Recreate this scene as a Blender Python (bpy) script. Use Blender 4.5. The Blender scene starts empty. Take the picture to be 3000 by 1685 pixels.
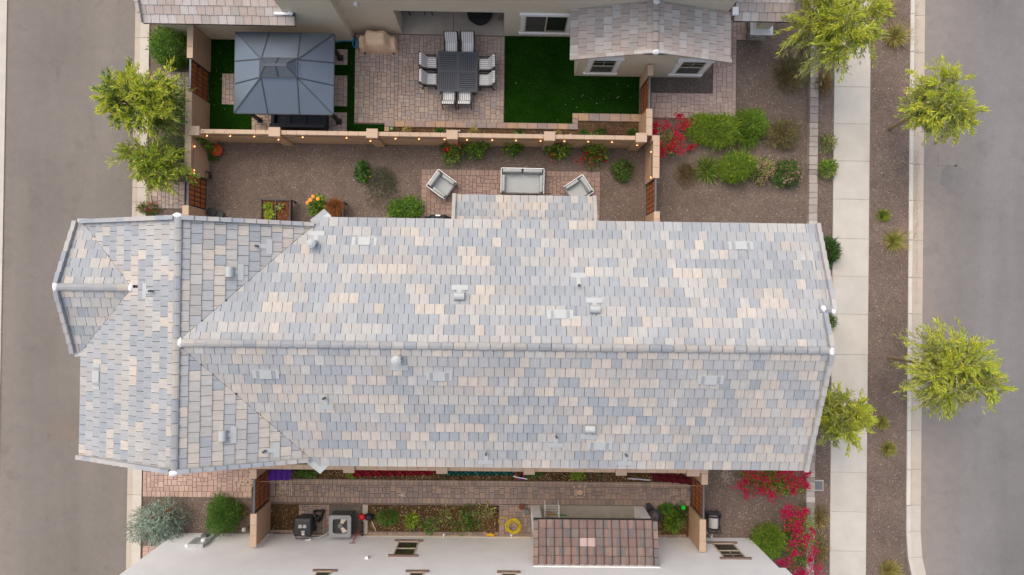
import bpy, math, random
import numpy as np
from mathutils import Matrix, Vector

random.seed(7)
RNG = np.random.default_rng(11)
scene = bpy.context.scene
COLL = scene.collection

# ---------------------------------------------------------------- camera
CAM_H = 30.0                       # drone height above the yard
FOC = 2080.0                       # focal length in photo pixels (3000 wide)
NADIR = (1475.0, 858.0)            # where the plumb line under the drone falls in the photo
ROLL = math.radians(0.74)
_n = Vector(((NADIR[0] - 1500) / FOC, -(NADIR[1] - 842.5) / FOC, -1.0)).normalized()
_zc = -_n
_xc = Vector((math.cos(ROLL), -math.sin(ROLL), 0.0))
_xc = (_xc - _zc * _xc.dot(_zc)).normalized()
_yc = _zc.cross(_xc)
CAMROT = Matrix((_xc, _yc, _zc))   # camera axes -> world axes
cam_data = bpy.data.cameras.new("camera")
cam_data.sensor_width = 36.0
cam_data.lens = FOC / 3000.0 * 36.0
cam_data.clip_end = 2000.0
cam = bpy.data.objects.new("camera", cam_data)
COLL.objects.link(cam)
cam.matrix_world = Matrix.Translation((0, 0, CAM_H)) @ CAMROT.to_4x4()
scene.camera = cam

# ---------------------------------------------------------------- sky, sun, exposure
SUN_EL, SUN_AZ = math.radians(61), math.radians(-40)   # azimuth from +Y (photo top), clockwise
world = bpy.data.worlds.new("World")
scene.world = world
world.use_nodes = True
wn = world.node_tree.nodes
sky = wn.new("ShaderNodeTexSky")
sky.sky_type = 'NISHITA'
sky.sun_disc = False
sky.sun_elevation = SUN_EL
sky.sun_rotation = SUN_AZ
sky.air_density = 1.0
sky.dust_density = 6.0
sky.ozone_density = 1.0
wn["Background"].inputs[1].default_value = 0.15
world.node_tree.links.new(sky.outputs[0], wn["Background"].inputs[0])
sun_data = bpy.data.lights.new("sun", 'SUN')
sun_data.energy = 0.8
sun_data.angle = math.radians(120)
sun_data.color = (1.0, 0.985, 0.94)
sun = bpy.data.objects.new("sun", sun_data)
COLL.objects.link(sun)
_sd = Vector((math.sin(SUN_AZ) * math.cos(SUN_EL), math.cos(SUN_AZ) * math.cos(SUN_EL), math.sin(SUN_EL)))
sun.rotation_euler = _sd.to_track_quat('Z', 'Y').to_euler()
sun.location = (-20, 30, 60)
scene.view_settings.view_transform = 'Standard'
scene.view_settings.look = 'None'
scene.view_settings.gamma = 1.0
scene.view_settings.use_curve_mapping = False
scene.view_settings.exposure = 0.36
scene.cycles.max_bounces = 6
scene.cycles.use_denoising = True

# ---------------------------------------------------------------- helpers
def P(u, v, z=0.0):
    """point at height z that shows at photo pixel (u, v)"""
    d = CAMROT @ Vector(((u - 1500) / FOC, -(v - 842.5) / FOC, -1.0))
    t = (z - CAM_H) / d.z
    return Vector((d.x * t, d.y * t, z))

def R(u0, v0, u1, v1, z=0.0):
    """axis-aligned plan rectangle x0, x1, y0, y1 of a photo box at height z"""
    um, vm = (u0 + u1) / 2, (v0 + v1) / 2
    return P(u0, vm, z).x, P(u1, vm, z).x, P(um, v1, z).y, P(um, v0, z).y

def lin(c):
    c /= 255.0
    return c / 12.92 if c <= 0.04045 else ((c + 0.055) / 1.055) ** 2.4

GAIN = 1.25
def A(r, g, b, k=None):
    """surface colour of a level surface that shows as this sRGB value"""
    k = k or GAIN
    return tuple(min(0.82, lin(c) / k) for c in (r, g, b))

ORG = {}
def tag(o, label=None, cat=None, group=None, kind=None):
    if label: o["label"] = label
    if cat: o["category"] = cat
    if group: o["group"] = group
    if kind: o["kind"] = kind
    return o

def thing(name, loc, label, cat, group=None, rz=0.0, kind=None):
    o = bpy.data.objects.new(name, None)
    COLL.objects.link(o)
    o.empty_display_size = 0.2
    o.location = loc
    o.rotation_euler = (0, 0, rz)
    ORG[o.name] = (0, 0, 0) if rz else tuple(loc)
    return tag(o, label, cat, group, kind)

def make_mesh(name, verts, faces, mat, cols=None, uvs=None, smooth=False):
    me = bpy.data.meshes.new(name)
    me.from_pydata([tuple(v) for v in verts], [], faces)
    if cols is not None:
        at = me.attributes.new("Col", 'FLOAT_COLOR', 'FACE')
        arr = np.ones((len(faces), 4), np.float32)
        arr[:, :3] = np.asarray(cols, np.float32)
        at.data.foreach_set("color", arr.ravel())
    if uvs is not None:
        ul = me.uv_layers.new(name="UVMap")
        flat = np.asarray(uvs, np.float32)[[i for f in faces for i in f]]
        ul.data.foreach_set("uv", flat.ravel())
    if mat:
        me.materials.append(mat)
    if smooth:
        me.polygons.foreach_set("use_smooth", [True] * len(me.polygons))
    return me

def link(name, me, parent=None, loc=(0, 0, 0), rz=0.0):
    o = bpy.data.objects.new(name, me)
    COLL.objects.link(o)
    o.location = loc
    if rz: o.rotation_euler = (0, 0, rz)
    if parent is not None: o.parent = parent
    return o

class MB:
    """collects shapes into one mesh object"""
    def __init__(s):
        s.v, s.f, s.c = [], [], []
        s.col = (1, 1, 1)
    def add(s, vs, fs, col=None):
        n = len(s.v)
        s.v += [tuple(p) for p in vs]
        s.f += [tuple(i + n for i in f) for f in fs]
        s.c += [col or s.col] * len(fs)
        return s
    def box(s, x0, x1, y0, y1, z0, z1, col=None):
        return s.add([(x0, y0, z0), (x1, y0, z0), (x1, y1, z0), (x0, y1, z0), (x0, y0, z1), (x1, y0, z1), (x1, y1, z1), (x0, y1, z1)],
                     [(0, 3, 2, 1), (4, 5, 6, 7), (0, 1, 5, 4), (1, 2, 6, 5), (2, 3, 7, 6), (3, 0, 4, 7)], col)
    def bbox(s, x0, x1, y0, y1, z0, z1, b=0.02, col=None):
        """box with chamfered top edge"""
        return s.add([(x0, y0, z0), (x1, y0, z0), (x1, y1, z0), (x0, y1, z0), (x0, y0, z1 - b), (x1, y0, z1 - b), (x1, y1, z1 - b), (x0, y1, z1 - b),
                      (x0 + b, y0 + b, z1), (x1 - b, y0 + b, z1), (x1 - b, y1 - b, z1), (x0 + b, y1 - b, z1)],
                     [(0, 3, 2, 1), (0, 1, 5, 4), (1, 2, 6, 5), (2, 3, 7, 6), (3, 0, 4, 7), (4, 5, 9, 8), (5, 6, 10, 9), (6, 7, 11, 10), (7, 4, 8, 11), (8, 9, 10, 11)], col)
    def prism(s, poly, z0, z1, col=None):
        n = len(poly)
        vs = [(p[0], p[1], z0) for p in poly] + [(p[0], p[1], z1) for p in poly]
        fs = [tuple(range(n))[::-1], tuple(range(n, 2 * n))] + [(i, (i + 1) % n, n + (i + 1) % n, n + i) for i in range(n)]
        return s.add(vs, fs, col)
    def hull8(s, a, b, col=None):
        """solid between two quads a (low) and b (high), same winding"""
        return s.add(list(a) + list(b), [(3, 2, 1, 0), (4, 5, 6, 7), (0, 1, 5, 4), (1, 2, 6, 5), (2, 3, 7, 6), (3, 0, 4, 7)], col)
    def bar(s, p, q, w, h=None, col=None, up=(0, 0, 1)):
        p, q = Vector(p), Vector(q)
        h = h or w
        d = (q - p).normalized()
        u = Vector(up)
        if abs(d.dot(u)) > 0.99: u = Vector((0, 1, 0))
        x = d.cross(u).normalized() * (w / 2)
        y = x.cross(d).normalized() * (h / 2)
        return s.hull8([p - x - y, p + x - y, p + x + y, p - x + y], [q - x - y, q + x - y, q + x + y, q - x + y], col)
    def tube(s, pts, r, n=6, col=None, closed=False):
        pts = [Vector(p) for p in pts]
        m = len(pts)
        rs = r if isinstance(r, (list, tuple)) else [r] * m
        vs = []
        for i, p in enumerate(pts):
            if closed:
                d = pts[(i + 1) % m] - pts[i - 1]
            else:
                d = pts[min(i + 1, m - 1)] - pts[max(i - 1, 0)]
            d = d.normalized() if d.length > 1e-9 else Vector((0, 0, 1))
            u = Vector((0, 0, 1)) if abs(d.z) < 0.95 else Vector((1, 0, 0))
            x = d.cross(u).normalized(); y = x.cross(d)
            for k in range(n):
                a = 2 * math.pi * k / n
                vs.append(p + (x * math.cos(a) + y * math.sin(a)) * rs[i])
        fs = []
        for i in range(m if closed else m - 1):
            j = (i + 1) % m
            for k in range(n):
                fs.append((i * n + k, i * n + (k + 1) % n, j * n + (k + 1) % n, j * n + k))
        if not closed:
            fs.append(tuple(range(n))[::-1]); fs.append(tuple((m - 1) * n + k for k in range(n)))
        return s.add(vs, fs, col)
    def lathe(s, prof, c, n=20, col=None):
        vs, fs = [], []
        for r, z in prof:
            for k in range(n):
                a = 2 * math.pi * k / n
                vs.append((c[0] + r * math.cos(a), c[1] + r * math.sin(a), c[2] + z))
        m = len(prof)
        for i in range(m - 1):
            for k in range(n):
                fs.append((i * n + k, i * n + (k + 1) % n, (i + 1) * n + (k + 1) % n, (i + 1) * n + k))
        fs.append(tuple(range(n))[::-1]); fs.append(tuple((m - 1) * n + k for k in range(n)))
        return s.add(vs, fs, col)
    def ribbon(s, pts, w, col=None):
        """flat strip lying level along pts"""
        pts = [Vector(p) for p in pts]
        vs = []
        for i, p in enumerate(pts):
            d = pts[min(i + 1, len(pts) - 1)] - pts[max(i - 1, 0)]
            t = Vector((-d.y, d.x, 0))
            t = t.normalized() * w / 2 if t.length > 1e-9 else Vector((w / 2, 0, 0))
            vs += [p - t, p + t]
        fs = [(2 * i + 1, 2 * i, 2 * i + 2, 2 * i + 3) for i in range(len(pts) - 1)]
        return s.add(vs, fs, col)
    def blob(s, c, r, n=10, m=7, jit=0.12, rng=random, col=None, flat=0.0):
        vs, fs = [], []
        for i in range(m + 1):
            t = math.pi * i / m
            for k in range(n):
                a = 2 * math.pi * k / n
                q = 1 + rng.uniform(-jit, jit)
                z = math.cos(t) * r[2] * q
                if flat and z < -flat * r[2]: z = -flat * r[2]
                vs.append((c[0] + math.sin(t) * math.cos(a) * r[0] * q, c[1] + math.sin(t) * math.sin(a) * r[1] * q, c[2] + z))
        for i in range(m):
            for k in range(n):
                fs.append((i * n + k, (i + 1) * n + k, (i + 1) * n + (k + 1) % n, i * n + (k + 1) % n))
        return s.add(vs, fs, col)
    def build(s, name, mat, parent=None, origin=None, smooth=False, kind=None):
        if origin is None:
            if parent is not None:
                origin = ORG.get(parent.name, (0, 0, 0))
            else:
                v = np.array(s.v)
                origin = (float((v[:, 0].min() + v[:, 0].max()) / 2), float((v[:, 1].min() + v[:, 1].max()) / 2), float(v[:, 2].min()))
        ox, oy, oz = origin
        vs = [(x - ox, y - oy, z - oz) for x, y, z in s.v]
        me = make_mesh(name, vs, s.f, mat, cols=s.c, smooth=smooth)
        o = link(name, me, parent, (0, 0, 0) if parent is not None else origin)
        ORG[o.name] = tuple(origin)
        if kind: o["kind"] = kind
        return o

# ---------------------------------------------------------------- materials
def _m(name):
    m = bpy.data.materials.new(name)
    m.use_nodes = True
    nt = m.node_tree
    return m, nt, nt.nodes, nt.links, nt.nodes["Principled BSDF"]

def noise(nt, scale, detail=4.0, rough=0.6, vec=None):
    n = nt.nodes.new("ShaderNodeTexNoise")
    n.inputs["Scale"].default_value = scale
    n.inputs["Detail"].default_value = detail
    n.inputs["Roughness"].default_value = rough
    if vec is not None: nt.links.new(vec, n.inputs["Vector"])
    return n.outputs["Fac"]

def maprange(nt, fac, a0, a1, b0, b1):
    n = nt.nodes.new("ShaderNodeMapRange")
    n.inputs[1].default_value, n.inputs[2].default_value = a0, a1
    n.inputs[3].default_value, n.inputs[4].default_value = b0, b1
    nt.links.new(fac, n.inputs[0])
    return n.outputs[0]

def mulcol(nt, col, fac):
    """colour socket or tuple times a scalar socket"""
    n = nt.nodes.new("ShaderNodeVectorMath"); n.operation = 'SCALE'
    if isinstance(col, tuple): n.inputs[0].default_value = col[:3]
    else: nt.links.new(col, n.inputs[0])
    nt.links.new(fac, n.inputs[3])
    return n.outputs[0]

def mixcol(nt, fac, a, b):
    n = nt.nodes.new("ShaderNodeMix"); n.data_type = 'RGBA'
    if isinstance(fac, float): n.inputs[0].default_value = fac
    else: nt.links.new(fac, n.inputs[0])
    for s, c in ((6, a), (7, b)):
        if isinstance(c, tuple): n.inputs[s].default_value = (*c[:3], 1)
        else: nt.links.new(c, n.inputs[s])
    return n.outputs[2]

def bump(nt, bsdf, height, strength, dist=0.02):
    b = nt.nodes.new("ShaderNodeBump")
    b.inputs["Strength"].default_value = strength
    b.inputs["Distance"].default_value = dist
    nt.links.new(height, b.inputs["Height"])
    nt.links.new(b.outputs[0], bsdf.inputs["Normal"])

def position(nt):
    return nt.nodes.new("ShaderNodeNewGeometry").outputs["Position"]

def surf(name, col, rough=0.8, var=0.12, scale=4.0, fine=0.08, fscale=60.0, bmp=0.0, metal=0.0, attr=False, spec=0.5):
    """general surface: colour (times the face colour if attr) with broad and fine variation"""
    m, nt, N, L, b = _m(name)
    pos = position(nt)
    base = col
    if attr:
        a = N.new("ShaderNodeAttribute"); a.attribute_name = "Col"
        base = a.outputs["Color"]
        if col is not None:
            v = N.new("ShaderNodeVectorMath"); v.operation = 'MULTIPLY'
            L.new(base, v.inputs[0]); v.inputs[1].default_value = col[:3]
            base = v.outputs[0]
    f1 = noise(nt, scale, 5.0, 0.6, pos)
    c = mulcol(nt, base, maprange(nt, f1, 0.25, 0.75, 1 - var, 1 + var))
    f2 = noise(nt, fscale, 2.0, 0.6, pos)
    c = mulcol(nt, c, maprange(nt, f2, 0.25, 0.75, 1 - fine, 1 + fine))
    L.new(c, b.inputs["Base Color"])
    b.inputs["Roughness"].default_value = rough
    b.inputs["Metallic"].default_value = metal
    b.inputs["Specular IOR Level"].default_value = spec
    if bmp: bump(nt, b, f2, bmp)
    return m

def gravel_mat(name, dark, mid, light, cell=26.0, patch=0.2):
    m, nt, N, L, b = _m(name)
    pos = position(nt)
    v = N.new("ShaderNodeTexVoronoi"); v.inputs["Scale"].default_value = cell
    L.new(pos, v.inputs["Vector"])
    sx = N.new("ShaderNodeSeparateXYZ"); L.new(v.outputs["Color"], sx.inputs[0])
    r = N.new("ShaderNodeValToRGB")
    e = r.color_ramp.elements
    e[0].position, e[0].color = 0.0, (*dark, 1)
    e[1].position, e[1].color = 1.0, (*light, 1)
    for p_, c_ in ((0.3, mid), (0.85, mid)):
        q = e.new(p_); q.color = (*c_, 1)
    L.new(sx.outputs[0], r.inputs[0])
    big = noise(nt, 0.55, 5.0, 0.62, pos)
    c = mulcol(nt, r.outputs[0], maprange(nt, big, 0.3, 0.72, 1 - patch, 1 + patch))
    med = noise(nt, 3.0, 5.0, 0.65, pos)
    c = mulcol(nt, c, maprange(nt, med, 0.3, 0.7, 1 - patch * 0.7, 1 + patch * 0.7))
    pale = maprange(nt, noise(nt, 0.9, 6.0, 0.7, pos), 0.64, 0.74, 0.0, 0.28)
    c = mixcol(nt, pale, c, tuple(min(0.8, x * 1.25) for x in light))
    L.new(c, b.inputs["Base Color"])
    b.inputs["Roughness"].default_value = 0.95
    b.inputs["Specular IOR Level"].default_value = 0.2
    bump(nt, b, sx.outputs[1], 0.6, 0.02)
    return m

def asphalt_mat(name, col, warm, dust=None):
    m, nt, N, L, b = _m(name)
    pos = position(nt)
    mp = N.new("ShaderNodeMapping")
    mp.inputs["Scale"].default_value = (1.0, 0.08, 1.0)
    L.new(pos, mp.inputs["Vector"])
    tracks = noise(nt, 0.55, 3.0, 0.5, mp.outputs[0])          # wheel tracks along the street
    big = noise(nt, 0.22, 5.0, 0.6, pos)
    fine = noise(nt, 55.0, 2.0, 0.7, pos)
    mid = noise(nt, 2.4, 6.0, 0.7, pos)
    c = mixcol(nt, maprange(nt, big, 0.35, 0.65, 0.0, 1.0), col, warm)
    c = mulcol(nt, c, maprange(nt, tracks, 0.3, 0.7, 0.88, 1.10))
    c = mulcol(nt, c, maprange(nt, fine, 0.3, 0.7, 0.86, 1.14))
    c = mulcol(nt, c, maprange(nt, mid, 0.3, 0.7, 0.94, 1.06))
    if dust:                                    # pale dust that settles along the gutter side
        sp = N.new("ShaderNodeSeparateXYZ"); L.new(pos, sp.inputs[0])
        band = maprange(nt, sp.outputs[0], dust[0], dust[1], 1.0, 0.0)
        mm = N.new("ShaderNodeMath"); mm.operation = 'MULTIPLY'
        L.new(band, mm.inputs[0]); L.new(maprange(nt, mid, 0.2, 0.6, 0.35, 0.8), mm.inputs[1])
        c = mixcol(nt, mm.outputs[0], c, A(164, 152, 141))
    # hairline cracks and sealed stains
    vor = N.new("ShaderNodeTexVoronoi"); vor.feature = 'DISTANCE_TO_EDGE'; vor.inputs["Scale"].default_value = 0.22
    wob = N.new("ShaderNodeVectorMath"); wob.operation = 'ADD'
    wsc = N.new("ShaderNodeVectorMath"); wsc.operation = 'SCALE'; wsc.inputs[3].default_value = 1.6
    nz = N.new("ShaderNodeTexNoise"); nz.inputs["Scale"].default_value = 0.9; nz.inputs["Detail"].default_value = 6
    L.new(pos, nz.inputs["Vector"]); L.new(nz.outputs["Color"], wsc.inputs[0]); L.new(pos, wob.inputs[0]); L.new(wsc.outputs[0], wob.inputs[1])
    L.new(wob.outputs[0], vor.inputs["Vector"])
    crack = maprange(nt, vor.outputs["Distance"], 0.0, 0.004, 0.92, 1.0)
    c = mulcol(nt, c, crack)
    blot = noise(nt, 0.7, 5.0, 0.62, pos)
    c = mulcol(nt, c, maprange(nt, blot, 0.60, 0.66, 1.0, 0.90))
    spot = noise(nt, 5.5, 2.0, 0.5, pos)
    c = mulcol(nt, c, maprange(nt, spot, 0.74, 0.78, 1.0, 0.72))
    wear = noise(nt, 1.6, 6.0, 0.75, pos)
    c = mulcol(nt, c, maprange(nt, wear, 0.6, 0.75, 1.0, 1.10))
    L.new(c, b.inputs["Base Color"])
    b.inputs["Roughness"].default_value = 0.92
    b.inputs["Specular IOR Level"].default_value = 0.25
    bump(nt, b, fine, 0.35, 0.01)
    return m

def tile_mat(name):
    """roof tile: face colour, streaked down the slope"""
    m, nt, N, L, b = _m(name)
    a = N.new("ShaderNodeAttribute"); a.attribute_name = "Col"
    uv = N.new("ShaderNodeUVMap")
    mp = N.new("ShaderNodeMapping"); mp.inputs["Scale"].default_value = (1.0, 0.10, 1.0)
    L.new(uv.outputs[0], mp.inputs["Vector"])
    st = noise(nt, 26.0, 4.0, 0.7, mp.outputs[0])
    mp2 = N.new("ShaderNodeMapping"); mp2.inputs["Scale"].default_value = (1.0, 0.3, 1.0)
    L.new(uv.outputs[0], mp2.inputs["Vector"])
    st2 = noise(nt, 4.5, 4.0, 0.65, mp2.outputs[0])
    c = mulcol(nt, a.outputs["Color"], maprange(nt, st, 0.3, 0.7, 0.86, 1.14))
    c = mixcol(nt, maprange(nt, st2, 0.45, 0.72, 0.0, 0.65), c, (0.36, 0.36, 0.353))
    dirt = noise(nt, 0.35, 4.0, 0.6, position(nt))
    c = mulcol(nt, c, maprange(nt, dirt, 0.3, 0.7, 0.94, 1.06))
    L.new(c, b.inputs["Base Color"])
    b.inputs["Roughness"].default_value = 0.72
    b.inputs["Specular IOR Level"].default_value = 0.4
    bump(nt, b, st, 0.25, 0.006)
    return m

def leaf_mat(name):
    m, nt, N, L, b = _m(name)
    a = N.new("ShaderNodeAttribute"); a.attribute_name = "Col"
    L.new(a.outputs["Color"], b.inputs["Base Color"])
    b.inputs["Roughness"].default_value = 0.55
    b.inputs["Specular IOR Level"].default_value = 0.35
    t = N.new("ShaderNodeBsdfTranslucent")
    L.new(a.outputs["Color"], t.inputs["Color"])
    mx = N.new("ShaderNodeMixShader"); mx.inputs[0].default_value = 0.4
    L.new(b.outputs[0], mx.inputs[1]); L.new(t.outputs[0], mx.inputs[2])
    L.new(mx.outputs[0], N["Material Output"].inputs["Surface"])
    return m

def glass_mat(name, col=(0.03, 0.035, 0.03)):
    m, nt, N, L, b = _m(name)
    b.inputs["Base Color"].default_value = (*col, 1)
    b.inputs["Roughness"].default_value = 0.06
    b.inputs["Specular IOR Level"].default_value = 0.9
    return m

def glow_mat(name, col, strength):
    m, nt, N, L, b = _m(name)
    b.inputs["Base Color"].default_value = (*col, 1)
    b.inputs["Emission Color"].default_value = (*col, 1)
    b.inputs["Emission Strength"].default_value = strength
    return m

M = {}
M['gravel'] = gravel_mat("gravel", A(100, 85, 76), A(127, 111, 100), A(168, 155, 143), 38.0, 0.17)
M['gravel_grey'] = gravel_mat("gravel grey", A(84, 76, 70), A(108, 98, 90), A(152, 142, 132), 40.0, 0.12)
M['soil'] = gravel_mat("garden soil", A(74, 55, 40), A(104, 80, 58), A(150, 124, 96), 30.0, 0.28)
M['soil_wet'] = gravel_mat("damp soil", A(58, 42, 24), A(92, 70, 42), A(136, 110, 76), 26.0, 0.42)
M['asphalt_lane'] = asphalt_mat("lane asphalt", A(139, 132, 124), A(130, 123, 115), (-24.0, -20.0))
M['asphalt_street'] = asphalt_mat("street asphalt", A(139, 136, 134), A(130, 127, 125), (17.6, 20.2))
M['patch'] = surf("asphalt patch", A(130, 126, 123), 0.9, 0.1, 2.0, 0.12, 55)
M['concrete'] = surf("pale concrete", A(214, 208, 197), 0.85, 0.09, 1.3, 0.04, 40, 0.1, attr=True)
M['concrete_kerb'] = surf("kerb concrete", A(208, 200, 187), 0.85, 0.10, 1.6, 0.05, 40, 0.1, attr=True)
M['slab_conc'] = surf("patio slab concrete", A(188, 178, 162), 0.8, 0.14, 1.4, 0.04, 30, attr=True)
M['paver'] = surf("concrete pavers", None, 0.85, 0.08, 2.5, 0.07, 70, 0.2, attr=True)
M['joint'] = surf("joint sand", A(104, 84, 74), 0.95, 0.1, 3, 0.1, 60)
M['border'] = surf("border blocks", None, 0.85, 0.12, 5.0, 0.08, 60, 0.2, attr=True)
M['turf'] = None
M['stucco_tan'] = surf("tan stucco", (0.66, 0.585, 0.44), 0.9, 0.05, 0.8, 0.05, 45, 0.25)
M['stucco_white'] = surf("white stucco", (0.86, 0.865, 0.865), 0.9, 0.05, 1.1, 0.06, 30, 0.3)
M['stucco_band'] = surf("beige base stucco", A(226, 208, 184, 1.0), 0.9, 0.04, 0.8, 0.04, 45, 0.2)
M['stucco_house'] = surf("house stucco", (0.5, 0.47, 0.42), 0.9, 0.05, 0.8, 0.04, 45, 0.2)
M['wall'] = surf("block wall paint", A(190, 157, 126, 1.0), 0.9, 0.06, 1.2, 0.06, 40, 0.2)
M['cap'] = surf("wall coping", A(211, 184, 158), 0.85, 0.05, 2.0, 0.04, 40, 0.1, attr=True)
M['white_trim'] = surf("white trim paint", (0.86, 0.86, 0.85), 0.6, 0.02, 2.0, 0.02, 30)
M['window_frame'] = surf("almond window frame", (0.55, 0.48, 0.36), 0.5, 0.03, 2.0, 0.02, 30)
M['glass'] = glass_mat("window glass")
M['screen'] = surf("insect screen", (0.075, 0.075, 0.068), 0.7, 0.04, 3.0, 0.1, 90)
M['brown_trim'] = surf("brown window trim", A(120, 98, 90, 1.0), 0.7, 0.06, 3.0, 0.05, 40)
M['tile'] = tile_mat("roof tile")
M['deck'] = surf("roof underlay", (0.06, 0.057, 0.055), 0.95, 0.1, 3, 0.1, 30)
M['mortar'] = surf("white mortar", (0.8, 0.8, 0.79), 0.8, 0.04, 6, 0.05, 40, 0.2)
M['flashing'] = surf("painted flashing", (0.43, 0.45, 0.44), 0.45, 0.04, 2.0, 0.03, 30, spec=0.5)
M['fascia'] = surf("fascia board", (0.4, 0.37, 0.33), 0.7, 0.05, 2.0, 0.04, 30)
M['black_metal'] = surf("black powder coat", (0.018, 0.019, 0.022), 0.45, 0.1, 3, 0.05, 40)
M['gate_top'] = surf("grey gate bar", (0.10, 0.115, 0.135), 0.45, 0.05, 3, 0.05, 40)
M['gate_board'] = surf("rust brown boards", A(172, 98, 50, 1.0), 0.7, 0.12, 3.0, 0.12, 25, attr=True)
M['gazebo'] = surf("gazebo sheet metal", (0.15, 0.185, 0.225), 0.34, 0.05, 1.5, 0.04, 60, metal=0.55)
M['gazebo_rib'] = surf("gazebo rib", (0.055, 0.066, 0.082), 0.6, 0.05, 1.5, 0.03, 40, metal=0.3)
M['dark_steel'] = surf("dark bronze steel", (0.02, 0.02, 0.022), 0.5, 0.1, 3, 0.05, 40)
M['table'] = surf("charcoal aluminium", (0.072, 0.080, 0.098), 0.5, 0.06, 3, 0.05, 50)
M['cushion'] = None
M['grey_fabric'] = surf("pale grey fabric", A(188, 192, 190), 0.95, 0.05, 5.0, 0.05, 80, 0.15)
M['white_metal'] = surf("white metal", (0.8, 0.8, 0.8), 0.45, 0.02, 2, 0.02, 30)
M['wicker'] = surf("dark woven resin", (0.022, 0.026, 0.036), 0.6, 0.1, 3, 0.2, 70, 0.3)
M['tan_cover'] = surf("tan grill cover", A(240, 206, 170, 1.1), 0.7, 0.05, 4, 0.04, 40, 0.1)
M['black_cover'] = surf("black vinyl cover", (0.018, 0.018, 0.021), 0.5, 0.1, 5, 0.05, 40)
M['terracotta'] = surf("terracotta", A(188, 82, 34), 0.8, 0.1, 6, 0.05, 50)
M['wood'] = surf("weathered stake", A(140, 88, 56), 0.85, 0.15, 6, 0.1, 40)
M['bark'] = surf("tree bark", A(150, 126, 96), 0.9, 0.2, 9, 0.15, 50, 0.3)
M['bark_red'] = surf("reddish stems", A(128, 72, 46), 0.9, 0.2, 9, 0.1, 50)
M['leaf'] = leaf_mat("leaves")
M['chalk'] = surf("chalk line", A(232, 214, 190), 0.95, 0.12, 12, 0.25, 50, attr=True)
M['plastic'] = surf("coloured plastic", None, 0.45, 0.04, 3, 0.02, 30, attr=True)
M['cloth'] = surf("cloth", None, 0.95, 0.1, 6, 0.12, 60, 0.2, attr=True)
M['rock'] = surf("rock", None, 0.9, 0.15, 8, 0.12, 50, 0.3, attr=True)
M['stone'] = surf("ledge stone", None, 0.9, 0.15, 9, 0.12, 50, 0.4, attr=True)
M['ac_grey'] = surf("grey unit housing", (0.13, 0.14, 0.14), 0.55, 0.05, 3, 0.04, 40)
M['mulch'] = gravel_mat("bark mulch", A(60, 32, 18), A(112, 66, 40), A(190, 140, 110), 40.0, 0.2)
M['bulb'] = glow_mat("lit bulb", (1.0, 0.50, 0.18), 2.6)

def turf_mat():
    m, nt, N, L, b = _m("artificial turf")
    pos = position(nt)
    mp = N.new("ShaderNodeMapping"); mp.inputs["Scale"].default_value = (0.35, 1.0, 1.0)
    L.new(pos, mp.inputs["Vector"])
    f = noise(nt, 28.0, 3.0, 0.7, mp.outputs[0])
    g = noise(nt, 0.8, 4.0, 0.6, pos)
    c = mixcol(nt, maprange(nt, f, 0.3, 0.7, 0.0, 1.0), (0.004, 0.016, 0.0015), (0.014, 0.052, 0.005))
    c = mulcol(nt, c, maprange(nt, g, 0.3, 0.7, 0.75, 1.25))
    L.new(c, b.inputs["Base Color"])
    b.inputs["Roughness"].default_value = 0.95
    b.inputs["Specular IOR Level"].default_value = 0.0
    bump(nt, b, f, 0.6, 0.02)
    return m
M['turf'] = turf_mat()

def stripe_mat():
    """cream cushion cloth with navy pinstripes that run along the seat"""
    m, nt, N, L, b = _m("striped cushion")
    tc = N.new("ShaderNodeTexCoord")
    sx = N.new("ShaderNodeSeparateXYZ"); L.new(tc.outputs["Object"], sx.inputs[0])
    k = N.new("ShaderNodeMath"); k.operation = 'MULTIPLY'; k.inputs[1].default_value = 1 / 0.076
    L.new(sx.outputs[0], k.inputs[0])
    o = N.new("ShaderNodeMath"); o.operation = 'ADD'; o.inputs[1].default_value = 50.5; L.new(k.outputs[0], o.inputs[0])
    f = N.new("ShaderNodeMath"); f.operation = 'FRACT'; L.new(o.outputs[0], f.inputs[0])
    r = N.new("ShaderNodeValToRGB"); r.color_ramp.interpolation = 'CONSTANT'
    e = r.color_ramp.elements
    e[0].position, e[0].color = 0.0, (0.8, 0.8, 0.79, 1)
    e[1].position, e[1].color = 0.42, (0.02, 0.025, 0.045, 1)
    q = e.new(0.58); q.color = (0.78, 0.76, 0.70, 1)
    L.new(f.outputs[0], r.inputs[0])
    L.new(r.outputs[0], b.inputs["Base Color"])
    b.inputs["Roughness"].default_value = 0.95
    return m
M['cushion'] = stripe_mat()
# ================================================================ setting: ground, roads, pavements
def struct(o, label, cat):
    return tag(o, label, cat, kind="structure")

def sheet(name, x0, x1, y0, y1, z, mat, label, cat, depth=0.0):
    b = MB()
    if depth: b.box(x0, x1, y0, y1, z - depth, z)
    else: b.add([(x0, y0, z), (x1, y0, z), (x1, y1, z), (x0, y1, z)], [(0, 1, 2, 3)])
    return struct(b.build(name, mat), label, cat)

sheet("ground", -400, 400, -400, 400, 0.0, M['gravel'], "brown crushed gravel ground of the yards", "ground")

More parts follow.
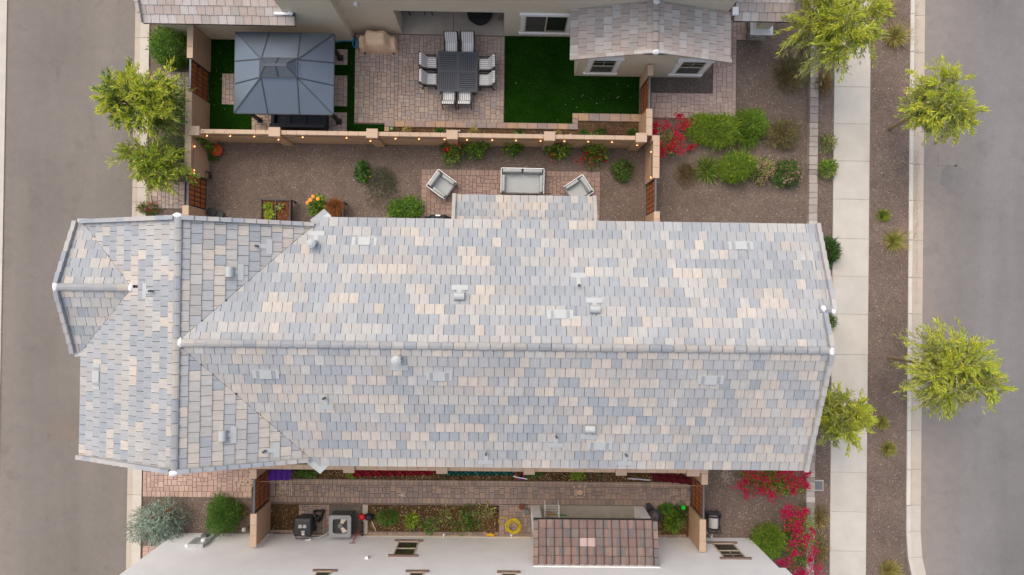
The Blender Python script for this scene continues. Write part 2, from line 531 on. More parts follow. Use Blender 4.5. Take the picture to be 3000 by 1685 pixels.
# lane behind the houses (photo's dark strip beside the garages)
XL_KERB = P(383, 842, 0).x          # lane edge
XL_IN = P(427, 842, 0).x
XL_OUT = P(12, 600, 0).x
sheet("lane_road", XL_OUT, XL_KERB, -200, 200, 0.006, M['asphalt_lane'], "brownish asphalt rear lane running past the garages", "road")
k = thing("lane_kerb", (XL_KERB, 0, 0), "pale concrete ribbon kerb along the rear lane", "kerb", kind="structure")
jy = [P(405, v, 0).y for v in (-300, -190, -80, 30, 111, 220, 330, 440, 550, 592, 705, 815, 925, 1035, 1145, 1255, 1350, 1449, 1564, 1680, 1790, 1900)]
for i in range(len(jy) - 1):
    t = random.uniform(0.93, 1.05)
    b = MB(); y0, y1 = jy[i + 1] + 0.008, jy[i] - 0.008
    xm = XL_KERB + 0.22
    b.hull8([(XL_KERB + .004, y0, -.1), (xm, y0, -.1), (xm, y1, -.1), (XL_KERB + .004, y1, -.1)], [(XL_KERB + .004, y0, .012), (xm, y0, .004), (xm, y1, .004), (XL_KERB + .004, y1, .012)], (t * .93, t * .88, t * .82))
    b.hull8([(xm, y0, -.1), (XL_IN, y0, -.1), (XL_IN, y1, -.1), (xm, y1, -.1)], [(xm, y0, .004), (XL_IN, y0, .07), (XL_IN, y1, .07), (xm, y1, .004)], (t, t * .985, t * .96))
    b.build("kerb_slab", M['concrete_kerb'], k)
b = MB().box(XL_OUT - .6, XL_OUT, -60, 60, -.1, .05)
struct(b.build("far_kerb", M['concrete_kerb']), "concrete edging on the far edge of the rear lane", "kerb")

# street side: border wall, gravel strips, sidewalk, kerb, gutter, street
XB0, XB1 = P(2371, 500, .25).x, P(2396, 500, .25).x
XS0, XS1 = P(2441, 600, .13).x, P(2547, 600, .13).x
XK0, XK1 = P(2664, 600, .14).x, P(2676.5, 600, .14).x
XG1 = P(2705, 600, .01).x
sheet("gravel_strip", XB1 - .02, XS0 - .012, -60, 60, .10, M['gravel'], "gravel strip between block border and sidewalk", "gravel strip", .2)
sheet("verge", XS1 + .012, XK0 - .012, -60, 60, .10, M['gravel'], "gravel verge with grass tufts between sidewalk and street kerb", "verge", .2)
sw = thing("sidewalk", ((XS0 + XS1) / 2, 0, 0), "pale concrete sidewalk of square slabs", "sidewalk", kind="structure")
MB().box(XS0 + .02, XS1 - .02, -30, 30, -.1, .112, (.75, .74, .72)).build("slab_bed", M['concrete'], sw)
vs = [-305, -193, -81, 31, 143, 255, 363, 472, 584, 700, 810, 921, 1040, 1155, 1270, 1384, 1500, 1615, 1730, 1845]
ys = [P(2490, v, .13).y for v in vs]
for i in range(len(ys) - 1):
    t = random.uniform(0.95, 1.03); g = .008 if vs[i + 1] in (584, 700, 1040, 255) else .004
    MB().bbox(XS0, XS1, ys[i + 1] + g, ys[i] - g, -.1, .13, .012, (t, t, t * random.uniform(.97, 1.0))).build("slab", M['concrete'], sw)
b = MB().box(XS0 + .01, XS1 - .01, -60, ys[-1], -.1, .128); b.box(XS0 + .01, XS1 - .01, ys[0], 60, -.1, .128)
b.build("slab_run", M['concrete'], sw)
kb = thing("street_kerb", ((XK0 + XG1) / 2, 0, 0), "raised concrete kerb with gutter pan along the street", "kerb", kind="structure")
kv = [-290, -175, -65, 45, 154.6, 263, 372, 482, 589, 704, 814, 920, 1032, 1145, 1260, 1375, 1480]
ky = [P(2690, v, 0).y for v in kv]
def flare(y):                       # the kerb bends outward towards the photo's lower edge
    t = max(0.0, -y - 9.9)
    return 0.07 * t * t
for i in range(len(ky) - 1):
    t = random.uniform(.95, 1.03); y0, y1 = ky[i + 1] + .007, ky[i] - .007
    MB().bbox(XK0, XK1, y0, y1, -.1, .14, .025, (t * 1.08, t * 1.09, t * 1.09)).build("kerb_stone", M['concrete'], kb)
    MB().box(XK1 + .004, XG1, y0, y1, -.1, .016, (t * .93, t * .89, t * .84)).build("gutter_slab", M['concrete_kerb'], kb)
y = ky[-1]
while y > -26:
    y1, y0 = y - .007, y - 1.1 + .007
    f0, f1 = flare(y0), flare(y1)
    MB().hull8([(XK0 + f0, y0, -.1), (XK1 + f0, y0, -.1), (XK1 + f1, y1, -.1), (XK0 + f1, y1, -.1)], [(XK0 + f0, y0, .14), (XK1 + f0, y0, .14), (XK1 + f1, y1, .14), (XK0 + f1, y1, .14)]).build("kerb_stone", M['concrete'], kb)
    MB().hull8([(XK1 + f0 + .004, y0, -.1), (XG1 + f0, y0, -.1), (XG1 + f1, y1, -.1), (XK1 + f1 + .004, y1, -.1)], [(XK1 + f0 + .004, y0, .016), (XG1 + f0, y0, .016), (XG1 + f1, y1, .016), (XK1 + f1 + .004, y1, .016)]).build("gutter_slab", M['concrete_kerb'], kb)
    y -= 1.1
b = MB().box(XK0, XK1, ky[0] + .02, 60, -.1, .138); b.box(XK1 + .004, XG1, ky[0] + .02, 60, -.1, .014)
b.build("kerb_run", M['concrete_kerb'], kb)
sheet("street_road", XG1 - .05, 80, -200, 200, .008, M['asphalt_street'], "grey asphalt residential street beyond the kerb", "road")
# repaired patch, stain and utility cut in the asphalt
b = MB(); c = P(2800, 530, 0)
pts = [(c.x + (.62 + random.uniform(-.12, .12)) * math.cos(a) * 1.0, c.y + (.72 + random.uniform(-.12, .12)) * math.sin(a)) for a in np.linspace(0, 2 * math.pi, 22)[:-1]]
b.add([(x, y, .012) for x, y in pts], [tuple(range(len(pts)))])
struct(b.build("asphalt_patch", M['patch']), "darker patch of sealed asphalt on the street", "road patch")
x0, x1, y0, y1 = R(2748, 448, 2802, 486)
b = MB(); b.ribbon([(x0, y1, .012), (x0, y0, .012), (x1, y0, .012), (x1, y1, .012)], .05)
struct(b.build("asphalt_cut", M['patch']), "square utility cut line sealed in the street asphalt", "road patch")
b = MB(); c = P(190, 1255, 0)
pts = [(c.x + (1.0 + random.uniform(-.15, .15)) * math.cos(a) * .75, c.y + (1.0 + random.uniform(-.15, .15)) * math.sin(a) * .55) for a in np.linspace(0, 2 * math.pi, 26)[:-1]]
b.add([(x, y, .010) for x, y in pts], [tuple(range(len(pts)))])
struct(b.build("lane_stain", surf("damp asphalt", A(130, 119, 109), .85, .06, 2, .12, 55)), "darker damp stain on the rear lane asphalt", "road patch")

# block border along the front yards
def border_run(name, x0, x1, ya, yb, z, label):
    t = thing(name, ((x0 + x1) / 2, (ya + yb) / 2, 0), label, "block border")
    y = ya
    while y > yb:
        l = random.choice((.2, .24, .30, .34, .38))
        c = random.choice((A(186, 176, 167), A(174, 163, 155), A(204, 195, 186), A(158, 148, 142), A(182, 171, 162)))
        dx = random.uniform(-.008, .008)
        MB().bbox(x0 + dx, x1 + dx, max(yb, y - l) + .006, y - .006, -.05, z + random.uniform(-.006, .006), .012, c).build("block", M['border'], t)
        y -= l
    return t
border_run("block_border", XB0, XB1, P(2384, 120, .25).y + 3.2, P(2384, 668, .25).y, .26, "low mauve concrete block border beside the shrubs of the front gravel yard")
border_run("block_border", XB0 + .01, XB1 + .01, P(2375, 1290, .25).y, P(2370, 1800, .25).y, .26, "low grey concrete block border beneath the red bougainvilleas")

# ---------------------------------------------------------------- pavers
def pack(nx, ny, rng):
    occ = [[False] * nx for _ in range(ny)]
    out = []
    for j in range(ny):
        i = 0
        while i < nx:
            if occ[j][i]: i += 1; continue
            L = 0
            while i + L < nx and not occ[j][i + L]: L += 1
            opts = [w for w in (2, 3) if w <= L and L - w != 1] or [min(L, 3)]
            w = rng.choice(opts)
            h = rng.choice((2, 3, 3)) if w == 3 else rng.choice((2, 3))
            h = min(h, ny - j)
            for q in range(j, j + h):
                for r in range(i, i + w): occ[q][r] = True
            out.append((i, j, w, h)); i += w
    return out

PAVER_MESH = {}
def paver_mesh(w, h, col, th=.05, be=.008):
    key = (round(w, 2), round(h, 2), tuple(round(c, 3) for c in col))
    if key not in PAVER_MESH:
        b = MB().bbox(-w / 2, w / 2, -h / 2, h / 2, -th, 0, be, col)
        PAVER_MESH[key] = make_mesh("paver", b.v, b.f[1:], M['paver'], cols=b.c[1:])
    return PAVER_MESH[key]

def paved(name, rects, ztop, pal, label, cat, unit=.08, cap=300, edges="", seed=1, gap=.011):
    rng = random.Random(seed)
    xs = [r[0] for r in rects] + [r[1] for r in rects]; yy = [r[2] for r in rects] + [r[3] for r in rects]
    base = MB()
    for x0, x1, y0, y1 in rects:
        base.box(x0, x1, y0, y1, -.02, ztop - .018)
    o = base.build(name, M['joint'])
    struct(o, label, cat)
    org = ORG[o.name]
    items = []
    for x0, x1, y0, y1 in rects:
        ax0, ax1, ay0, ay1 = x0, x1, y0, y1
        bw = unit * 3
        def soldier(horizontal, a0, a1, c0, c1):
            n = max(1, round((a1 - a0) / (unit * 2.35)))
            st = (a1 - a0) / n
            for q in range(n):
                if horizontal: items.append((a0 + (q + .5) * st, (c0 + c1) / 2, st, c1 - c0))
                else: items.append(((c0 + c1) / 2, a0 + (q + .5) * st, c1 - c0, st))
        if "N" in edges: soldier(True, x0, x1, y1 - bw, y1); ay1 -= bw
        if "S" in edges: soldier(True, x0, x1, y0, y0 + bw); ay0 += bw
        if "W" in edges: soldier(False, ay0, ay1, x0, x0 + bw); ax0 += bw
        if "E" in edges: soldier(False, ay0, ay1, x1 - bw, x1); ax1 -= bw
        nx, ny = max(2, round((ax1 - ax0) / unit)), max(2, round((ay1 - ay0) / unit))
        ux, uy = (ax1 - ax0) / nx, (ay1 - ay0) / ny
        for i, j, w, h in pack(nx, ny, rng):
            items.append((ax0 + (i + w / 2) * ux, ay0 + (j + h / 2) * uy, w * ux, h * uy))
    rng.shuffle(items)
    items.sort(key=lambda t: -round(t[2] * t[3], 3))
    rest = MB()
    for n, (cx, cy, w, h) in enumerate(items):
        col = rng.choice(pal)
        z = ztop + rng.uniform(-.002, .002)
        if n < cap:
            link("paver", paver_mesh(w - gap, h - gap, col), o, (cx - org[0], cy - org[1], z - org[2]))
        else:
            w2, h2 = (w - gap) / 2, (h - gap) / 2
            e = MB().bbox(cx - w2, cx + w2, cy - h2, cy + h2, z - .05, z, .008, col)
            rest.add(e.v, e.f[1:], col)
    if rest.v:
        rest.build("paver_field", M['paver'], o, kind="stuff")
    return o

PAL_PATIO = [A(*c, 0.94) for c in ((168, 150, 138), (162, 145, 134), (173, 154, 141), (157, 143, 135), (167, 147, 133), (176, 158, 142), (158, 147, 140), (172, 151, 137))]
PAL_ROSE = [A(*c, 0.94) for c in ((180, 158, 148), (174, 152, 142), (184, 162, 151), (170, 148, 138), (178, 156, 144))]
PAL_LANE = [A(*c, 0.94) for c in ((178, 150, 135), (171, 145, 131), (182, 155, 140), (166, 141, 128), (175, 147, 132))]
PAL_DARK = [A(*c, 0.94) for c in ((138, 120, 110), (130, 114, 106), (145, 124, 112), (124, 111, 104), (140, 122, 108), (134, 121, 113), (148, 128, 113))]
PAL_MID = [A(*c, 0.94) for c in ((150, 126, 113), (144, 121, 109), (154, 131, 117), (138, 118, 109), (148, 125, 111))]

Z_PAV = .05
paved("paved_patio", [R(1039, 103, 1477, 363, Z_PAV)], Z_PAV, PAL_PATIO, "square of tan concrete pavers under the dining table", "patio", edges="", seed=3)
rl = R(650, 218, 1017, 309, Z_PAV); rb = R(737, 335, 1016, 384, Z_PAV); ru = R(974, 144, 1018, 190, Z_PAV)
paved("paved_pad", [rl, (rb[0], rb[1], rb[2], rl[2] - .25), ru], Z_PAV, PAL_PATIO, "tan paver pads set in turf beneath the gazebo", "paving", seed=4)
paved("paved_path", [R(2089, 60, 2157, 346, Z_PAV), R(1907, 273, 2088.5, 346, Z_PAV), R(2158, 60, 2186, 117, Z_PAV)], Z_PAV, PAL_ROSE, "rose paver path from the stone porch pillar to the side gate", "path", seed=5)
paved("paved_path", [R(461, 210, 553, 268, Z_PAV)], Z_PAV, PAL_PATIO, "short paver path between lane kerb and gate by the gazebo", "path", seed=6, cap=200)
paved("paved_path", [R(428, 532, 541, 611, Z_PAV)], Z_PAV, PAL_PATIO, "short paver path between lane kerb and gate of the gravel yard", "path", seed=7, cap=250)
paved("paved_path", [R(418, 1360, 738, 1457, Z_PAV)], Z_PAV, PAL_LANE, "terracotta paver path with chalk patterns beside the lane kerb", "path", seed=8, edges="S")
paved("paved_pad", [R(417, 1599, 470, 1660, Z_PAV)], Z_PAV, PAL_LANE, "terracotta paver corner at the white house wall by the lane", "paving", seed=9, cap=60)
paved("paved_pad", [R(1234, 499, 1758, 665, Z_PAV)], Z_PAV, PAL_MID, "brown paver terrace under the pale grey sofa set", "patio", seed=10, edges="NEW")
paved("paved_path", [R(790, 1408, 2022, 1477, Z_PAV)], Z_PAV, PAL_DARK, "long brown paver side path between clothes line and white house", "path", seed=11, edges="NS")
paved("paved_pad", [R(875, 1478.5, 965, 1563, Z_PAV)], Z_PAV, PAL_DARK, "dark paver pad under the black wheeled bin", "paving", seed=12, cap=120)
paved("paved_pad", [R(1462, 1478.5, 1556, 1571, Z_PAV)], Z_PAV, PAL_DARK, "dark paver pad under the yellow hose coil", "paving", seed=13, cap=150)
paved("paved_pad", [R(1885, 1478.5, 1926, 1573, Z_PAV)], Z_PAV, PAL_DARK, "narrow dark paver pad beside the porch pillar and planter bed", "paving", seed=14, cap=60)
paved("paved_pad", [R(1968, 1382, 2022, 1407, Z_PAV)], Z_PAV, PAL_DARK, "dark paver corner under the maroon cloth", "paving", seed=15, cap=40)
paved("paved_pad", [R(2430, 808, 2441, 905, .12)], .145, PAL_LANE, "rose paver front walk joining the sidewalk", "paving", seed=16, cap=40)

# turf, beds, slabs, patches
def region(name, rects, z, mat, label, cat, depth=.05):
    b = MB()
    for x0, x1, y0, y1 in rects: b.box(x0, x1, y0, y1, z - depth, z)
    return struct(b.build(name, mat), label, cat)
tL = R(612, 100, 1038.5, 388, .03)
region("turf_lawn", [tL], .022, M['turf'], "dark green artificial turf around the gazebo", "lawn")
nx0, nx1, ny0, ny1 = R(1040, 363.8, 1125, 388, .03)
region("turf_lawn", [(tL[1] + .001, nx1, tL[2], ny1)], .022, M['turf'], "narrow strip of artificial turf between patio and wall", "lawn")
tR = R(1478.5, 100, 1873, 364, .03)
region("turf_lawn", [tR], .022, M['turf'], "dark green artificial turf lawn beside the dining patio", "lawn")
soil1 = R(1140, 366, 1694, 399, 0); soil2 = R(1694, 348, 1880, 400, 0)
region("soil_bed", [soil1, (soil1[1], soil2[1], soil1[2], soil2[3])], .03, M['soil'], "mulched planting bed of succulents along the block wall", "soil")
region("gravel_patch", [R(1907, 215, 2088, 272, 0)], .012, M['gravel_grey'], "patch of grey gravel under the bay window", "gravel patch")
region("soil_bed", [R(790, 1370, 2022, 1407.5, 0)], .02, M['soil_wet'], "damp soil strip below the clothes line", "soil")
region("soil_bed", [R(790, 1478, 874, 1562, 0)], .03, M['soil_wet'], "damp bare soil bed beside the lane side gate", "soil")
region("soil_bed", [R(1078, 1481, 1461, 1557, 0)], .03, M['soil_wet'], "vegetable bed of dark soil between unit and hose", "soil")
region("soil_bed", [R(1927, 1479, 2017, 1570, 0)], .03, M['soil_wet'], "dark soil bed of herbs by the street side gate", "soil")
region("gravel_patch", [R(966, 1479, 1061, 1570, 0)], .02, M['gravel_grey'], "grey stone bed under the cooling unit", "gravel patch")
b = MB().box(*R(1062, 1479, 1077, 1565, .06), -.02, .06)
struct(b.build("concrete_edge", M['slab_conc']), "concrete edging beside the vegetable bed", "edging")
# covered patio slab with a joint
ps = thing("patio_slab", P(1330, 90, 0), "smooth concrete slab of the covered patio", "patio", kind="structure")
x0, x1, y0, y1 = R(1176, -60, 1480, 102, .06); xj = P(1329, 60, .06).x
MB().bbox(x0, xj - .006, y0, y1, -.02, .06, .01).build("slab", M['slab_conc'], ps)
MB().bbox(xj + .006, x1, y0, y1, -.02, .06, .01, (.97, .97, .97)).build("slab", M['slab_conc'], ps)
b = MB().bbox(*R(1556, 1481, 1884, 1573, .06), -.02, .065, .01, (.72, .74, .74))
struct(b.build("porch_slab", M['slab_conc']), "grey concrete porch slab under the brown tile roof", "patio")

# block edging of the planting bed by the lawn
pe = thing("bed_edging", P(1400, 366, 0), "buff coping block edging around the succulent bed", "edging")
def edge_blocks(x0, x1, y0, y1, n, along):
    for i in range(n):
        c = random.choice((A(196, 166, 146), A(202, 168, 136), A(178, 158, 148), A(188, 160, 144), A(206, 172, 138), A(170, 154, 148)))
        if along == 'x':
            s = (x1 - x0) / n
            MB().bbox(x0 + i * s + .004, x0 + (i + 1) * s - .004, y0, y1, -.02, .13, .015, c).build("block", M['border'], pe)
        else:
            s = (y1 - y0) / n
            MB().bbox(x0, x1, y0 + i * s + .004, y0 + (i + 1) * s - .004, -.02, .13, .015, c).build("block", M['border'], pe)
e1 = R(1126, 358, 1694, 375, .13); e2 = R(1677, 333, 1694, 358, .13); e3 = R(1694, 333, 1879, 355, .13); e0 = R(1126, 375, 1140, 386, .13)
edge_blocks(e1[0], e1[1], e1[2], e1[3], 19, 'x')
edge_blocks(e1[1] - .24, e1[1], e1[3] + .004, e3[3], 2, 'y')
edge_blocks(e1[1] + .004, e3[1], e3[2], e3[3], 6, 'x')
edge_blocks(e0[0], e0[1], e1[2] - .2, e1[2] - .004, 1, 'y')
be = thing("brick_edging", P(1290, 1567, 0), "loose row of dark bricks along the white house footing", "edging")
for seg, v0, v1 in (((790, 858), 1553, 1561), ((1078, 1460), 1559, 1568), ((1930, 2010), 1567, 1575)):
    u = seg[0]
    while u < seg[1]:
        l = random.uniform(12, 17)
        x0, x1, y0, y1 = R(u, v0, min(seg[1], u + l - .8), v1, .05)
        MB().bbox(x0, x1, y0 + random.uniform(-.02, .02), y1, 0, .05 + random.uniform(-.015, .015), .01, random.choice(PAL_DARK)).build("brick", M['paver'], be)
        u += l
# ================================================================ roofs
def clip(poly, region):
    """convex clip of 2-D polygon by a counter-clockwise convex region"""
    out = poly
    n = len(region)
    for i in range(n):
        ax, ay = region[i]; bx, by = region[(i + 1) % n]
        ex, ey = bx - ax, by - ay
        inp, out = out, []
        for k in range(len(inp)):
            p, q = inp[k], inp[(k + 1) % len(inp)]
            dp = ex * (p[1] - ay) - ey * (p[0] - ax)
            dq = ex * (q[1] - ay) - ey * (q[0] - ax)
            if dp >= 0: out.append(p)
            if (dp >= 0) != (dq >= 0):
                t = dp / (dp - dq)
                out.append((p[0] + (q[0] - p[0]) * t, p[1] + (q[1] - p[1]) * t))
        if len(out) < 3: return []
    return out

def area(p):
    return sum(p[i][0] * p[(i + 1) % len(p)][1] - p[(i + 1) % len(p)][0] * p[i][1] for i in range(len(p))) / 2

class Slope:
    """roof plane through an eave point, rising along plan direction up by m per metre"""
    def __init__(s, eave, up, m):
        s.p = Vector(eave); s.m = m
        s.up2 = Vector((up[0], up[1])).normalized()
        s.a2 = Vector((s.up2.y, -s.up2.x))
        s.k = math.sqrt(1 + m * m)
        s.s3 = Vector((s.up2.x, s.up2.y, m)) / s.k
        s.a3 = Vector((s.a2.x, s.a2.y, 0))
        s.n = s.a3.cross(s.s3).normalized()
    def ab(s, x, y):
        d = Vector((x - s.p.x, y - s.p.y))
        return (d.dot(s.a2), d.dot(s.up2) * s.k)
    def xyz(s, a, b, h=0.0):
        return s.p + s.a3 * a + s.s3 * b + s.n * h
    def z(s, x, y):
        return s.p.z + s.m * Vector((x - s.p.x, y - s.p.y)).dot(s.up2)
    def at_pixel(s, u, v):
        """point of the plane seen at a photo pixel"""
        z = s.p.z + .5
        for _ in range(25):
            q = P(u, v, z); z = s.z(q.x, q.y)
        return P(u, v, z)

def lay_tiles(sl, plan_poly, pal, rng, w=.318, ex=.338, gap=.014, lift=.05, phase=0.0, test=None, holes=()):
    reg = [sl.ab(*p) for p in plan_poly]
    if area(reg) < 0: reg = reg[::-1]
    a0, a1 = min(p[0] for p in reg), max(p[0] for p in reg)
    b0, b1 = min(p[1] for p in reg), max(p[1] for p in reg)
    rows = max(1, round((b1 - b0) / ex)); ex = (b1 - b0) / rows
    out = []; cls = rng.randrange(len(pal))
    for i in range(rows):
        off = phase + (0.5 * w if i % 2 else 0) + rng.uniform(-.02, .02)
        j0 = math.floor((a0 - off) / w) - 1
        for j in range(j0, math.ceil((a1 - off) / w) + 1):
            if rng.random() < .66: cls = rng.choices(range(len(pal)), [q[1] for q in pal])[0]
            l, r = off + j * w + gap / 2, off + (j + 1) * w - gap / 2
            lo, hi = b0 + i * ex + rng.uniform(-.006, .004), b0 + (i + 1) * ex - .006
            pol = clip([(l, lo), (r, lo), (r, hi), (l, hi)], reg)
            if test: pol = test(pol) if pol else pol
            if len(pol) < 3 or abs(area(pol)) < .004: continue
            cx, cy = sum(p[0] for p in pol) / len(pol), sum(p[1] for p in pol) / len(pol)
            if any(h[0] < cx < h[1] and h[2] < cy < h[3] for h in holes): continue
            base = pal[cls][0]; t = rng.uniform(.93, 1.06)
            col = tuple(c * t for c in base)
            tilt = rng.uniform(-.004, .004)
            top = [sl.xyz(a, b, lift - (lift - .026) * (b - lo) / (hi - lo) + tilt) for a, b in pol]
            bot = [sl.xyz(a, b, -.04) for a, b in pol]
            n = len(pol)
            vs = top + bot
            fs = [tuple(range(n))] + [(k, n + k, n + (k + 1) % n, (k + 1) % n) for k in range(n)]
            uv = [(a + 7.3 * i, b) for a, b in pol] * 2
            out.append((vs, fs, col, uv, abs(area(pol)) > .9 * (r - l) * (hi - lo)))
    return out

def place_pieces(pieces, name, field, mat, parent, cap):
    """largest pieces nearest the camera as objects, the rest as one part"""
    org = Vector(ORG[parent.name])
    def key(p):
        c = sum((Vector(v) for v in p[0]), Vector()) / len(p[0])
        return (not p[4], (Vector((0, 0, CAM_H)) - c).length)
    pieces = sorted(pieces, key=key)
    for vs, fs, col, uv, _ in pieces[:cap]:
        c = sum((Vector(v) for v in vs), Vector()) / len(vs)
        me = make_mesh(name, [Vector(v) - c for v in vs], fs, mat, [col] * len(fs), uv)
        link(name, me, parent, c - org)
    rest = pieces[cap:]
    if rest:
        V, F, C, U = [], [], [], []
        for vs, fs, col, uv, _ in rest:
            n = len(V); V += [Vector(v) - org for v in vs]; F += [tuple(i + n for i in f) for f in fs]
            C += [col] * len(fs); U += uv
        o = link(field, make_mesh(field, V, F, mat, C, U), parent)
        o["kind"] = "stuff"

def bar_piece(p, q, w, h, col, rng, prof=None):
    """one ridge or rake tile between p and q as a piece"""
    p, q = Vector(p), Vector(q)
    d = (q - p).normalized()
    x = d.cross(Vector((0, 0, 1))).normalized(); y = x.cross(d)
    prof = prof or [(-.5, 0), (-.5, 1), (.5, 1), (.5, 0)]
    n = len(prof)
    vs = [c + x * (a * w) + y * (b * h) for c, s_ in ((p, 1), (q, .93)) for a, b in [(a_ * s_, b_ * s_) for a_, b_ in prof]]
    fs = [(i, i + 1, n + i + 1, n + i) for i in range(n - 1)] + [tuple(range(n))[::-1], tuple(range(n, 2 * n))]
    L = (q - p).length
    o = rng.uniform(0, 50)
    uv = [(a * w + o, 0) for a, b in prof] + [(a * w + o, L) for a, b in prof]
    return (vs, fs, col, uv, False)

RIDGE_PROF = [(-.55, -.25), (-.5, .25), (-.3, .75), (0, 1), (.3, .75), (.5, .25), (.55, -.25)]
def ridge_run(p, q, pal, rng, L=.38, w=.23, h=.06):
    p, q = Vector(p), Vector(q); n = max(1, round((q - p).length / L)); out = []
    cls = 0
    for i in range(n):
        if rng.random() < .6: cls = rng.choices(range(len(pal)), [c[1] for c in pal])[0]
        t = rng.uniform(.92, 1.05)
        a, b = p.lerp(q, i / n), p.lerp(q, (i + 1) / n - .022 / max(.1, (q - p).length))
        lift = Vector((0, 0, .035))
        out.append(bar_piece(a + lift, b, w, h, tuple(c * t * .88 for c in pal[cls][0]), rng, RIDGE_PROF))
    return out

def rake_run(lo, hi, pal, rng, L=.36, w=.14, h=.11):
    lo, hi = Vector(lo), Vector(hi); n = max(1, round((hi - lo).length / L)); out = []
    cls = 0
    for i in range(n):
        if rng.random() < .6: cls = rng.choices(range(len(pal)), [c[1] for c in pal])[0]
        t = rng.uniform(.92, 1.05)
        a, b = lo.lerp(hi, i / n), lo.lerp(hi, (i + 1) / n)
        out.append(bar_piece(a + Vector((0, 0, .03)), b, w, h, tuple(c * t for c in pal[cls][0]), rng))
    return out

def deck_piece(b, sl, plan_poly, th=.06):
    up = [(x, y, sl.z(x, y) - .05) for x, y in plan_poly]
    dn = [(x, y, z - th) for x, y, z in up]
    n = len(up)
    c = sum(up[i][0] * up[(i + 1) % n][1] - up[(i + 1) % n][0] * up[i][1] for i in range(n))
    top = tuple(range(n)) if c > 0 else tuple(range(n))[::-1]
    b.add(up + dn, [top, tuple(i + n for i in top[::-1])] + [(i, (i + 1) % n, n + (i + 1) % n, n + i) for i in range(n)])

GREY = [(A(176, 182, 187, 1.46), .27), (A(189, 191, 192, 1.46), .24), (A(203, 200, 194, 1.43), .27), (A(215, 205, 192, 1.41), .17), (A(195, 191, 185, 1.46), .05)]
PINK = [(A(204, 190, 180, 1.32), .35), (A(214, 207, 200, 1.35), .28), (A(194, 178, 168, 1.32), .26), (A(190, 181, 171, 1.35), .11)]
COOL = [(q[0], w) for q, w in zip(GREY, (.36, .28, .22, .08, .06))]  # bluer mix: cool light on upper and lane-side slopes put into tile colour
WARM = [(q[0], w) for q, w in zip(GREY, (.13, .23, .29, .29, .06))]  # more peach tiles, plus warmer light on lower and street-side slopes painted in
rng = random.Random(21)

# ---------------------------------------------------------------- the house in the middle
ZE, ZR = 6.3, 8.1
YT = (P(975, 641, ZE).y + P(2385, 655, ZE).y) / 2
YB = (P(960, 1366, ZE).y + P(2360, 1373, ZE).y) / 2
YR = (P(560, 1008, ZR).y + P(2420, 1024, ZR).y) / 2
XRG = P(520, 842, ZR).x                     # ridge of the cross wing
XLE = P(236, 1180, ZE).x                    # its lane-side eave
XRE = 2 * XRG - XLE
WT = P(520, 636, ZR).y; WB = P(514, 1382, ZR).y
XMR = (P(2428, 1010, ZR).x + P(2362, 1372, ZE).x) / 2
XFR = P(2392, 655, ZE).x
mT, mB, mX = (ZR - ZE) / (YT - YR), (ZR - ZE) / (YR - YB), (ZR - ZE) / (XRG - XLE)
XV = XLE + 0.0
zg = 7.3
for _ in range(20):
    XV = P(388, 842, zg).x; zg = ZE + (XV - XLE) * mX
YG = P(270, 842, zg).y
HW = (zg - ZE) / mX
XGG = P(168, 842, zg).x
print("HOUSE", dict(YT=YT, YB=YB, YR=YR, XRG=XRG, XLE=XLE, XRE=XRE, WT=WT, WB=WB, XMR=XMR, XFR=XFR, mT=mT, mB=mB, mX=mX, XV=XV, zg=zg, YG=YG, HW=HW, XGG=XGG))

house = thing("tiled_house", ((XLE + XMR) / 2, (YT + YB) / 2, 0), "two storey house with blended grey and cream tile roof between the yards", "house")
b = MB()
b.box(XLE + .42, XRG + 3.5, WB + .4, WT - .4, 0, ZE + .05)
b.box(XRG + 3.5, XMR - .35, YB + .45, YT - .45, 0, ZE + .05)
b.build("wall", M['stucco_house'], house)
g = MB()                                    # gable infill walls
def gable(b, pts, nrm, th=.1):
    q = [(p[0] + nrm[0] * th, p[1] + nrm[1] * th, p[2]) for p in pts]
    n = len(pts)
    b.add(list(pts) + q, [tuple(range(n)), tuple(range(n, 2 * n))[::-1]] + [(i, (i + 1) % n, n + (i + 1) % n, n + i) for i in range(n)])
gable(g, [(XMR - .36, YB + .46, ZE), (XMR - .36, YT - .46, ZE), (XMR - .36, YR, ZR - .3)], (-1, 0))
gable(g, [(XRG - 3.6, WT - .41, ZE), (XRG + 3.6, WT - .41, ZE), (XRG, WT - .41, ZR - .3)], (0, -1))
gable(g, [(XRG - 3.6, WB + .41, ZE), (XRG + 3.6, WB + .41, ZE), (XRG, WB + .41, ZR - .3)], (0, 1))
g.build("gable_wall", M['stucco_house'], house)

sT = Slope((0, YT, ZE), (0, -1), mT); sB = Slope((0, YB, ZE), (0, 1), mB)
sL = Slope((XLE, 0, ZE), (1, 0), mX); sR = Slope((XRE, 0, ZE), (-1, 0), mX)
sGu = Slope((0, YG + HW, ZE), (0, -1), mX); sGd = Slope((0, YG - HW, ZE), (0, 1), mX)
G = .022
pT = [(XRG + G, YR), (XRE + G, YT), (XMR, YT), (XMR, YR)]
YA = P(2434, 908, 7.7).y                    # apex of the shallow street gable
pF = [(XMR + .001, YT), (XFR, YT), (XFR, YA), (XMR + .001, YA)]
pB = [(XRG + G, YR), (XMR, YR), (XMR, YB), (XRE + G, YB)]
pRu = [(XRG, YR + G), (XRG, WT), (XRE - G - (YT - WT) * (XRE - XRG) / (YT - YR) if WT < YT else XRE - G, WT)]
kx = (XRE - XRG) / (YR - YB)
pRd = [(XRG, YR - G), (XRG + (YR - WB) * kx - G, WB), (XRG, WB)]
pL1 = [(XLE, WT), (XRG, WT), (XRG, WB), (XLE, WB)]
pGu = [(XGG, YG), (XV - G, YG), (XLE - G, YG + HW), (XGG, YG + HW)]
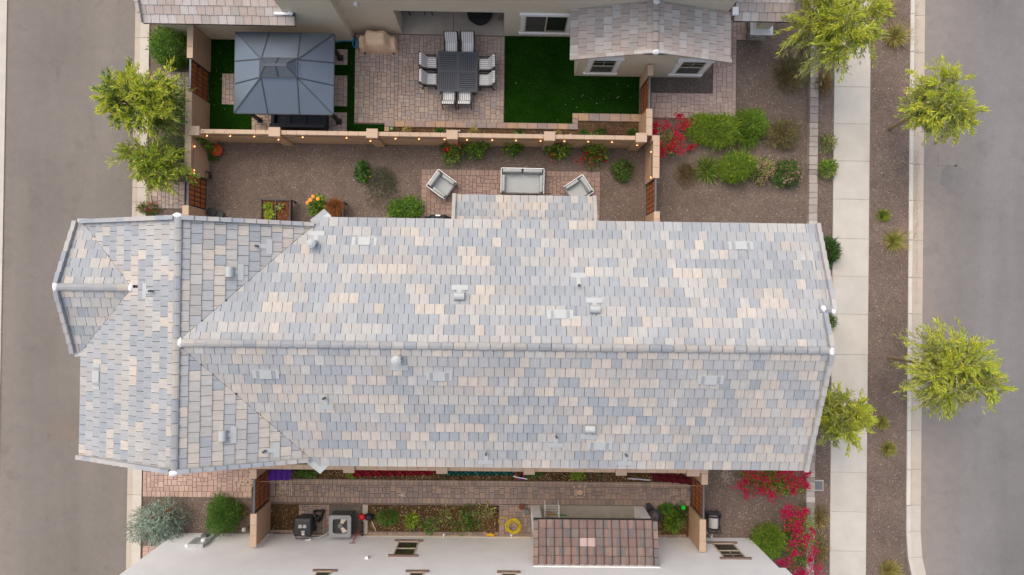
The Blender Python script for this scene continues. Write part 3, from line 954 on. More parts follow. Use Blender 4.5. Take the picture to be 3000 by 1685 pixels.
pGd = [(XGG, YG), (XV - G, YG), (XLE - G, YG - HW), (XGG, YG - HW)]

roof = MB()
for sl_, pl in ((sT, pT), (sT, pF), (sB, pB), (sR, pRu), (sR, pRd), (sGu, pGu), (sGd, pGd)): deck_piece(roof, sl_, pl)
up1 = [(XLE + G, WT), (XRG, WT), (XRG, YG), (XV + G, YG), (XLE + G, YG + HW)]
dn1 = [(XLE + G, WB), (XRG, WB), (XRG, YG), (XV + G, YG), (XLE + G, YG - HW)]
if YG + HW > WT: up1 = [(XLE + G + (YG + HW - WT) * (XV - XLE) / HW, WT), (XRG, WT), (XRG, YG), (XV + G, YG)]
deck_piece(roof, sL, up1); deck_piece(roof, sL, dn1)
roof = roof.build("roof", M['deck'], house)

rA = [sL.ab(*p) for p in up1]; rD = [sL.ab(*p) for p in dn1]
if area(rA) < 0: rA = rA[::-1]
if area(rD) < 0: rD = rD[::-1]
bV = sL.ab(XV, 0)[1]; aG = sL.ab(0, YG)[0]
def left_test(pol):
    if min(p[1] for p in pol) > bV: return pol
    ca = sum(p[0] for p in pol) / len(pol)
    yy = YG
    # plan y of centre
    cy = sL.xyz(ca, 0).y
    return clip(pol, rA if cy > YG else rD)

def hole(sl, u0, v0, u1, v1):
    a = sl.at_pixel(u0, v0); c = sl.at_pixel(u1, v1)
    q0, q1 = sl.ab(a.x, a.y), sl.ab(c.x, c.y)
    return (min(q0[0], q1[0]), max(q0[0], q1[0]), min(q0[1], q1[1]), max(q0[1], q1[1]))

tiles = []
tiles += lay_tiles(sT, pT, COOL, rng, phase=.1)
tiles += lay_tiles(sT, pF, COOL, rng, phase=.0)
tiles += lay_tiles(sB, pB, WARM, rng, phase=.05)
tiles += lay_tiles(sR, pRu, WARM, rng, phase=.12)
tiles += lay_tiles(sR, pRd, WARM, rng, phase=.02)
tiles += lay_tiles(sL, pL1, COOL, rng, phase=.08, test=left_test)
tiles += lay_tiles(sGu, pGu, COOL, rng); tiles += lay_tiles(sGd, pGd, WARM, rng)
place_pieces(tiles, "roof_tile", "roof_tile_field", M['tile'], roof, 300)

rid = []
rid += ridge_run((XRG, WT + .02, ZR + .02), (XRG, WB - .02, ZR + .02), GREY, rng)
rid += ridge_run((XRG + .2, YR, ZR + .02), (XMR + .02, YR, ZR + .02), GREY, rng)
rid += ridge_run((XGG - .02, YG, zg + .03), (XV - .05, YG, zg + .03), GREY, rng)
zA = sT.z(0, YA)
rid += ridge_run((XMR - .15, YA, zA + .04), (XFR + .02, YA, zA + .04), GREY, rng)
place_pieces(rid, "ridge_tile", "ridge_tile_field", M['tile'], roof, 200)
rk = []
LIGHT = [(A(206, 202, 196, 1.5), .4), (A(188, 191, 195, 1.5), .35), (A(176, 182, 190, 1.5), .25)]
rk += rake_run((XMR, YB, ZE + .05), (XMR, YR - .1, ZR + .05), LIGHT, rng)
rk += rake_run((XMR, YA - .12, sT.z(0, YA - .12) + .05), (XMR, YR + .1, ZR + .05), LIGHT, rng)
rk += rake_run((XFR, YT, ZE + .05), (XFR, YA, zA + .05), LIGHT, rng)
rk += rake_run((XLE, WT - .02, sL.z(XLE, 0) + .05), (XRG - .1, WT - .02, ZR + .03), LIGHT, rng)
rk += rake_run((XRE - .25, WT - .02, ZE + .14), (XRG + .1, WT - .02, ZR + .03), LIGHT, rng)
rk += rake_run((XLE, WB + .02, ZE + .05), (XRG - .1, WB + .02, ZR + .03), LIGHT, rng)
rk += rake_run((pRd[1][0] - .1, WB + .02, sR.z(pRd[1][0] - .1, 0) + .05), (XRG + .1, WB + .02, ZR + .03), LIGHT, rng)
rk += rake_run((XGG, YG + HW, ZE + .05), (XGG, YG + .1, zg + .03), LIGHT, rng)
rk += rake_run((XGG, YG - HW, ZE + .05), (XGG, YG - .1, zg + .03), LIGHT, rng)
place_pieces(rk, "rake_tile", "rake_tile_field", M['tile'], roof, 200)
for c, r in (((XRG, WT + .04, ZR + .09), (.19, .1, .13)), ((XRG, WB - .04, ZR + .09), (.19, .12, .14)), ((XGG - .02, YG, zg + .09), (.12, .19, .13)), ((XV - .02, YG, zg + .08), (.09, .16, .11)),
             ((XRG + .14, YR, ZR + .08), (.09, .2, .12)), ((XMR + .02, YR - .02, ZR + .08), (.1, .2, .13)), ((XFR + .01, YA, zA + .09), (.11, .17, .12)), ((XMR - .02, YA + .02, zA + .11), (.12, .14, .1))):
    MB().blob((c[0], c[1], c[2] - .03), (r[0] * .82, r[1] * .82, r[2] * .6), 11, 6, .22, rng).build("mortar_cap", M['mortar'], roof, smooth=True)
# fascia boards and gutters' worth of edge under the eaves
f = MB()
f.box(XRE, XMR - .02, YT - .10, YT - .03, ZE - .26, ZE - .06); f.box(XRE, XMR - .02, YB + .03, YB + .10, ZE - .26, ZE - .06)
f.box(XLE + .03, XLE + .10, WB + .05, WT - .05, ZE - .26, ZE - .06)
f.build("fascia", M['fascia'], roof)
# metal valley flashings poking out at the eaves
for sx, sy in ((1, 1), (1, -1)):
    yv = YT if sy > 0 else YB
    d = Vector((1, sy, 0)).normalized(); t = Vector((-d.y, d.x, 0))
    c = Vector((XRE, yv, ZE + .03)); 
    b = MB()
    a0, a1 = c - d * .35 + Vector((0, 0, .12)), c + d * .24
    ridge = Vector((0, 0, -.05))
    b.add([a0 + t * .2, a0 + ridge, a0 - t * .2, a1 + t * .17, a1 + ridge, a1 - t * .17], [(0, 1, 4, 3), (1, 2, 5, 4)])
    b.build("valley_flashing", M['flashing'], roof)
for yv, xv in ((YG - HW, XLE), (min(YG + HW, WT), XLE)):
    b = MB().hull8([(xv - .2, yv - .15, ZE - .03), (xv + .25, yv - .1, ZE - .03), (xv + .25, yv + .12, ZE - .03), (xv - .2, yv + .12, ZE - .03)], [(xv - .2, yv - .15, ZE + .03), (xv + .25, yv - .1, ZE + .07), (xv + .25, yv + .12, ZE + .07), (xv - .2, yv + .12, ZE + .03)])
    b.build("valley_flashing", M['flashing'], roof)

# vents
def flat_vent(sl, u, v, along=.82, up=.30):
    q = sl.at_pixel(u, v); a, bb = sl.ab(q.x, q.y)
    b = MB()
    def slab(a0, a1, b0, b1, h0, h1, col):
        b.hull8([sl.xyz(a0, b0, h0), sl.xyz(a1, b0, h0), sl.xyz(a1, b1, h0), sl.xyz(a0, b1, h0)], [sl.xyz(a0, b0, h1), sl.xyz(a1, b0, h1), sl.xyz(a1, b1, h1 - .01), sl.xyz(a0, b1, h1 - .01)], col)
    slab(a - along / 2, a + along / 2, bb - up / 2, bb + up / 2, 0, .062, None)
    slab(a - along * .23, a + along * .23, bb - up / 2 - .005, bb + up / 2, .05, .085, None)
    b.build("roof_vent", M['flashing'], roof)
    for s in (-1, 1):
        e = MB(); a0 = a + s * along * .31
        e.hull8([sl.xyz(a0 - .045, bb - up * .42, .06), sl.xyz(a0 + .045, bb - up * .42, .06), sl.xyz(a0 + .045, bb + up * .42, .06), sl.xyz(a0 - .045, bb + up * .42, .06)],
                [sl.xyz(a0 - .045, bb - up * .42, .067), sl.xyz(a0 + .045, bb - up * .42, .067), sl.xyz(a0 + .045, bb + up * .42, .067), sl.xyz(a0 - .045, bb + up * .42, .067)])
        e.build("vent_slot", M['ac_slot'], roof)
M['ac_slot'] = surf("vent mesh", (0.30, 0.315, 0.32), 0.6, 0.05, 3, 0.1, 60)
for u, v in ((1068, 709), (2169, 722), (1641, 923)): flat_vent(sT, u, v)
for u, v in ((780, 1094), (1287, 1100), (2081, 1111), (1756, 1303)): flat_vent(sB, u, v)
flat_vent(sL, 286, 1103)

def pipe_vent(sl, u, v, kind, flip=1):
    """flashing plate on the slope with a pipe, hood or goose-neck standing in it"""
    q = sl.at_pixel(u, v); a, bb = sl.ab(q.x, q.y)
    fl = MB(); w = .24 if kind == 'pipe' else .26
    lo, hi = bb - .42, bb - .24
    fl.hull8([sl.xyz(a - w, lo, .03), sl.xyz(a + w, lo, .03), sl.xyz(a + w, hi, .03), sl.xyz(a - w, hi, .03)], [sl.xyz(a - w, lo, .055), sl.xyz(a + w, lo, .055), sl.xyz(a + w, hi, .06), sl.xyz(a - w, hi, .06)])
    fl.hull8([sl.xyz(a - .07, hi, .03), sl.xyz(a + .07, hi, .03), sl.xyz(a + .07, bb + .06, .03), sl.xyz(a - .07, bb + .06, .03)], [sl.xyz(a - .07, hi, .058), sl.xyz(a + .07, hi, .058), sl.xyz(a + .07, bb + .06, .05), sl.xyz(a - .07, bb + .06, .05)])
    f_ = fl.build("vent_flashing", M['flashing'], roof)
    c = sl.xyz(a, bb, 0)
    if kind == 'pipe':
        MB().tube([c, c + Vector((0, 0, .28))], .042, 10).build("vent_pipe", M['ac_grey'], roof, smooth=False)
        MB().tube([c + Vector((0, 0, .281)), c + Vector((0, 0, .284))], .03, 10).build("pipe_mouth", M['deck'], roof)
    elif kind == 'hood':
        b = MB()
        for k in range(7):
            t0, t1 = math.pi * k / 7, math.pi * (k + 1) / 7
            p0, p1 = (-.13 * math.cos(t0), .10 + .14 * math.sin(t0)), (-.13 * math.cos(t1), .10 + .14 * math.sin(t1))
            b.add([sl.xyz(a - .16, bb + p0[0], p0[1]), sl.xyz(a + .16, bb + p0[0], p0[1]), sl.xyz(a + .16, bb + p1[0], p1[1]), sl.xyz(a - .16, bb + p1[0], p1[1])], [(0, 1, 2, 3)])
        b.add([sl.xyz(a - .16, bb - .13, .03), sl.xyz(a + .16, bb - .13, .03), sl.xyz(a + .16, bb - .13, .10), sl.xyz(a - .16, bb - .13, .10)], [(0, 1, 2, 3)])
        for s in (-.16, .16): b.add([sl.xyz(a + s, bb - .13, .03), sl.xyz(a + s, bb + .13, .03), sl.xyz(a + s, bb + .13, .1), sl.xyz(a + s, bb + .08, .21), sl.xyz(a + s, bb, .24), sl.xyz(a + s, bb - .08, .21), sl.xyz(a + s, bb - .13, .1)], [tuple(range(7))])
        b.build("hood_vent", M['flashing'], roof)
    else:
        MB().tube([c, c + Vector((0, 0, .22)), c + Vector((.0, 0, .34))], [.10, .10, .10], 14).build("flue_pipe", M['flashing'], roof)
        d = Vector((-.04, -.05 * flip, 0))
        MB().lathe([(.09, .0), (.15, .02), (.15, .09), (.05, .14)], c + Vector((0, 0, .36)) + d, 14).build("flue_cap", M['flashing'], roof)
for sl_, u, v, kd in ((sT, 925, 712, 'flue'), (sR, 757, 722, 'pipe'), (sR, 672, 797, 'hood'), (sL, 449, 853, 'pipe'), (sT, 1346, 872, 'hood'), (sT, 1742, 910, 'hood'), (sT, 1695, 836, 'pipe'),
                      (sB, 1170, 1048, 'flue'), (sB, 953, 1165, 'pipe'), (sR, 651, 1275, 'hood'), (sR, 779, 1320, 'pipe'), (sB, 1629, 1277, 'pipe'), (sB, 1727, 1252, 'hood'), (sB, 1424, 1327, 'pipe'), (sB, 1832, 1330, 'pipe')):
    pipe_vent(sl_, u, v, kd)

# porch roof over the terrace
pz = 3.0
PX0, PX1 = P(1330, 573, pz).x, P(1742, 577, pz).x
PY = P(1540, 574, pz).y
sP = Slope((0, PY, pz), (0, -1), .42)
pP = [(PX0, PY), (PX1, PY), (PX1, YT - .45), (PX0, YT - .45)]
b = MB(); deck_piece(b, sP, pP)
proof = b.build("porch_roof", M['deck'], house)
place_pieces(lay_tiles(sP, pP, GREY, rng, phase=.06), "roof_tile", "roof_tile_field", M['tile'], proof, 0 or 80)
ztop = sP.z(0, YT - .45)
place_pieces(rake_run((PX0 + .02, PY, pz + .05), (PX0 + .02, YT - .45, ztop + .05), LIGHT, rng) + rake_run((PX1 - .02, PY, pz + .05), (PX1 - .02, YT - .45, ztop + .05), LIGHT, rng), "rake_tile", "x", M['tile'], proof, 99)
b = MB().box(PX0 + .15, PX0 + .3, PY - .55, PY - .4, 0, pz); b.build("porch_post", M['stucco_house'], house)
b = MB().box(PX1 - .3, PX1 - .15, PY - .55, PY - .4, 0, pz); b.build("porch_post", M['stucco_house'], house)
# ================================================================ tan house (photo top)
ZG = 2.9
YW1 = P(760, 118, 0).y                      # front plane of garage and tower
YW2 = P(1330, 103, 0).y                     # plane with the covered patio
XT0 = P(828, 39, 3.15).x                    # tower corner by the garage roof
XT1 = P(1038, 115, 0).x                     # step back to the patio wall
XJ0, XJ1 = P(1179, 102, 0).x, P(1477, 104, 0).x
XH1 = P(2136, 36, 3.1).x                    # street end of the two storey part
YBACK = YW2 + 9.0
tan = thing("tan_house", ((XT0 + XH1) / 2, YW2, 0), "tan stucco two storey house with covered patio and pale pink tile roofs", "house")
ZOP = 2.5
b = MB()
b.box(P(527, 110, 0).x, XT0 - .002, YW1, YBACK - .3, 0, ZG)                    # garage
b.build("garage_wall", M['stucco_tan'], tan)
b = MB(); b.box(XT0, XT1, YW1, YBACK, 0, 6.3)
b.build("tower_wall", M['stucco_tan'], tan)
b = MB()
b.box(XT1 + .001, XJ0, YW2, YBACK - .1, 0, 6.29)
b.box(XJ1, XH1, YW2, YBACK - .1, 0, 6.29)
b.box(XJ0 + .001, XJ1 - .001, YW2 + .003, YW2 + .25, ZOP, 6.28)
b.box(XJ0 + .001, XJ1 - .001, YW2 + 3.2, YBACK - .2, 0, 6.28)
b.box(XJ0 + .001, XJ1 - .001, YW2 + .26, YW2 + 3.19, ZOP + .15, 6.27)
b.build("wall", M['stucco_tan'], tan)
mr = Slope((0, YW2 - .4, 6.35), (0, 1), .4)
b = MB(); deck_piece(b, mr, [(XT0 - .4, YW2 - .4), (XH1 + .4, YW2 - .4), (XH1 + .4, YW2 + 4.5), (XT0 - .4, YW2 + 4.5)])
b.build("upper_roof", M['stone_roof'] if 'stone_roof' in M else M['fascia'], tan)

# garage roof
eg = P(640, 71, ZG).y
XG0, XGE = P(418, 60, ZG).x, P(866, 70, ZG).x
sg = Slope((0, eg, ZG), (0, 1), .42)
pg = [(XG0, eg), (XGE, eg), (XGE, YW1 - .005), (XG0, YW1 - .005)]
pg2 = [(XG0, YW1 - .006), (XT0 - .01, YW1 - .006), (XT0 - .01, YW1 + 3.2), (XG0, YW1 + 3.2)]
b = MB(); deck_piece(b, sg, pg); deck_piece(b, sg, pg2)
gr_ = b.build("garage_roof", M['deck'], tan)
full = [(XG0, eg), (XGE, eg), (XGE, YW1 + 3.2), (XG0, YW1 + 3.2)]
lim = sg.ab(XT0 - .02, YW1)
def g_test(pol):
    a = [sg.xyz(*p) for p in pol]
    if max(p.y for p in a) > YW1 - .01:
        side = [sg.ab(XG0 - 1, eg - 1), sg.ab(XT0 - .02, eg - 1), sg.ab(XT0 - .02, YW1 + 5), sg.ab(XG0 - 1, YW1 + 5)]
        if area(side) < 0: side = side[::-1]
        return clip(pol, side)
    return pol
place_pieces(lay_tiles(sg, full, PINK, rng, phase=.2, test=g_test), "roof_tile", "roof_tile_field", M['tile'], gr_, 70)
place_pieces(rake_run((XG0 - .03, eg, ZG + .05), (XG0 - .03, YW1 + 3.2, sg.z(0, YW1 + 3.2) + .05), PINK, rng), "rake_tile", "rake_tile_field", M['tile'], gr_, 40)
MB().blob((XGE - .12, YW1 - .06, ZG + .26), (.11, .1, .1), 10, 6, .1, rng).build("mortar_cap", M['mortar'], gr_, smooth=True)
MB().box(XGE - .75, XGE - .2, YW1 - .12, YW1 - .02, ZG + .17, ZG + .26).build("head_flashing", M['mortar'], gr_)

# bay with gable roof
XB_0, XB_1 = P(1682, 215, 0).x, P(2050, 222, 0).x
YBAY = (P(1690, 222, 0).y + P(2040, 229, 0).y) / 2
ZBR = 3.88
XE0, XE1 = P(1671, 100, ZG).x, P(2139, 120, ZG).x
XBR = (XE0 + XE1) / 2
mBy = (ZBR - ZG) / (XE1 - XBR)
YRK = P(1921, 153, ZBR).y
b = MB(); b.box(XB_0, XB_1, YBAY, YW2 - .002, 0, ZG)
gable(b, [(XB_0, YBAY, ZG - .1), (XB_1, YBAY, ZG - .1), (XB_1, YBAY, ZG + (XE1 - XB_1) * mBy - .2), (XBR, YBAY, ZBR - .2), (XB_0, YBAY, ZG + (XB_0 - XE0) * mBy - .2)], (0, 1), .12)
b.build("bay_wall", M['stucco_tan'], tan)
sb1 = Slope((XE0, 0, ZG), (1, 0), mBy); sb2 = Slope((XE1, 0, ZG), (-1, 0), mBy)
q1 = [(XE0, YRK), (XBR, YRK), (XBR, YW2 - .01), (XE0, YW2 - .01)]
q2 = [(XBR, YRK), (XE1, YRK), (XE1, YW2 - .01), (XBR, YW2 - .01)]
b = MB(); deck_piece(b, sb1, q1); deck_piece(b, sb2, q2)
br = b.build("bay_roof", M['deck'], tan)
place_pieces(lay_tiles(sb1, q1, PINK, rng) + lay_tiles(sb2, q2, PINK, rng), "roof_tile", "roof_tile_field", M['tile'], br, 160)
place_pieces(ridge_run((XBR, YRK, ZBR + .02), (XBR, YW2 - .02, ZBR + .02), PINK, rng), "ridge_tile", "x", M['tile'], br, 30)
place_pieces(rake_run((XE0, YRK, ZG + .05), (XBR - .1, YRK, ZBR + .03), PINK, rng) + rake_run((XE1, YRK, ZG + .05), (XBR + .1, YRK, ZBR + .03), PINK, rng), "rake_tile", "x", M['tile'], br, 40)
MB().blob((XBR, YRK - .02, ZBR + .08), (.17, .1, .12), 10, 6, .1, rng).build("mortar_cap", M['mortar'], br, smooth=True)
MB().blob((XBR, YW2 - .08, ZBR + .1), (.14, .1, .1), 10, 6, .1, rng).build("mortar_cap", M['mortar'], br, smooth=True)

# entry porch roof and its stone pillar
eY = P(2240, 63, ZG).y
XP0, XP1 = P(2150, 60, ZG).x, P(2330, 62, ZG).x
sp = Slope((0, eY, ZG), (0, 1), .42)
qp = [(XP0, eY), (XP1, eY), (XP1, eY + 3.4), (XP0, eY + 3.4)]
b = MB(); deck_piece(b, sp, qp); pr = b.build("entry_roof", M['deck'], tan)
place_pieces(lay_tiles(sp, qp, PINK, rng, phase=.1), "roof_tile", "roof_tile_field", M['tile'], pr, 60)
place_pieces(rake_run((XP1 - .02, eY, ZG + .05), (XP1 - .02, eY + 3.4, sp.z(0, eY + 3.4) + .05), PINK, rng), "rake_tile", "x", M['tile'], pr, 30)
MB().box(XP0 - .12, XP0 + .1, eY + .15, eY + .45, ZG + .12, ZG + .24).build("head_flashing", M['mortar'], pr)
cx0, cx1, cy0, cy1 = R(2184, 62, 2240, 118, 0)
pil = MB(); rr = random.Random(5)
pil.box(cx0 + .05, cx1 - .05, cy0 + .05, cy0 + .75, 0, .72, (.1, .09, .085))
pil.build("pillar_core", M['stone'], tan)
for face in range(3):
    z = 0.0
    while z < .70:
        h = rr.uniform(.06, .11); t = 0.0
        span = (cx1 - cx0) if face == 0 else .78
        while t < span - .03:
            l = min(rr.uniform(.12, .28), span - t)
            pr_ = rr.uniform(.0, .025); c = rr.choice(((.36, .30, .25), (.45, .40, .35), (.28, .23, .20), (.50, .46, .42), (.24, .21, .2)))
            m = MB()
            if face == 0: m.box(cx0 + t + .006, cx0 + t + l - .006, cy0 - pr_, cy0 + .06, z + .005, min(.72, z + h) - .004, c)
            elif face == 1: m.box(cx0 - pr_, cx0 + .06, cy0 + t + .006, cy0 + t + l - .006, z + .005, min(.72, z + h) - .004, c)
            else: m.box(cx1 - .06, cx1 + pr_, cy0 + t + .006, cy0 + t + l - .006, z + .005, min(.72, z + h) - .004, c)
            m.build("stone", M['stone'], tan)
            t += l
        z += h
MB().bbox(cx0 - .06, cx1 + .06, cy0 - .06, cy0 + .85, .724, .82, .02).build("pillar_cap", M['white_trim'], tan)
MB().box(cx0 + .14, cx1 - .14, cy0 + .14, cy0 + .66, .82, ZG + .05).build("pillar_shaft", M['stucco_tan'], tan)
MB().bbox(cx0 + .06, cx1 - .06, cy0 + .06, cy0 + .74, .821, .90, .02).build("pillar_neck", M['white_trim'], tan)

def window(parent, x0, x1, yw, z0, z1, face, trim, trim_mat, split='v', proud=.05, grid=False, low_trim_only=False):
    """window on a wall at y = yw whose outside faces face (-1 or +1 along y)"""
    s = face
    def bx(xa, xb, d0, d1, za, zb, name, mat, par):
        ya, yb = sorted((yw + s * d0, yw + s * d1))
        return MB().box(xa, xb, ya, yb, za, zb).build(name, mat, par)
    t = trim
    w = bx(x0 + t, x1 - t, -.02, .006, z0 + t, z1 - t, "window", M['window_frame'], parent)
    xi0, xi1, zi0, zi1 = x0 + t + .05, x1 - t - .05, z0 + t + .05, z1 - t - .05
    if split == 'v':
        xm = (xi0 + xi1) / 2
        panes = ((xi0, xm - .03, zi0, zi1), (xm + .03, xi1, zi0, zi1))
    else:
        zm = (zi0 + zi1) / 2
        panes = ((xi0, xi1, zi0, zm - .025), (xi0, xi1, zm + .025, zi1))
    for i, (a, c, d, e) in enumerate(panes):
        scr = (split == 'v' and i == 0) or (split == 'h' and i == 0 and trim > .12)
        bx(a, c, .004, .009, d, e, "pane", M['screen'] if scr else M['glass'], w)
        if grid and i == 1:
            bx((a + c) / 2 - .008, (a + c) / 2 + .008, .009, .014, d, e, "glazing_bar", M['window_frame'], w)
            bx(a, c, .009, .0135, (d + e) / 2 - .008, (d + e) / 2 + .008, "glazing_bar", M['window_frame'], w)
    # raised sash frame
    for (xa, xb, za, zb) in ((x0 + t, x0 + t + .05, z0 + t, z1 - t), (x1 - t - .05, x1 - t, z0 + t, z1 - t), (x0 + t + .05, x1 - t - .05, z0 + t, z0 + t + .05), (x0 + t + .05, x1 - t - .05, z1 - t - .05, z1 - t)):
        bx(xa, xb, .006, .03, za, zb, "sash", M['window_frame'], w)
    if split == 'v': bx((xi0 + xi1) / 2 - .03, (xi0 + xi1) / 2 + .03, .006, .03, zi0, zi1, "sash", M['window_frame'], w)
    else: bx(xi0, xi1, .006, .03, (zi0 + zi1) / 2 - .025, (zi0 + zi1) / 2 + .025, "sash", M['window_frame'], w)
    if not low_trim_only:
        bx(x0, x0 + t, .0, proud, z0 + t, z1 - t, "trim", trim_mat, w)
        bx(x1 - t, x1, .0, proud, z0 + t, z1 - t, "trim", trim_mat, w)
    e = .06
    bx(x0 - e, x1 + e, 0, proud + .03, z0, z0 + t, "sill", trim_mat, w)
    bx(x0 - e, x1 + e, 0, proud + .03, z1 - t, z1, "lintel", trim_mat, w)
    return w
window(tan, .55, 2.60, YW2, .38, 2.52, -1, .17, M['white_trim'], 'v')
window(tan, 3.26, 4.55, YBAY, .40, 2.42, -1, .17, M['white_trim'], 'h', grid=True)
window(tan, 6.80, 8.12, YBAY, .40, 2.42, -1, .17, M['white_trim'], 'h', grid=True)
q = P(1042, 12, 3.2)
MB().box(q.x - .06, q.x + .06, YW2 - .12, YW2, 3.12, 3.28).build("wall_light", M['white_trim'], tan)

# ================================================================ white house (photo bottom)
YWH = (P(1000, 1565, 0).y + P(2190, 1577, 0).y) / 2
XW0, XW1 = P(517, 1560, 0).x, P(2195, 1577, 0).x
wh = thing("white_house", ((XW0 + XW1) / 2, YWH, 0), "white stucco house with brown tiled porch roof and brown window trim", "house")
b = MB(); b.box(XW0, XW1, YWH - 9, YWH, 0, 3.26); b.box(XW0, XW1 + .24, YWH - 9, YWH + .001, 3.26, 6.2)
b.build("wall", M['stucco_white'], wh)
b = MB().box(P(870, 1565, 0).x, P(1556, 1571, 0).x, YWH, YWH + .012, 0, .2); b.build("base_band", M['stucco_band'], wh)
rs = Slope((0, YWH + .4, 6.25), (0, -1), .35)
b = MB(); deck_piece(b, rs, [(XW0 - .4, YWH + .4), (XW1 + .6, YWH + .4), (XW1 + .6, YWH - 5), (XW0 - .4, YWH - 5)]); b.build("upper_roof", M['brown_trim'], wh)
window(wh, -4.26, -3.22, YWH, .72, 2.48, 1, .10, M['brown_trim'], 'h', .04, low_trim_only=True)
window(wh, 8.62, 9.72, YWH, .64, 2.46, 1, .10, M['brown_trim'], 'h', .04, grid=True, low_trim_only=True)
for u0, u1 in ((917, 988), (1189, 1257), (1456, 1525)):
    zz = 3.93
    xa, xb = P(u0, 1680, zz).x, P(u1, 1680, zz).x
    window(wh, xa + .06, xb - .06, YWH, zz - .03, zz + 1.35, 1, .10, M['brown_trim'], 'h', .04, low_trim_only=True)
# porch: pillars, slab is setting, brown two-tone tiles
ZPE = 2.72
PE_Y = P(1750, 1524, ZPE).y
PWX0, PWX1 = P(1563, 1600, ZPE + .2).x, P(1926, 1600, ZPE + .2).x
spw = Slope((0, PE_Y, ZPE), (0, -1), .3)
pw = [(PWX0, PE_Y), (PWX1, PE_Y), (PWX1, YWH), (PWX0, YWH)]
b = MB(); deck_piece(b, spw, pw, .2); pwr = b.build("porch_roof", M['deck'], wh)
TW = .322
nc = round((PWX1 - PWX0 - .36) / TW); TWx = (PWX1 - PWX0 - .36) / nc
slen = (PE_Y - YWH) * spw.k; nr = 5; ex = slen / nr
a_lo = min(spw.ab(PWX0, PE_Y)[0], spw.ab(PWX1, PE_Y)[0]) + .18
RED = [A(*c, 1.0) for c in ((137, 114, 106), (131, 109, 103), (144, 121, 112), (128, 108, 103))]
GRT = [A(*c, 1.0) for c in ((122, 113, 111), (114, 108, 108), (126, 115, 112), (130, 115, 110))]
for i in range(nr):
    for j in range(nc):
        a0 = a_lo + j * TWx; b0 = i * ex
        cr, cg = random.choice(RED), random.choice(GRT)
        if i == 2 and j in (7, 8): cr = cg = (.50, .38, .36)
        half = random.choice((.3, .5, .6, .7, .95, 1.1)); cr, cg = (cr, cg) if random.random() < .8 else (cg, cr)
        vs, fs, cs = [], [], []
        prof = [(0, .0), (.10, .055), (.25, .082), (.40, .055), (.52, .012), (.76, .0), (1.0, .004)]
        for bb, lift in ((b0 - .01, .075), (b0 + ex - .022, .03)):
            for t, h in prof: vs.append(spw.xyz(a0 + t * (TWx - .01), bb, h + lift))
        n = len(prof)
        for kx_ in range(n - 1):
            fs.append((kx_, kx_ + 1, n + kx_ + 1, n + kx_)); cs.append(cr if prof[kx_][0] >= 1 - half else cg)
        for t, h in prof: vs.append(spw.xyz(a0 + t * (TWx - .01), b0 - .01, h + .01))
        for kx_ in range(n - 1): fs.append((2 * n + kx_, 2 * n + kx_ + 1, kx_ + 1, kx_)); cs.append(cr)
        c = sum((Vector(v) for v in vs), Vector()) / len(vs)
        me = make_mesh("roof_tile", [Vector(v) - c for v in vs], fs, M['paver'], cs)
        link("roof_tile", me, pwr, c - Vector(ORG[pwr.name]))
for xx in (PWX0 + .08, PWX1 - .08):
    for i in range(nr):
        y0, y1 = PE_Y - i * (PE_Y - YWH) / nr, PE_Y - (i + 1) * (PE_Y - YWH) / nr + .01
        z0, z1 = spw.z(0, y0), spw.z(0, y1)
        c = random.choice(RED + GRT)
        m = MB(); m.bar((xx, y0, z0 + .08), (xx, y1, z1 + .05), .18, .13, c); m.build("rake_tile", M['paver'], pwr)
MB().box(PWX0 - .02, PWX1 + .02, YWH, YWH + .035, 3.14, 3.36).build("wall_flashing", M['white_trim'], wh)
for (u0, v0, u1, v1) in ((1555, 1480, 1581, 1500), (1857, 1484, 1885, 1504)):
    x0, x1, y0, y1 = R(u0, v0, u1, v1, 0)
    MB().box(x0, x1, y1 - .4, y1, 0, ZPE + .05).build("porch_pillar", M['stucco_white'], wh)
MB().box(PWX0 + .05, PWX1 - .05, YWH, PE_Y - .25, ZPE - .12, ZPE - .11 + .0).build("porch_soffit", M['stucco_white'], wh)
MB().box(PWX0 + .06, PWX1 - .06, PE_Y - .42, PE_Y - .2, ZPE - .3, ZPE - .05).build("porch_beam", M['stucco_white'], wh)

# meter panel, gas meter, hose tap, conduit, small lights: mounted things of the white house
mt = thing("meter_panel", (P(590, 1570, .8).x, YWH, 0), "pale grey electricity meter panel on the white wall", "meter panel")
x0 = P(548, 1604, 1.75).x
MB().box(x0, x0 + .62, YWH, YWH + .16, .95, 1.75).build("cabinet", M['flashing'], mt)
MB().tube([(x0 + .48, YWH + .16, 1.38), (x0 + .48, YWH + .26, 1.38)], .085, 14).build("meter_dial", M['white_trim'], mt)
MB().box(x0 + .02, x0 + .30, YWH + .16, YWH + .168, 1.0, 1.7).build("cabinet_door", M['ac_slot'], mt)
MB().tube([(x0 + .54, YWH + .06, .95), (x0 + .54, YWH + .06, 0)], .04, 8).build("conduit", M['flashing'], mt)
MB().box(x0 + .05, x0 + .28, YWH, YWH + .12, .2, .62).build("junction_box", M['ac_grey'], mt)
MB().box(x0 - .14, x0 - .02, YWH, YWH + .1, 1.45, 1.62).build("switch_box", M['white_trim'], mt)
gm = thing("gas_meter", P(723, 1545, .2), "small grey gas meter standing by the side gate wall", "gas meter")
c = P(723, 1548, .3)
MB().blob((c.x, c.y, .42), (.16, .13, .2), 12, 8, .03).build("meter_body", M['ac_grey'], gm, smooth=True)
MB().tube([(c.x, c.y, 0), (c.x, c.y, .25)], .03, 8).build("riser_pipe", M['ac_grey'], gm)
MB().lathe([(.07, 0), (.09, .04), (.05, .1)], (c.x, c.y + .05, .6), 12).build("regulator", M['flashing'], gm)
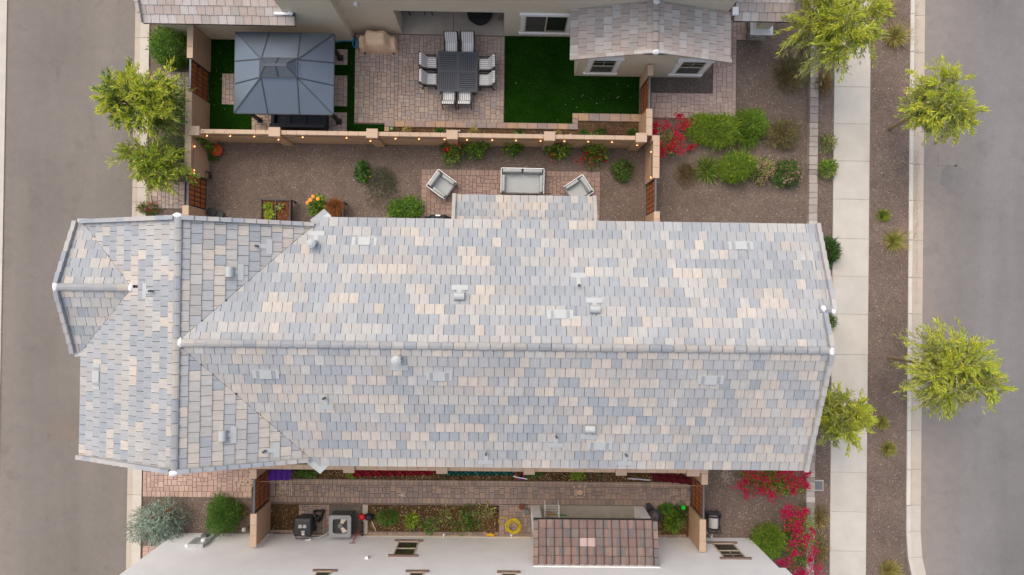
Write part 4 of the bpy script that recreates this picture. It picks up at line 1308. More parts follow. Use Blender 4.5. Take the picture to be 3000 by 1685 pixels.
for u, v, h, label in ((1300, 1570, .25, "white hose tap pipe beside the brick row on white wall"), (1498, 1574, .22, "white hose tap near the yellow hose on white wall")):
    q = P(u, v, h)
    t = thing("wall_tap", (q.x, YWH, 0), label, "tap")
    MB().tube([(q.x, YWH, h), (q.x, YWH + .12, h)], .025, 8).build("pipe", M['white_metal'], t)
    MB().tube([(q.x - .05, YWH + .13, h), (q.x + .05, YWH + .13, h)], .015, 6).build("tap_handle", M['white_metal'], t)
q = P(1074, 1643, 2.7)
tag(MB().box(q.x - .06, q.x + .06, YWH, YWH + .1, 2.55, 2.75).build("wall_sensor", M['white_trim']), "small white sensor box high on the white wall", "sensor")

# ================================================================ block walls, gates
def wall_run(name, axis, c0, c1, s0, s1, h, label, pillars=(), step=.41, cap_over=.02):
    """masonry wall with coping blocks; axis 'x': runs s0..s1 in x with thickness c0..c1 in y"""
    mid = ((s0 + s1) / 2, (c0 + c1) / 2, 0) if axis == 'x' else ((c0 + c1) / 2, (s0 + s1) / 2, 0)
    t = thing(name, mid, label, "wall")
    b = MB()
    if axis == 'x': b.box(s0, s1, c0 + .015, c1 - .015, 0, h - .05)
    else: b.box(c0 + .015, c1 - .015, s0, s1, 0, h - .05)
    b.build("wall_body", M['wall'], t)
    n = max(1, round((s1 - s0) / step)); st = (s1 - s0) / n
    for i in range(n):
        a, e = s0 + i * st + .003, s0 + (i + 1) * st - .003
        q = random.uniform(.95, 1.04); col = (q, q, q * random.uniform(.97, 1.01))
        m = MB()
        if axis == 'x': m.bbox(a, e, c0 - cap_over, c1 + cap_over, h - .049, h, .008, col)
        else: m.bbox(c0 - cap_over, c1 + cap_over, a, e, h - .049, h, .008, col)
        m.build("coping_block", M['cap'], t)
    for (p0, p1) in pillars:
        pc0, pc1 = c0 - .09, c1 + .09
        m = MB()
        if axis == 'x': m.box(p0 + .02, p1 - .02, pc0, pc1, 0, h)
        else: m.box(pc0, pc1, p0 + .02, p1 - .02, 0, h)
        m.build("pillar", M['wall'], t)
        m = MB()
        if axis == 'x': m.bbox(p0 - .01, p1 + .01, pc0 - .03, pc1 + .03, h + .002, h + .09, .012)
        else: m.bbox(pc0 - .03, pc1 + .03, p0 - .01, p1 + .01, h + .002, h + .09, .012)
        m.build("pillar_cap", M['cap'], t)
    return t
H = 1.83
# long wall between the two upper yards
fx0, fx1 = P(566, 381, H).x, P(1862, 405, H).x
fy1 = (P(600, 379, H).y + P(1850, 399.5, H).y) / 2; fy0 = fy1 - .13
pil = [(P(u0, 388, H).x, P(u1, 388, H).x) for u0, u1 in ((557, 586), (789, 822), (1075, 1107), (1309, 1341), (1594, 1626), (1863, 1894))]
wall_run("block_wall", 'x', fy0, fy1, fx0, fx1 + .4, H, "long tan block wall with square pillars and string lights", pil)
# lane side walls and gates
def vwall(u0, u1, v0, v1, label, z=H, extra=0.0):
    x0, x1, y0, y1 = R(u0, v0, u1, v1, z)
    return wall_run("block_wall", 'y', x0, x1, y0 - extra, y1, z, label), (x0, x1, y0, y1)
def gate(xc, y0, y1, label, h=1.72, faceleft=True):
    t = thing("garden_gate", (xc, (y0 + y1) / 2, 0), label, "gate")
    w = .05
    MB().box(xc - w / 2, xc + w / 2, y0, y0 + .05, .06, h).build("gate_stile", M['black_metal'], t)
    MB().box(xc - w / 2, xc + w / 2, y1 - .05, y1, .06, h).build("gate_stile", M['black_metal'], t)
    MB().box(xc - w / 2 - .01, xc + w / 2 + .01, y0, y1, h + .001, h + .05).build("top_rail", M['gate_top'], t)
    MB().box(xc - w / 2, xc + w / 2, y0 + .051, y1 - .051, .06, .11).build("bottom_rail", M['black_metal'], t)
    n = 6; a0, a1 = y0 + .051, y1 - .051; st = (a1 - a0) / n
    for i in range(n):
        q = random.uniform(.85, 1.1)
        MB().box(xc - .012, xc + .012, a0 + i * st + .015, a0 + (i + 1) * st - .015, .112, h - .002, (q, q, q)).build("board", M['gate_board'], t)
    for i in range(1, n):
        MB().box(xc - .020, xc + .020, a0 + i * st - .0145, a0 + i * st + .0145, .112, h - .002).build("board_strip", M['black_metal'], t)
    for zz in (.62, 1.15):
        MB().box(xc - .024, xc + .024, a0, a1, zz, zz + .045).build("cross_rail", M['black_metal'], t)
    s = 1 if faceleft else -1
    MB().box(xc - .05, xc + .05, y1 - .12, y1 - .06, .95, 1.12).build("latch", M['black_metal'], t)
    return t
_, w1 = vwall(549, 564, 70, 170, "tan wall stub between garage and gate by the gazebo")
_, w2 = vwall(543, 559, 268, 505, "tan block wall behind the terracotta pot, beside the lane trees")
_, w3 = vwall(535, 551, 601, 660, "short tan wall end between gravel yard gate and tiled house")
gate((w1[0] + w1[1]) / 2, w2[3] + .01, w1[2] - .01, "rust boarded steel gate opening on the turf by the gazebo")
gate((w2[0] + w2[1]) / 2, w3[3] + .01, w2[2] - .01, "rust boarded steel gate of the gravel yard, near the wire basket")
# street side
_, r1 = vwall(1899, 1913, 190, 221, "tan wall stub against the bay window wall")
_, r2 = vwall(1895, 1910, 318, 397, "tan block wall at the end of the succulent bed")
_, r3 = vwall(1915, 1931, 396, 522, "tan block wall beside the red bougainvillea of the front yard")
_, r4 = vwall(1917, 1932, 619, 665, "short tan wall end meeting the tiled house by the terrace")
b = MB().bbox(r2[1] + .022, r3[0] - .022, r3[3] - .22, r3[3], 0, H, .008); tag(b.build("wall_link", M['cap']), "short tan wall piece linking two offset street side walls", "wall")
gate((r1[0] + r1[1]) / 2 - .02, r2[3] + .01, r1[2] - .01, "brown boarded gate between turf lawn and rose paver path")
gate((r3[0] + r3[1]) / 2, r4[3] + .01, r3[2] - .01, "brown boarded gate between sofa terrace yard and front gravel")
# wall of the lower side yard
ly1 = (P(900, 1363, H).y + P(2050, 1377, H).y) / 2; ly0 = (P(900, 1372, H).y + P(2050, 1388, H).y) / 2
ly1 = ly0 + .16
lp = [(P(a, 1380, H).x, P(c, 1380, H).x) for a, c in ((1007, 1039), (1279, 1311), (1535, 1566), (1804, 1835), (2012, 2048))]
wall_run("block_wall", 'x', ly0, ly1, P(735, 1375, H).x, P(2076, 1380, H).x, H, "tan pillared block wall half hidden under the tiled house eave", lp)
def vwall2(u0, u1, v0, v1, label):
    x0, x1, y0, y1 = R(u0, v0, u1, v1, H)
    return wall_run("block_wall", 'y', x0, x1, y0, y1, H, label), (x0, x1, y0, y1)
x0, x1, y0, y1 = R(735, 1380, 750, 1403, H)
w4 = (x0, x1, y0, ly0 - .03); wall_run("block_wall", 'y', *w4, H, "short tan wall end by the purple cloth and chalk pattern")
_, w5 = vwall2(734, 750, 1506, 1603, "tan wall between side gate and white house near the gas meter")
gate((w4[0] + w4[1]) / 2 + .02, w5[3] + .01, w4[2] - .01, "rust boarded gate between chalk pattern path and bin yard")
x0, x1, y0, y1 = R(2057, 1378, 2073, 1421, H)
w6 = (x0, x1, y0, ly0 - .03); wall_run("block_wall", 'y', *w6, H, "short tan wall end beside the maroon cloth")
_, w7 = vwall2(2051, 2067, 1522, 1618, "tan wall between street side gate and white house")
gate((w6[0] + w6[1]) / 2 - .02, w7[3] + .01, w6[2] - .01, "brown boarded gate between herb bed and bougainvillea yard")
# meter box lid in the gravel strip
x0, x1, y0, y1 = R(2381, 1407, 2413, 1438, .13)
t = thing("utility_box", ((x0 + x1) / 2, (y0 + y1) / 2, 0), "square utility box lid in pale frame beside the sidewalk", "utility box")
MB().bbox(x0, x1, y0, y1, .02, .125, .01).build("box_frame", M['concrete_kerb'], t)
MB().box(x0 + .04, x1 - .04, y0 + .04, y1 - .04, .1, .132).build("lid", M['ac_grey'], t)
# ================================================================ furniture and yard things
def copy_tree(o, label, loc=None, rz=None):
    c = o.copy(); COLL.objects.link(c)
    c["label"] = label
    if loc is not None: c.location = loc
    if rz is not None: c.rotation_euler = (0, 0, rz)
    for ch in list(o.children):
        d = ch.copy(); COLL.objects.link(d); d.parent = c
        for g2 in list(ch.children):
            e = g2.copy(); COLL.objects.link(e); e.parent = d
    return c

# ---- gazebo
ZGZ = 2.25
gx0, gx1, gy0, gy1 = R(688, 97, 977, 333, ZGZ)
gz = thing("gazebo", ((gx0 + gx1) / 2, (gy0 + gy1) / 2, 0), "slate grey hard top gazebo with two tier metal roof on turf", "gazebo")
cx, cy = (gx0 + gx1) / 2, (gy0 + gy1) / 2
hx, hy = (gx1 - gx0) / 2, (gy1 - gy0) / 2
ix, iy = hx * .36, hy * .22
ZI = ZGZ + .62
low = [(cx - hx, cy - hy, ZGZ), (cx + hx, cy - hy, ZGZ), (cx + hx, cy + hy, ZGZ), (cx - hx, cy + hy, ZGZ)]
inn = [(cx - ix, cy - iy, ZI), (cx + ix, cy - iy, ZI), (cx + ix, cy + iy, ZI), (cx - ix, cy + iy, ZI)]
def lerp3(a, b, t): return tuple(a[k] + (b[k] - a[k]) * t for k in range(3))
for i in range(4):                              # each roof side: three sheets
    a, b2, c2, d2 = low[i], low[(i + 1) % 4], inn[(i + 1) % 4], inn[i]
    fr = (0, .34, .66, 1) if i % 2 == 0 else (0, .36, .64, 1)
    inner = ((0, 0), (0, .999), (.999, .999)) if True else None
    tops = [(d2, d2), (d2, c2), (c2, c2)]
    for k in range(3):
        p0, p1 = lerp3(a, b2, fr[k]), lerp3(a, b2, fr[k + 1])
        q0, q1 = tops[k]
        m = MB()
        up = Vector((0, 0, .025))
        if q0 == q1: m.add([p0, p1, q0], [(0, 1, 2)]); m.add([Vector(p0) - up, Vector(p1) - up, Vector(q0) - up], [(2, 1, 0)])
        else: m.add([p0, p1, q1, q0], [(0, 1, 2, 3)]); m.add([Vector(p) - up for p in (p0, p1, q1, q0)], [(3, 2, 1, 0)])
        m.build("roof_panel", M['gazebo'], gz)
    for k in (1, 2):
        pb = lerp3(a, b2, fr[k]); pt = d2 if k == 1 else c2
        MB().bar(Vector(pb) + Vector((0, 0, .012)), Vector(pt) + Vector((0, 0, .012)), .04, .03).build("roof_rib", M['gazebo_rib'], gz)
    MB().bar(Vector(a) + Vector((0, 0, .012)), Vector(d2) + Vector((0, 0, .012)), .05, .035).build("hip_rib", M['gazebo_rib'], gz)
    MB().bar(Vector(a) - Vector((0, 0, .05)), Vector(b2) - Vector((0, 0, .05)), .05, .09).build("eave_beam", M['gazebo_rib'], gz)
# upper tier
ux, uy, ZU = ix * 1.02, iy * 1.05, ZI + .10
tx, ty, ZT = ux * .58, uy * .16, ZI + .42
lo2 = [(cx - ux, cy - uy, ZU), (cx + ux, cy - uy, ZU), (cx + ux, cy + uy, ZU), (cx - ux, cy + uy, ZU)]
hi2 = [(cx - tx, cy - ty, ZT), (cx + tx, cy - ty, ZT), (cx + tx, cy + ty, ZT), (cx - tx, cy + ty, ZT)]
for i in range(4):
    m = MB(); m.add([lo2[i], lo2[(i + 1) % 4], hi2[(i + 1) % 4], hi2[i]], [(0, 1, 2, 3)]); m.build("vent_panel", M['gazebo'], gz)
    MB().bar(lo2[i], hi2[i], .035, .03).build("hip_rib", M['gazebo_rib'], gz)
    MB().bar(lo2[i], lo2[(i + 1) % 4], .03, .05).build("vent_rim", M['gazebo_rib'], gz)
for s_ in (-1, 1): MB().bar((cx, cy + s_ * uy, ZU + .015), (cx, cy + s_ * ty, ZT + .015), .04, .03).build("roof_rib", M['gazebo_rib'], gz)
MB().box(cx - tx, cx + tx, cy - ty, cy + ty, ZT - .02, ZT + .01).build("roof_cap", M['gazebo_rib'], gz)
for u, v in ((998, 172), (994, 358), (762, 353), (757, 168)):
    q = P(u, v, 0)
    MB().box(q.x - .06, q.x + .06, q.y - .06, q.y + .06, .05, ZGZ - .02).build("post", M['dark_steel'], gz)
    MB().box(q.x - .12, q.x + .12, q.y - .12, q.y + .12, .05, .075).build("base_plate", M['dark_steel'], gz)
    dx = 1 if q.x < cx else -1; dy = 1 if q.y < cy else -1
    MB().bar((q.x, q.y, ZGZ - .6), (q.x + dx * .45, q.y, ZGZ - .1), .05).build("brace", M['dark_steel'], gz)

# ---- dark sofa under the gazebo
sx0, sx1, sy0, sy1 = R(797, 300, 957, 378, .45)
so = thing("wicker_sofa", ((sx0 + sx1) / 2, (sy0 + sy1) / 2, 0), "dark woven three seat sofa under the gazebo edge", "sofa")
MB().box(sx0, sx1, sy0 + .02, sy1, .05, .30).build("seat_base", M['wicker'], so)
MB().box(sx0 + .01, sx1 - .01, sy0, sy0 + .14, .301, .78).build("backrest", M['wicker'], so)
for xa in (sx0, sx1 - .14): MB().box(xa, xa + .14, sy0 + .141, sy1, .301, .60).build("armrest", M['wicker'], so)
w3_ = (sx1 - sx0 - .30) / 3
for i in range(3):
    MB().bbox(sx0 + .15 + i * w3_ + .008, sx0 + .15 + (i + 1) * w3_ - .008, sy0 + .15, sy1 - .02, .302, .43, .03).build("cushion", M['wicker'], so)

# ---- dining set
TZ = .73
tx0, tx1, ty0, ty1 = R(1282.5, 151, 1399, 268.5, TZ)
dt = thing("dining_table", ((tx0 + tx1) / 2, (ty0 + ty1) / 2, 0), "square charcoal slatted dining table on the paver patio", "table")
mx, my = (tx0 + tx1) / 2, (ty0 + ty1) / 2
fr = .07
MB().box(tx0, tx1, ty0, ty0 + fr, TZ - .04, TZ).build("top_frame", M['table'], dt); MB().box(tx0, tx1, ty1 - fr, ty1, TZ - .04, TZ).build("top_frame", M['table'], dt)
MB().box(tx0, tx0 + fr, ty0 + fr, ty1 - fr, TZ - .04, TZ).build("top_frame", M['table'], dt); MB().box(tx1 - fr, tx1, ty0 + fr, ty1 - fr, TZ - .04, TZ).build("top_frame", M['table'], dt)
MB().box(mx - .045, mx + .045, ty0 + fr, ty1 - fr, TZ - .04, TZ - .002).build("cross_frame", M['table'], dt)
MB().box(tx0 + fr, mx - .046, my - .045, my + .045, TZ - .04, TZ - .002).build("cross_frame", M['table'], dt); MB().box(mx + .046, tx1 - fr, my - .045, my + .045, TZ - .04, TZ - .002).build("cross_frame", M['table'], dt)
for (xa, xb, ya, yb, d) in ((tx0 + fr, mx - .046, my + .046, ty1 - fr, 'h'), (mx + .046, tx1 - fr, my + .046, ty1 - fr, 'v'), (tx0 + fr, mx - .046, ty0 + fr, my - .046, 'v'), (mx + .046, tx1 - fr, ty0 + fr, my - .046, 'h')):
    for i in range(8):
        m = MB()
        if d == 'h': s = (yb - ya) / 8; m.box(xa, xb, ya + i * s + .016, ya + (i + 1) * s - .016, TZ - .03, TZ - .004)
        else: s = (xb - xa) / 8; m.box(xa + i * s + .016, xa + (i + 1) * s - .016, ya, yb, TZ - .03, TZ - .004)
        m.build("slat", M['table'], dt)
MB().box(tx0 + .02, tx1 - .02, ty0 + .02, ty1 - .02, TZ - .07, TZ - .041).build("under_panel", M['black_metal'], dt)
for xa in (tx0 + .06, tx1 - .12):
    for ya in (ty0 + .06, ty1 - .12): MB().box(xa, xa + .06, ya, ya + .06, .05, TZ - .071).build("leg", M['table'], dt)

def make_chair(label):
    t = thing("dining_chair", (0, 0, 0), label, "chair", "striped dining chairs around the table", rz=.0001)
    L0 = (0, 0, 0)
    # local frame: seat faces -y
    for x in (-.25, .25):
        MB().bar((x, -.22, 0), (x, -.22, .62), .035).build("leg", M['dark_steel'], t, L0)
        MB().bar((x, .34, 0), (x, .20, .42), .035).build("leg", M['dark_steel'], t, L0)
        MB().bar((x, -.26, .62), (x, .26, .63), .045, .03).build("armrest", M['dark_steel'], t, L0)
        MB().bar((x, .20, .42), (x, .36, 1.0), .035).build("back_post", M['dark_steel'], t, L0)
    MB().box(-.26, .26, -.25, .24, .36, .40).build("seat_frame", M['dark_steel'], t, L0)
    MB().bar((-.25, .36, 1.0), (.25, .36, 1.0), .035).build("back_rail", M['dark_steel'], t, L0)
    MB().bbox(-.225, .225, -.27, .20, .401, .50, .03).build("seat_cushion", M['cushion'], t, L0)
    b = MB()
    p0, p1 = Vector((0, .19, .46)), Vector((0, .35, 1.02))
    d = (p1 - p0).normalized(); n = Vector((0, -d.z, d.y))
    b.hull8([p0 + Vector((-.225, 0, 0)) + n * .11, p0 + Vector((.225, 0, 0)) + n * .11, p0 + Vector((.225, 0, 0)), p0 + Vector((-.225, 0, 0))],
            [p1 + Vector((-.215, 0, 0)) + n * .09, p1 + Vector((.215, 0, 0)) + n * .09, p1 + Vector((.215, 0, 0)), p1 + Vector((-.215, 0, 0))])
    b.build("back_cushion", M['cushion'], t, L0)
    return t
CH = [(1322.5, 134, 0, "house wall", "grill"), (1370.5, 134, 0, "house wall", "lawn"), (1259, 185, 90, "covered grill", "house wall"), (1259, 233, 90, "covered grill", "bed"),
      (1424, 190, -90, "turf lawn", "house wall"), (1424, 236, -90, "turf lawn", "bed"), (1315, 288, 180, "succulent bed", "grill"), (1361.5, 288, 180, "succulent bed", "lawn")]
W = {"grill": "nearer the covered grill", "lawn": "nearer the turf lawn", "house wall": "nearer the covered patio", "bed": "nearer the succulent bed"}
ch0 = None
for u, v, a, side, near in CH:
    q = P(u, v, .5)
    lb = f"striped cushion chair on the table side facing away from the {side}, {W[near]}" if False else f"navy striped chair on the {side} side of the dining table, {W[near]}"
    rz = math.radians(a)
    if ch0 is None:
        ch0 = make_chair(lb); ch0.scale = (1.1, 1.08, 1.0); ch0.location = (q.x, q.y, .05); ch0.rotation_euler = (0, 0, rz)
    else: copy_tree(ch0, lb, (q.x, q.y, .05), rz)

# ---- covered grills
def grill_cover(name, x0, x1, y0, y1, h, mat, label, folds=True):
    t = thing(name, ((x0 + x1) / 2, (y0 + y1) / 2, 0), label, "grill")
    nx, ny = 30, 18
    vs, fs = [], []
    rr = random.Random(2)
    for j in range(ny + 1):
        for i in range(nx + 1):
            fx, fy = i / nx * 2 - 1, j / ny * 2 - 1
            ex, ey = max(0, (abs(fx) - .45) / .55), max(0, (abs(fy) - .5) / .5)
            hz = 1 - .42 * min(1, ex * 2.2) - .12 * ey if max(ex, ey) < .999 else 0
            edge = max(abs(fx), abs(fy))
            if edge > .93: hz *= max(0, 1 - (edge - .93) / .07 * .95)
            wr = .035 * math.sin(fx * 9 + fy * 5) * (ex + ey) + rr.uniform(-.012, .012)
            bul = .05 * math.sin(7 * math.atan2(fy, fx)) * (edge > .8)
            x = (x0 + x1) / 2 + fx * (x1 - x0) / 2 * (1 - .04 * ey ** 2 + bul * .3); yv = (y0 + y1) / 2 + fy * (y1 - y0) / 2 * (1 - .10 * ex ** 2 + bul * .6)
            vs.append((x, yv, max(.04, hz * h + wr * (edge < .93))))
    for j in range(ny):
        for i in range(nx): fs.append((j * (nx + 1) + i, j * (nx + 1) + i + 1, (j + 1) * (nx + 1) + i + 1, (j + 1) * (nx + 1) + i))
    MB().add(vs, fs).build("cover", mat, t, smooth=True)
    for xa in (x0 + .2, x1 - .2): MB().tube([(xa, y0 + .03, .1), (xa + .04, y0 + .03, .1)], .08, 12).build("wheel", M['black_metal'], t)
    return t
gx_ = (P(1046, 120, .7).x, P(1162, 120, .5).x, P(1100, 155, .15).y, P(1100, 88, 1.0).y)
grill_cover("covered_grill", *gx_, 1.12, M['tan_cover'], "grill under a wrinkled tan cover by the patio wall")
b = MB().box(gx_[1] - .32, gx_[1] - .30, 0, 0, 0, 0)
gb = R(1236, 628, 1330, 672, 1.0)
g2 = grill_cover("covered_grill", *gb, 1.1, M['black_cover'], "grill under a black cover beside the tiled house eave")
MB().box((gb[0] + gb[1]) / 2 - .10, (gb[0] + gb[1]) / 2 + .10, gb[3] - .08, gb[3] - .02, 1.0, 1.06).build("logo_tag", M['white_trim'], g2)

# ---- blue hose
b = MB(); q0, q1 = P(978, 128, .05), P(1042, 118, .12)
pts = [q0.lerp(q1, t) + Vector((0, .03 * math.sin(t * 5), .06)) for t in np.linspace(0, 1, 10)]
c = P(1043, 128, .1)
pts += [Vector((c.x + .12 * math.cos(a), c.y + .20 * math.sin(a), .08 + .01 * k)) for k, a in enumerate(np.linspace(1.5, 1.5 + 4 * math.pi, 26))]
b.tube(pts, .022, 6, A(20, 150, 200)); tag(b.build("garden_hose", M['plastic'], smooth=True), "blue garden hose stretched beside the tan grill cover", "hose")

# ---- fire table and chair legs in the covered patio
q = P(1406, 36, .6)
t = thing("fire_table", (q.x, q.y, 0), "round black fire table on the covered patio slab", "table")
MB().lathe([(.5, .52), (.53, .55), (.53, .6), (.30, .6), (.29, .57)], (q.x, q.y, 0), 32).build("table_top", M['black_metal'], t, smooth=False)
MB().lathe([(.36, .06), (.30, .3), (.36, .52)], (q.x, q.y, 0), 24).build("base", M['black_metal'], t)
MB().lathe([(.18, .571), (.2, .60), (.12, .605)], (q.x, q.y, 0), 20).build("burner_lid", M['dark_steel'], t)
for u, v, lb in ((1190, 40, "small black metal chair at the covered patio jamb"), (1256, 40, "black metal bar stool under the covered patio lintel")):
    q = P(u, v, .1)
    t = thing("patio_chair", (q.x, q.y, 0), lb, "chair")
    for dx in (-.17, .17):
        for dy in (-.05, .30): MB().bar((q.x + dx, q.y + dy, .06), (q.x + dx * .8, q.y + dy, .5), .03).build("leg", M['dark_steel'], t)
    MB().box(q.x - .18, q.x + .18, q.y - .06, q.y + .32, .5, .54).build("seat", M['dark_steel'], t)
    MB().box(q.x - .18, q.x + .18, q.y + .30, q.y + .33, .541, .95).build("backrest", M['dark_steel'], t)
q = P(1470, 45, .06)
b = MB().tube([(q.x + .04 * math.sin(k * .9), q.y - .02 * k, .075) for k in range(12)] + [(q.x - .1, q.y - .2, .075), (q.x - .12, q.y - .05, .075)], .012, 5)
tag(b.build("cable", M['black_metal']), "black cable lying on the covered patio slab by the jamb", "cable")

# ---- grey sofa set
def make_lounge(name, label, cat, w, d, seats, rz, loc):
    """local frame: opens towards -y, back at +y"""
    t = thing(name, (0, 0, 0), label, cat, rz=rz or 1e-5)
    t.location = loc
    O = (0, 0, 0); hw, hd = w / 2, d / 2
    MB().box(-hw + .02, hw - .02, -hd + .02, hd - .02, .12, .28).build("seat_base", M['white_metal'], t, O)
    for x in (-hw, hw - .03):
        MB().box(x, x + .03, -hd, hd, .10, .62).build("side_frame", M['white_metal'], t, O)
    MB().box(-hw + .031, hw - .031, hd - .03, hd, .10, .70).build("back_frame", M['white_metal'], t, O)
    for x in (-hw + .01, hw - .06):
        for y in (-hd + .02, hd - .07): MB().box(x, x + .05, y, y + .05, 0, .119).build("leg", M['white_metal'], t, O)
    sc = MB().bbox(-hw + .16, hw - .16, -hd + .01, hd - .16, .281, .42, .035); sc.build("seat_cushion", M['grey_fabric'], t, O)
    cw = (w - .10) / seats
    for i in range(seats):
        b = MB(); xa, xb = -hw + .05 + i * cw + .008, -hw + .05 + (i + 1) * cw - .008
        b.hull8([(xa, hd - .24, .30), (xb, hd - .24, .30), (xb, hd - .04, .30), (xa, hd - .04, .30)], [(xa + .03, hd - .19, .78), (xb - .03, hd - .19, .78), (xb - .03, hd - .05, .78), (xa + .03, hd - .05, .78)])
        o = b.build("back_cushion", M['grey_fabric'], t, O); bev(o, .05)
    for s in (-1, 1):
        b = MB(); xo, xi = s * (hw - .035), s * (hw - .20)
        xa, xb = min(xo, xi), max(xo, xi)
        b.hull8([(xa, -hd + .02, .30), (xb, -hd + .02, .30), (xb, hd - .26, .30), (xa, hd - .26, .30)], [(xa + .02, -hd + .04, .66), (xb - .02, -hd + .04, .66), (xb - .02, hd - .27, .66), (xa + .02, hd - .27, .66)])
        o = b.build("side_cushion", M['grey_fabric'], t, O); bev(o, .05)
    return t
def bev(o, w):
    m = o.modifiers.new("soft edge", 'BEVEL'); m.width = w; m.segments = 3; m.limit_method = 'ANGLE'
    o.data.polygons.foreach_set("use_smooth", [True] * len(o.data.polygons))
q = P(1530.5, 531, .5)
make_lounge("loveseat", "white framed pale grey loveseat on the brown paver terrace", "sofa", 1.80, 1.02, 2, math.radians(-.3), (q.x, q.y, Z_PAV))
q = P(1294, 541, .5); a = math.atan2(-153, 215)           # facing direction in plan
make_lounge("armchair", "pale grey armchair beside the green bush, angled to the loveseat", "armchair", .88, .92, 1, a + math.pi / 2, (q.x, q.y, Z_PAV))
q = P(1695, 556, .5); a = math.atan2(-140, -205)
make_lounge("armchair", "pale grey armchair partly under the porch roof corner", "armchair", .88, .92, 1, a + math.pi / 2, (q.x, q.y, Z_PAV))

# ---- string lights on the wall
sl_ = thing("string_light", (0, fy0, 0), "string of lit bulbs hung along the long tan block wall", "string lights")
BU = [(604, 390), (672, 391), (743, 392.5), (814, 398), (885, 396), (1014, 397), (1084, 403), (1158, 401.5), (1227, 402.5), (1302, 403), (1368, 405), (1442, 406.5), (1512, 408), (1584, 409.5), (1654, 410), (1724, 413), (1794, 414.5), (1868, 418)]
cord = []
for u, v in BU:
    z = 1.66; q = P(u, v, z)
    inp = any(p0 - .05 < q.x < p1 + .05 for p0, p1 in pil) if False else False
    near_p = [p for p in ((789, 822), (1075, 1107), (1309, 1341), (1594, 1626), (1863, 1894)) if p[0] - 6 < u < p[1] + 6]
    y = fy0 - (.17 if near_p else .06)
    b = MB().lathe([(.016, .06), (.018, .0)], (q.x, y, z - .03), 8); b.build("socket", M['black_metal'], sl_)
    MB().blob((q.x, y, z - .06), (.034, .034, .042), 10, 7, 0).build("bulb", M['bulb'], sl_, smooth=True)
    cord.append(Vector((q.x, y, z + .04)))
pts = []
for i in range(len(cord) - 1):
    for k in range(6):
        t = k / 6; p_ = cord[i].lerp(cord[i + 1], t); p_.z += .07 * (1 - 4 * t * (1 - t)); pts.append(p_)
MB().tube(pts + [cord[-1]], .009, 5).build("cord", M['black_metal'], sl_)
for (uu, lb, xf) in ((((563, 429), (558, 499), (587, 509)), "short string of lit bulbs on the lane side wall", w2[1] + .05), (((1909, 445), (1912, 520)), "short string of lit bulbs on the street side wall", r3[0] - .05)):
    t = thing("string_light", (xf, P(*uu[0], 1.6).y, 0), lb, "string lights"); c_ = []
    for u, v in uu:
        q = P(u, v, 1.6); z = 1.6
        MB().blob((xf, q.y, z), (.034, .034, .042), 10, 7, 0).build("bulb", M['bulb'], t, smooth=True)
        MB().lathe([(.018, .03), (.016, .1)], (xf, q.y, z), 8).build("socket", M['black_metal'], t); c_.append((xf, q.y, z + .1))
    MB().tube(c_, .009, 5).build("cord", M['black_metal'], t)

# ---- planters
def planter(label, u0, v0, u1, v1, z, divide=True):
    x0, x1, y0, y1 = R(u0, v0, u1, v1, z)
    t = thing("raised_planter", ((x0 + x1) / 2, (y0 + y1) / 2, 0), label, "planter")
    w = .045
    for (a, b_, c, d) in ((x0, x1, y1 - w, y1), (x0, x1, y0, y0 + w), (x0, x0 + w, y0 + w, y1 - w), (x1 - w, x1, y0 + w, y1 - w)):
        MB().box(a, b_, c, d, z - .28, z).build("side_panel", M['black_metal'], t)
    if divide: MB().box((x0 + x1) / 2 - w / 2, (x0 + x1) / 2 + w / 2, y0 + w, y1 - w, z - .27, z - .002).build("divider", M['black_metal'], t)
    MB().box(x0 + .046, x1 - .046, y0 + .046, y1 - .046, z - .2, z - .07).build("soil", M['mulch'], t)
    for a in (x0 - .01, x1 - .05):
        for c in (y0 - .01, y1 - .05): MB().box(a, a + .06, c, c + .06, 0, z + .03).build("leg", M['black_metal'], t)
    return (x0, x1, y0, y1, z)
pl1 = planter("black two bay raised planter with bark mulch and seedlings", 763, 584, 851, 655, .75)
pl2 = planter("black raised planter overflowing with marigolds and rusty grass", 918, 590, 1006, 660, .7, False)

# ---- pots
def pot(label, u, v, r, h, mat, soilmat='soil_wet', z0=0.0, name="plant_pot"):
    q = P(u, v, h)
    t = thing(name, (q.x, q.y, z0), label, "pot")
    MB().lathe([(r * .72, 0), (r * .95, h * .85), (r * 1.08, h * .86), (r * 1.08, h), (r * .92, h), (r * .9, h * .9)], (q.x, q.y, z0), 24).build("pot_body", mat, t, smooth=False)
    MB().lathe([(r * .88, h * .84), (r * .86, h * .86)], (q.x, q.y, z0), 20).build("soil", M[soilmat], t)
    return q
pot("terracotta pot under the trailing vine by the wall corner", 634, 440, .22, .34, M['terracotta'])
pot("black round pot at the tiled house corner by the gate", 618, 621, .18, .3, M['black_metal'])
pot("small black pot tucked against the tiled house wall", 643, 628, .15, .28, M['black_metal'])
pot("black rimmed pot on the narrow pad beside porch pillar", 1902, 1485, .13, .3, M['black_metal'], z0=Z_PAV)
pot("small dark pot beside the drying rack", 1543, 1500, .11, .22, M['ac_grey'], z0=Z_PAV)
pot("brown clay bowl pot between side path and hose", 1529, 1484, .12, .16, surf("brown clay", A(110, 66, 40), .8), z0=Z_PAV)
q = P(612, 515, .25)
t = thing("wire_basket", (q.x, q.y, 0), "black wire plant basket beside the gravel yard gate", "basket")
for k in range(9):
    a = k * 2 * math.pi / 9
    MB().tube([(q.x, q.y, .02), (q.x + .12 * math.cos(a), q.y + .16 * math.sin(a), .18), (q.x + .10 * math.cos(a + .4), q.y + .15 * math.sin(a + .4), .42)], .010, 5).build("wire", M['black_metal'], t)
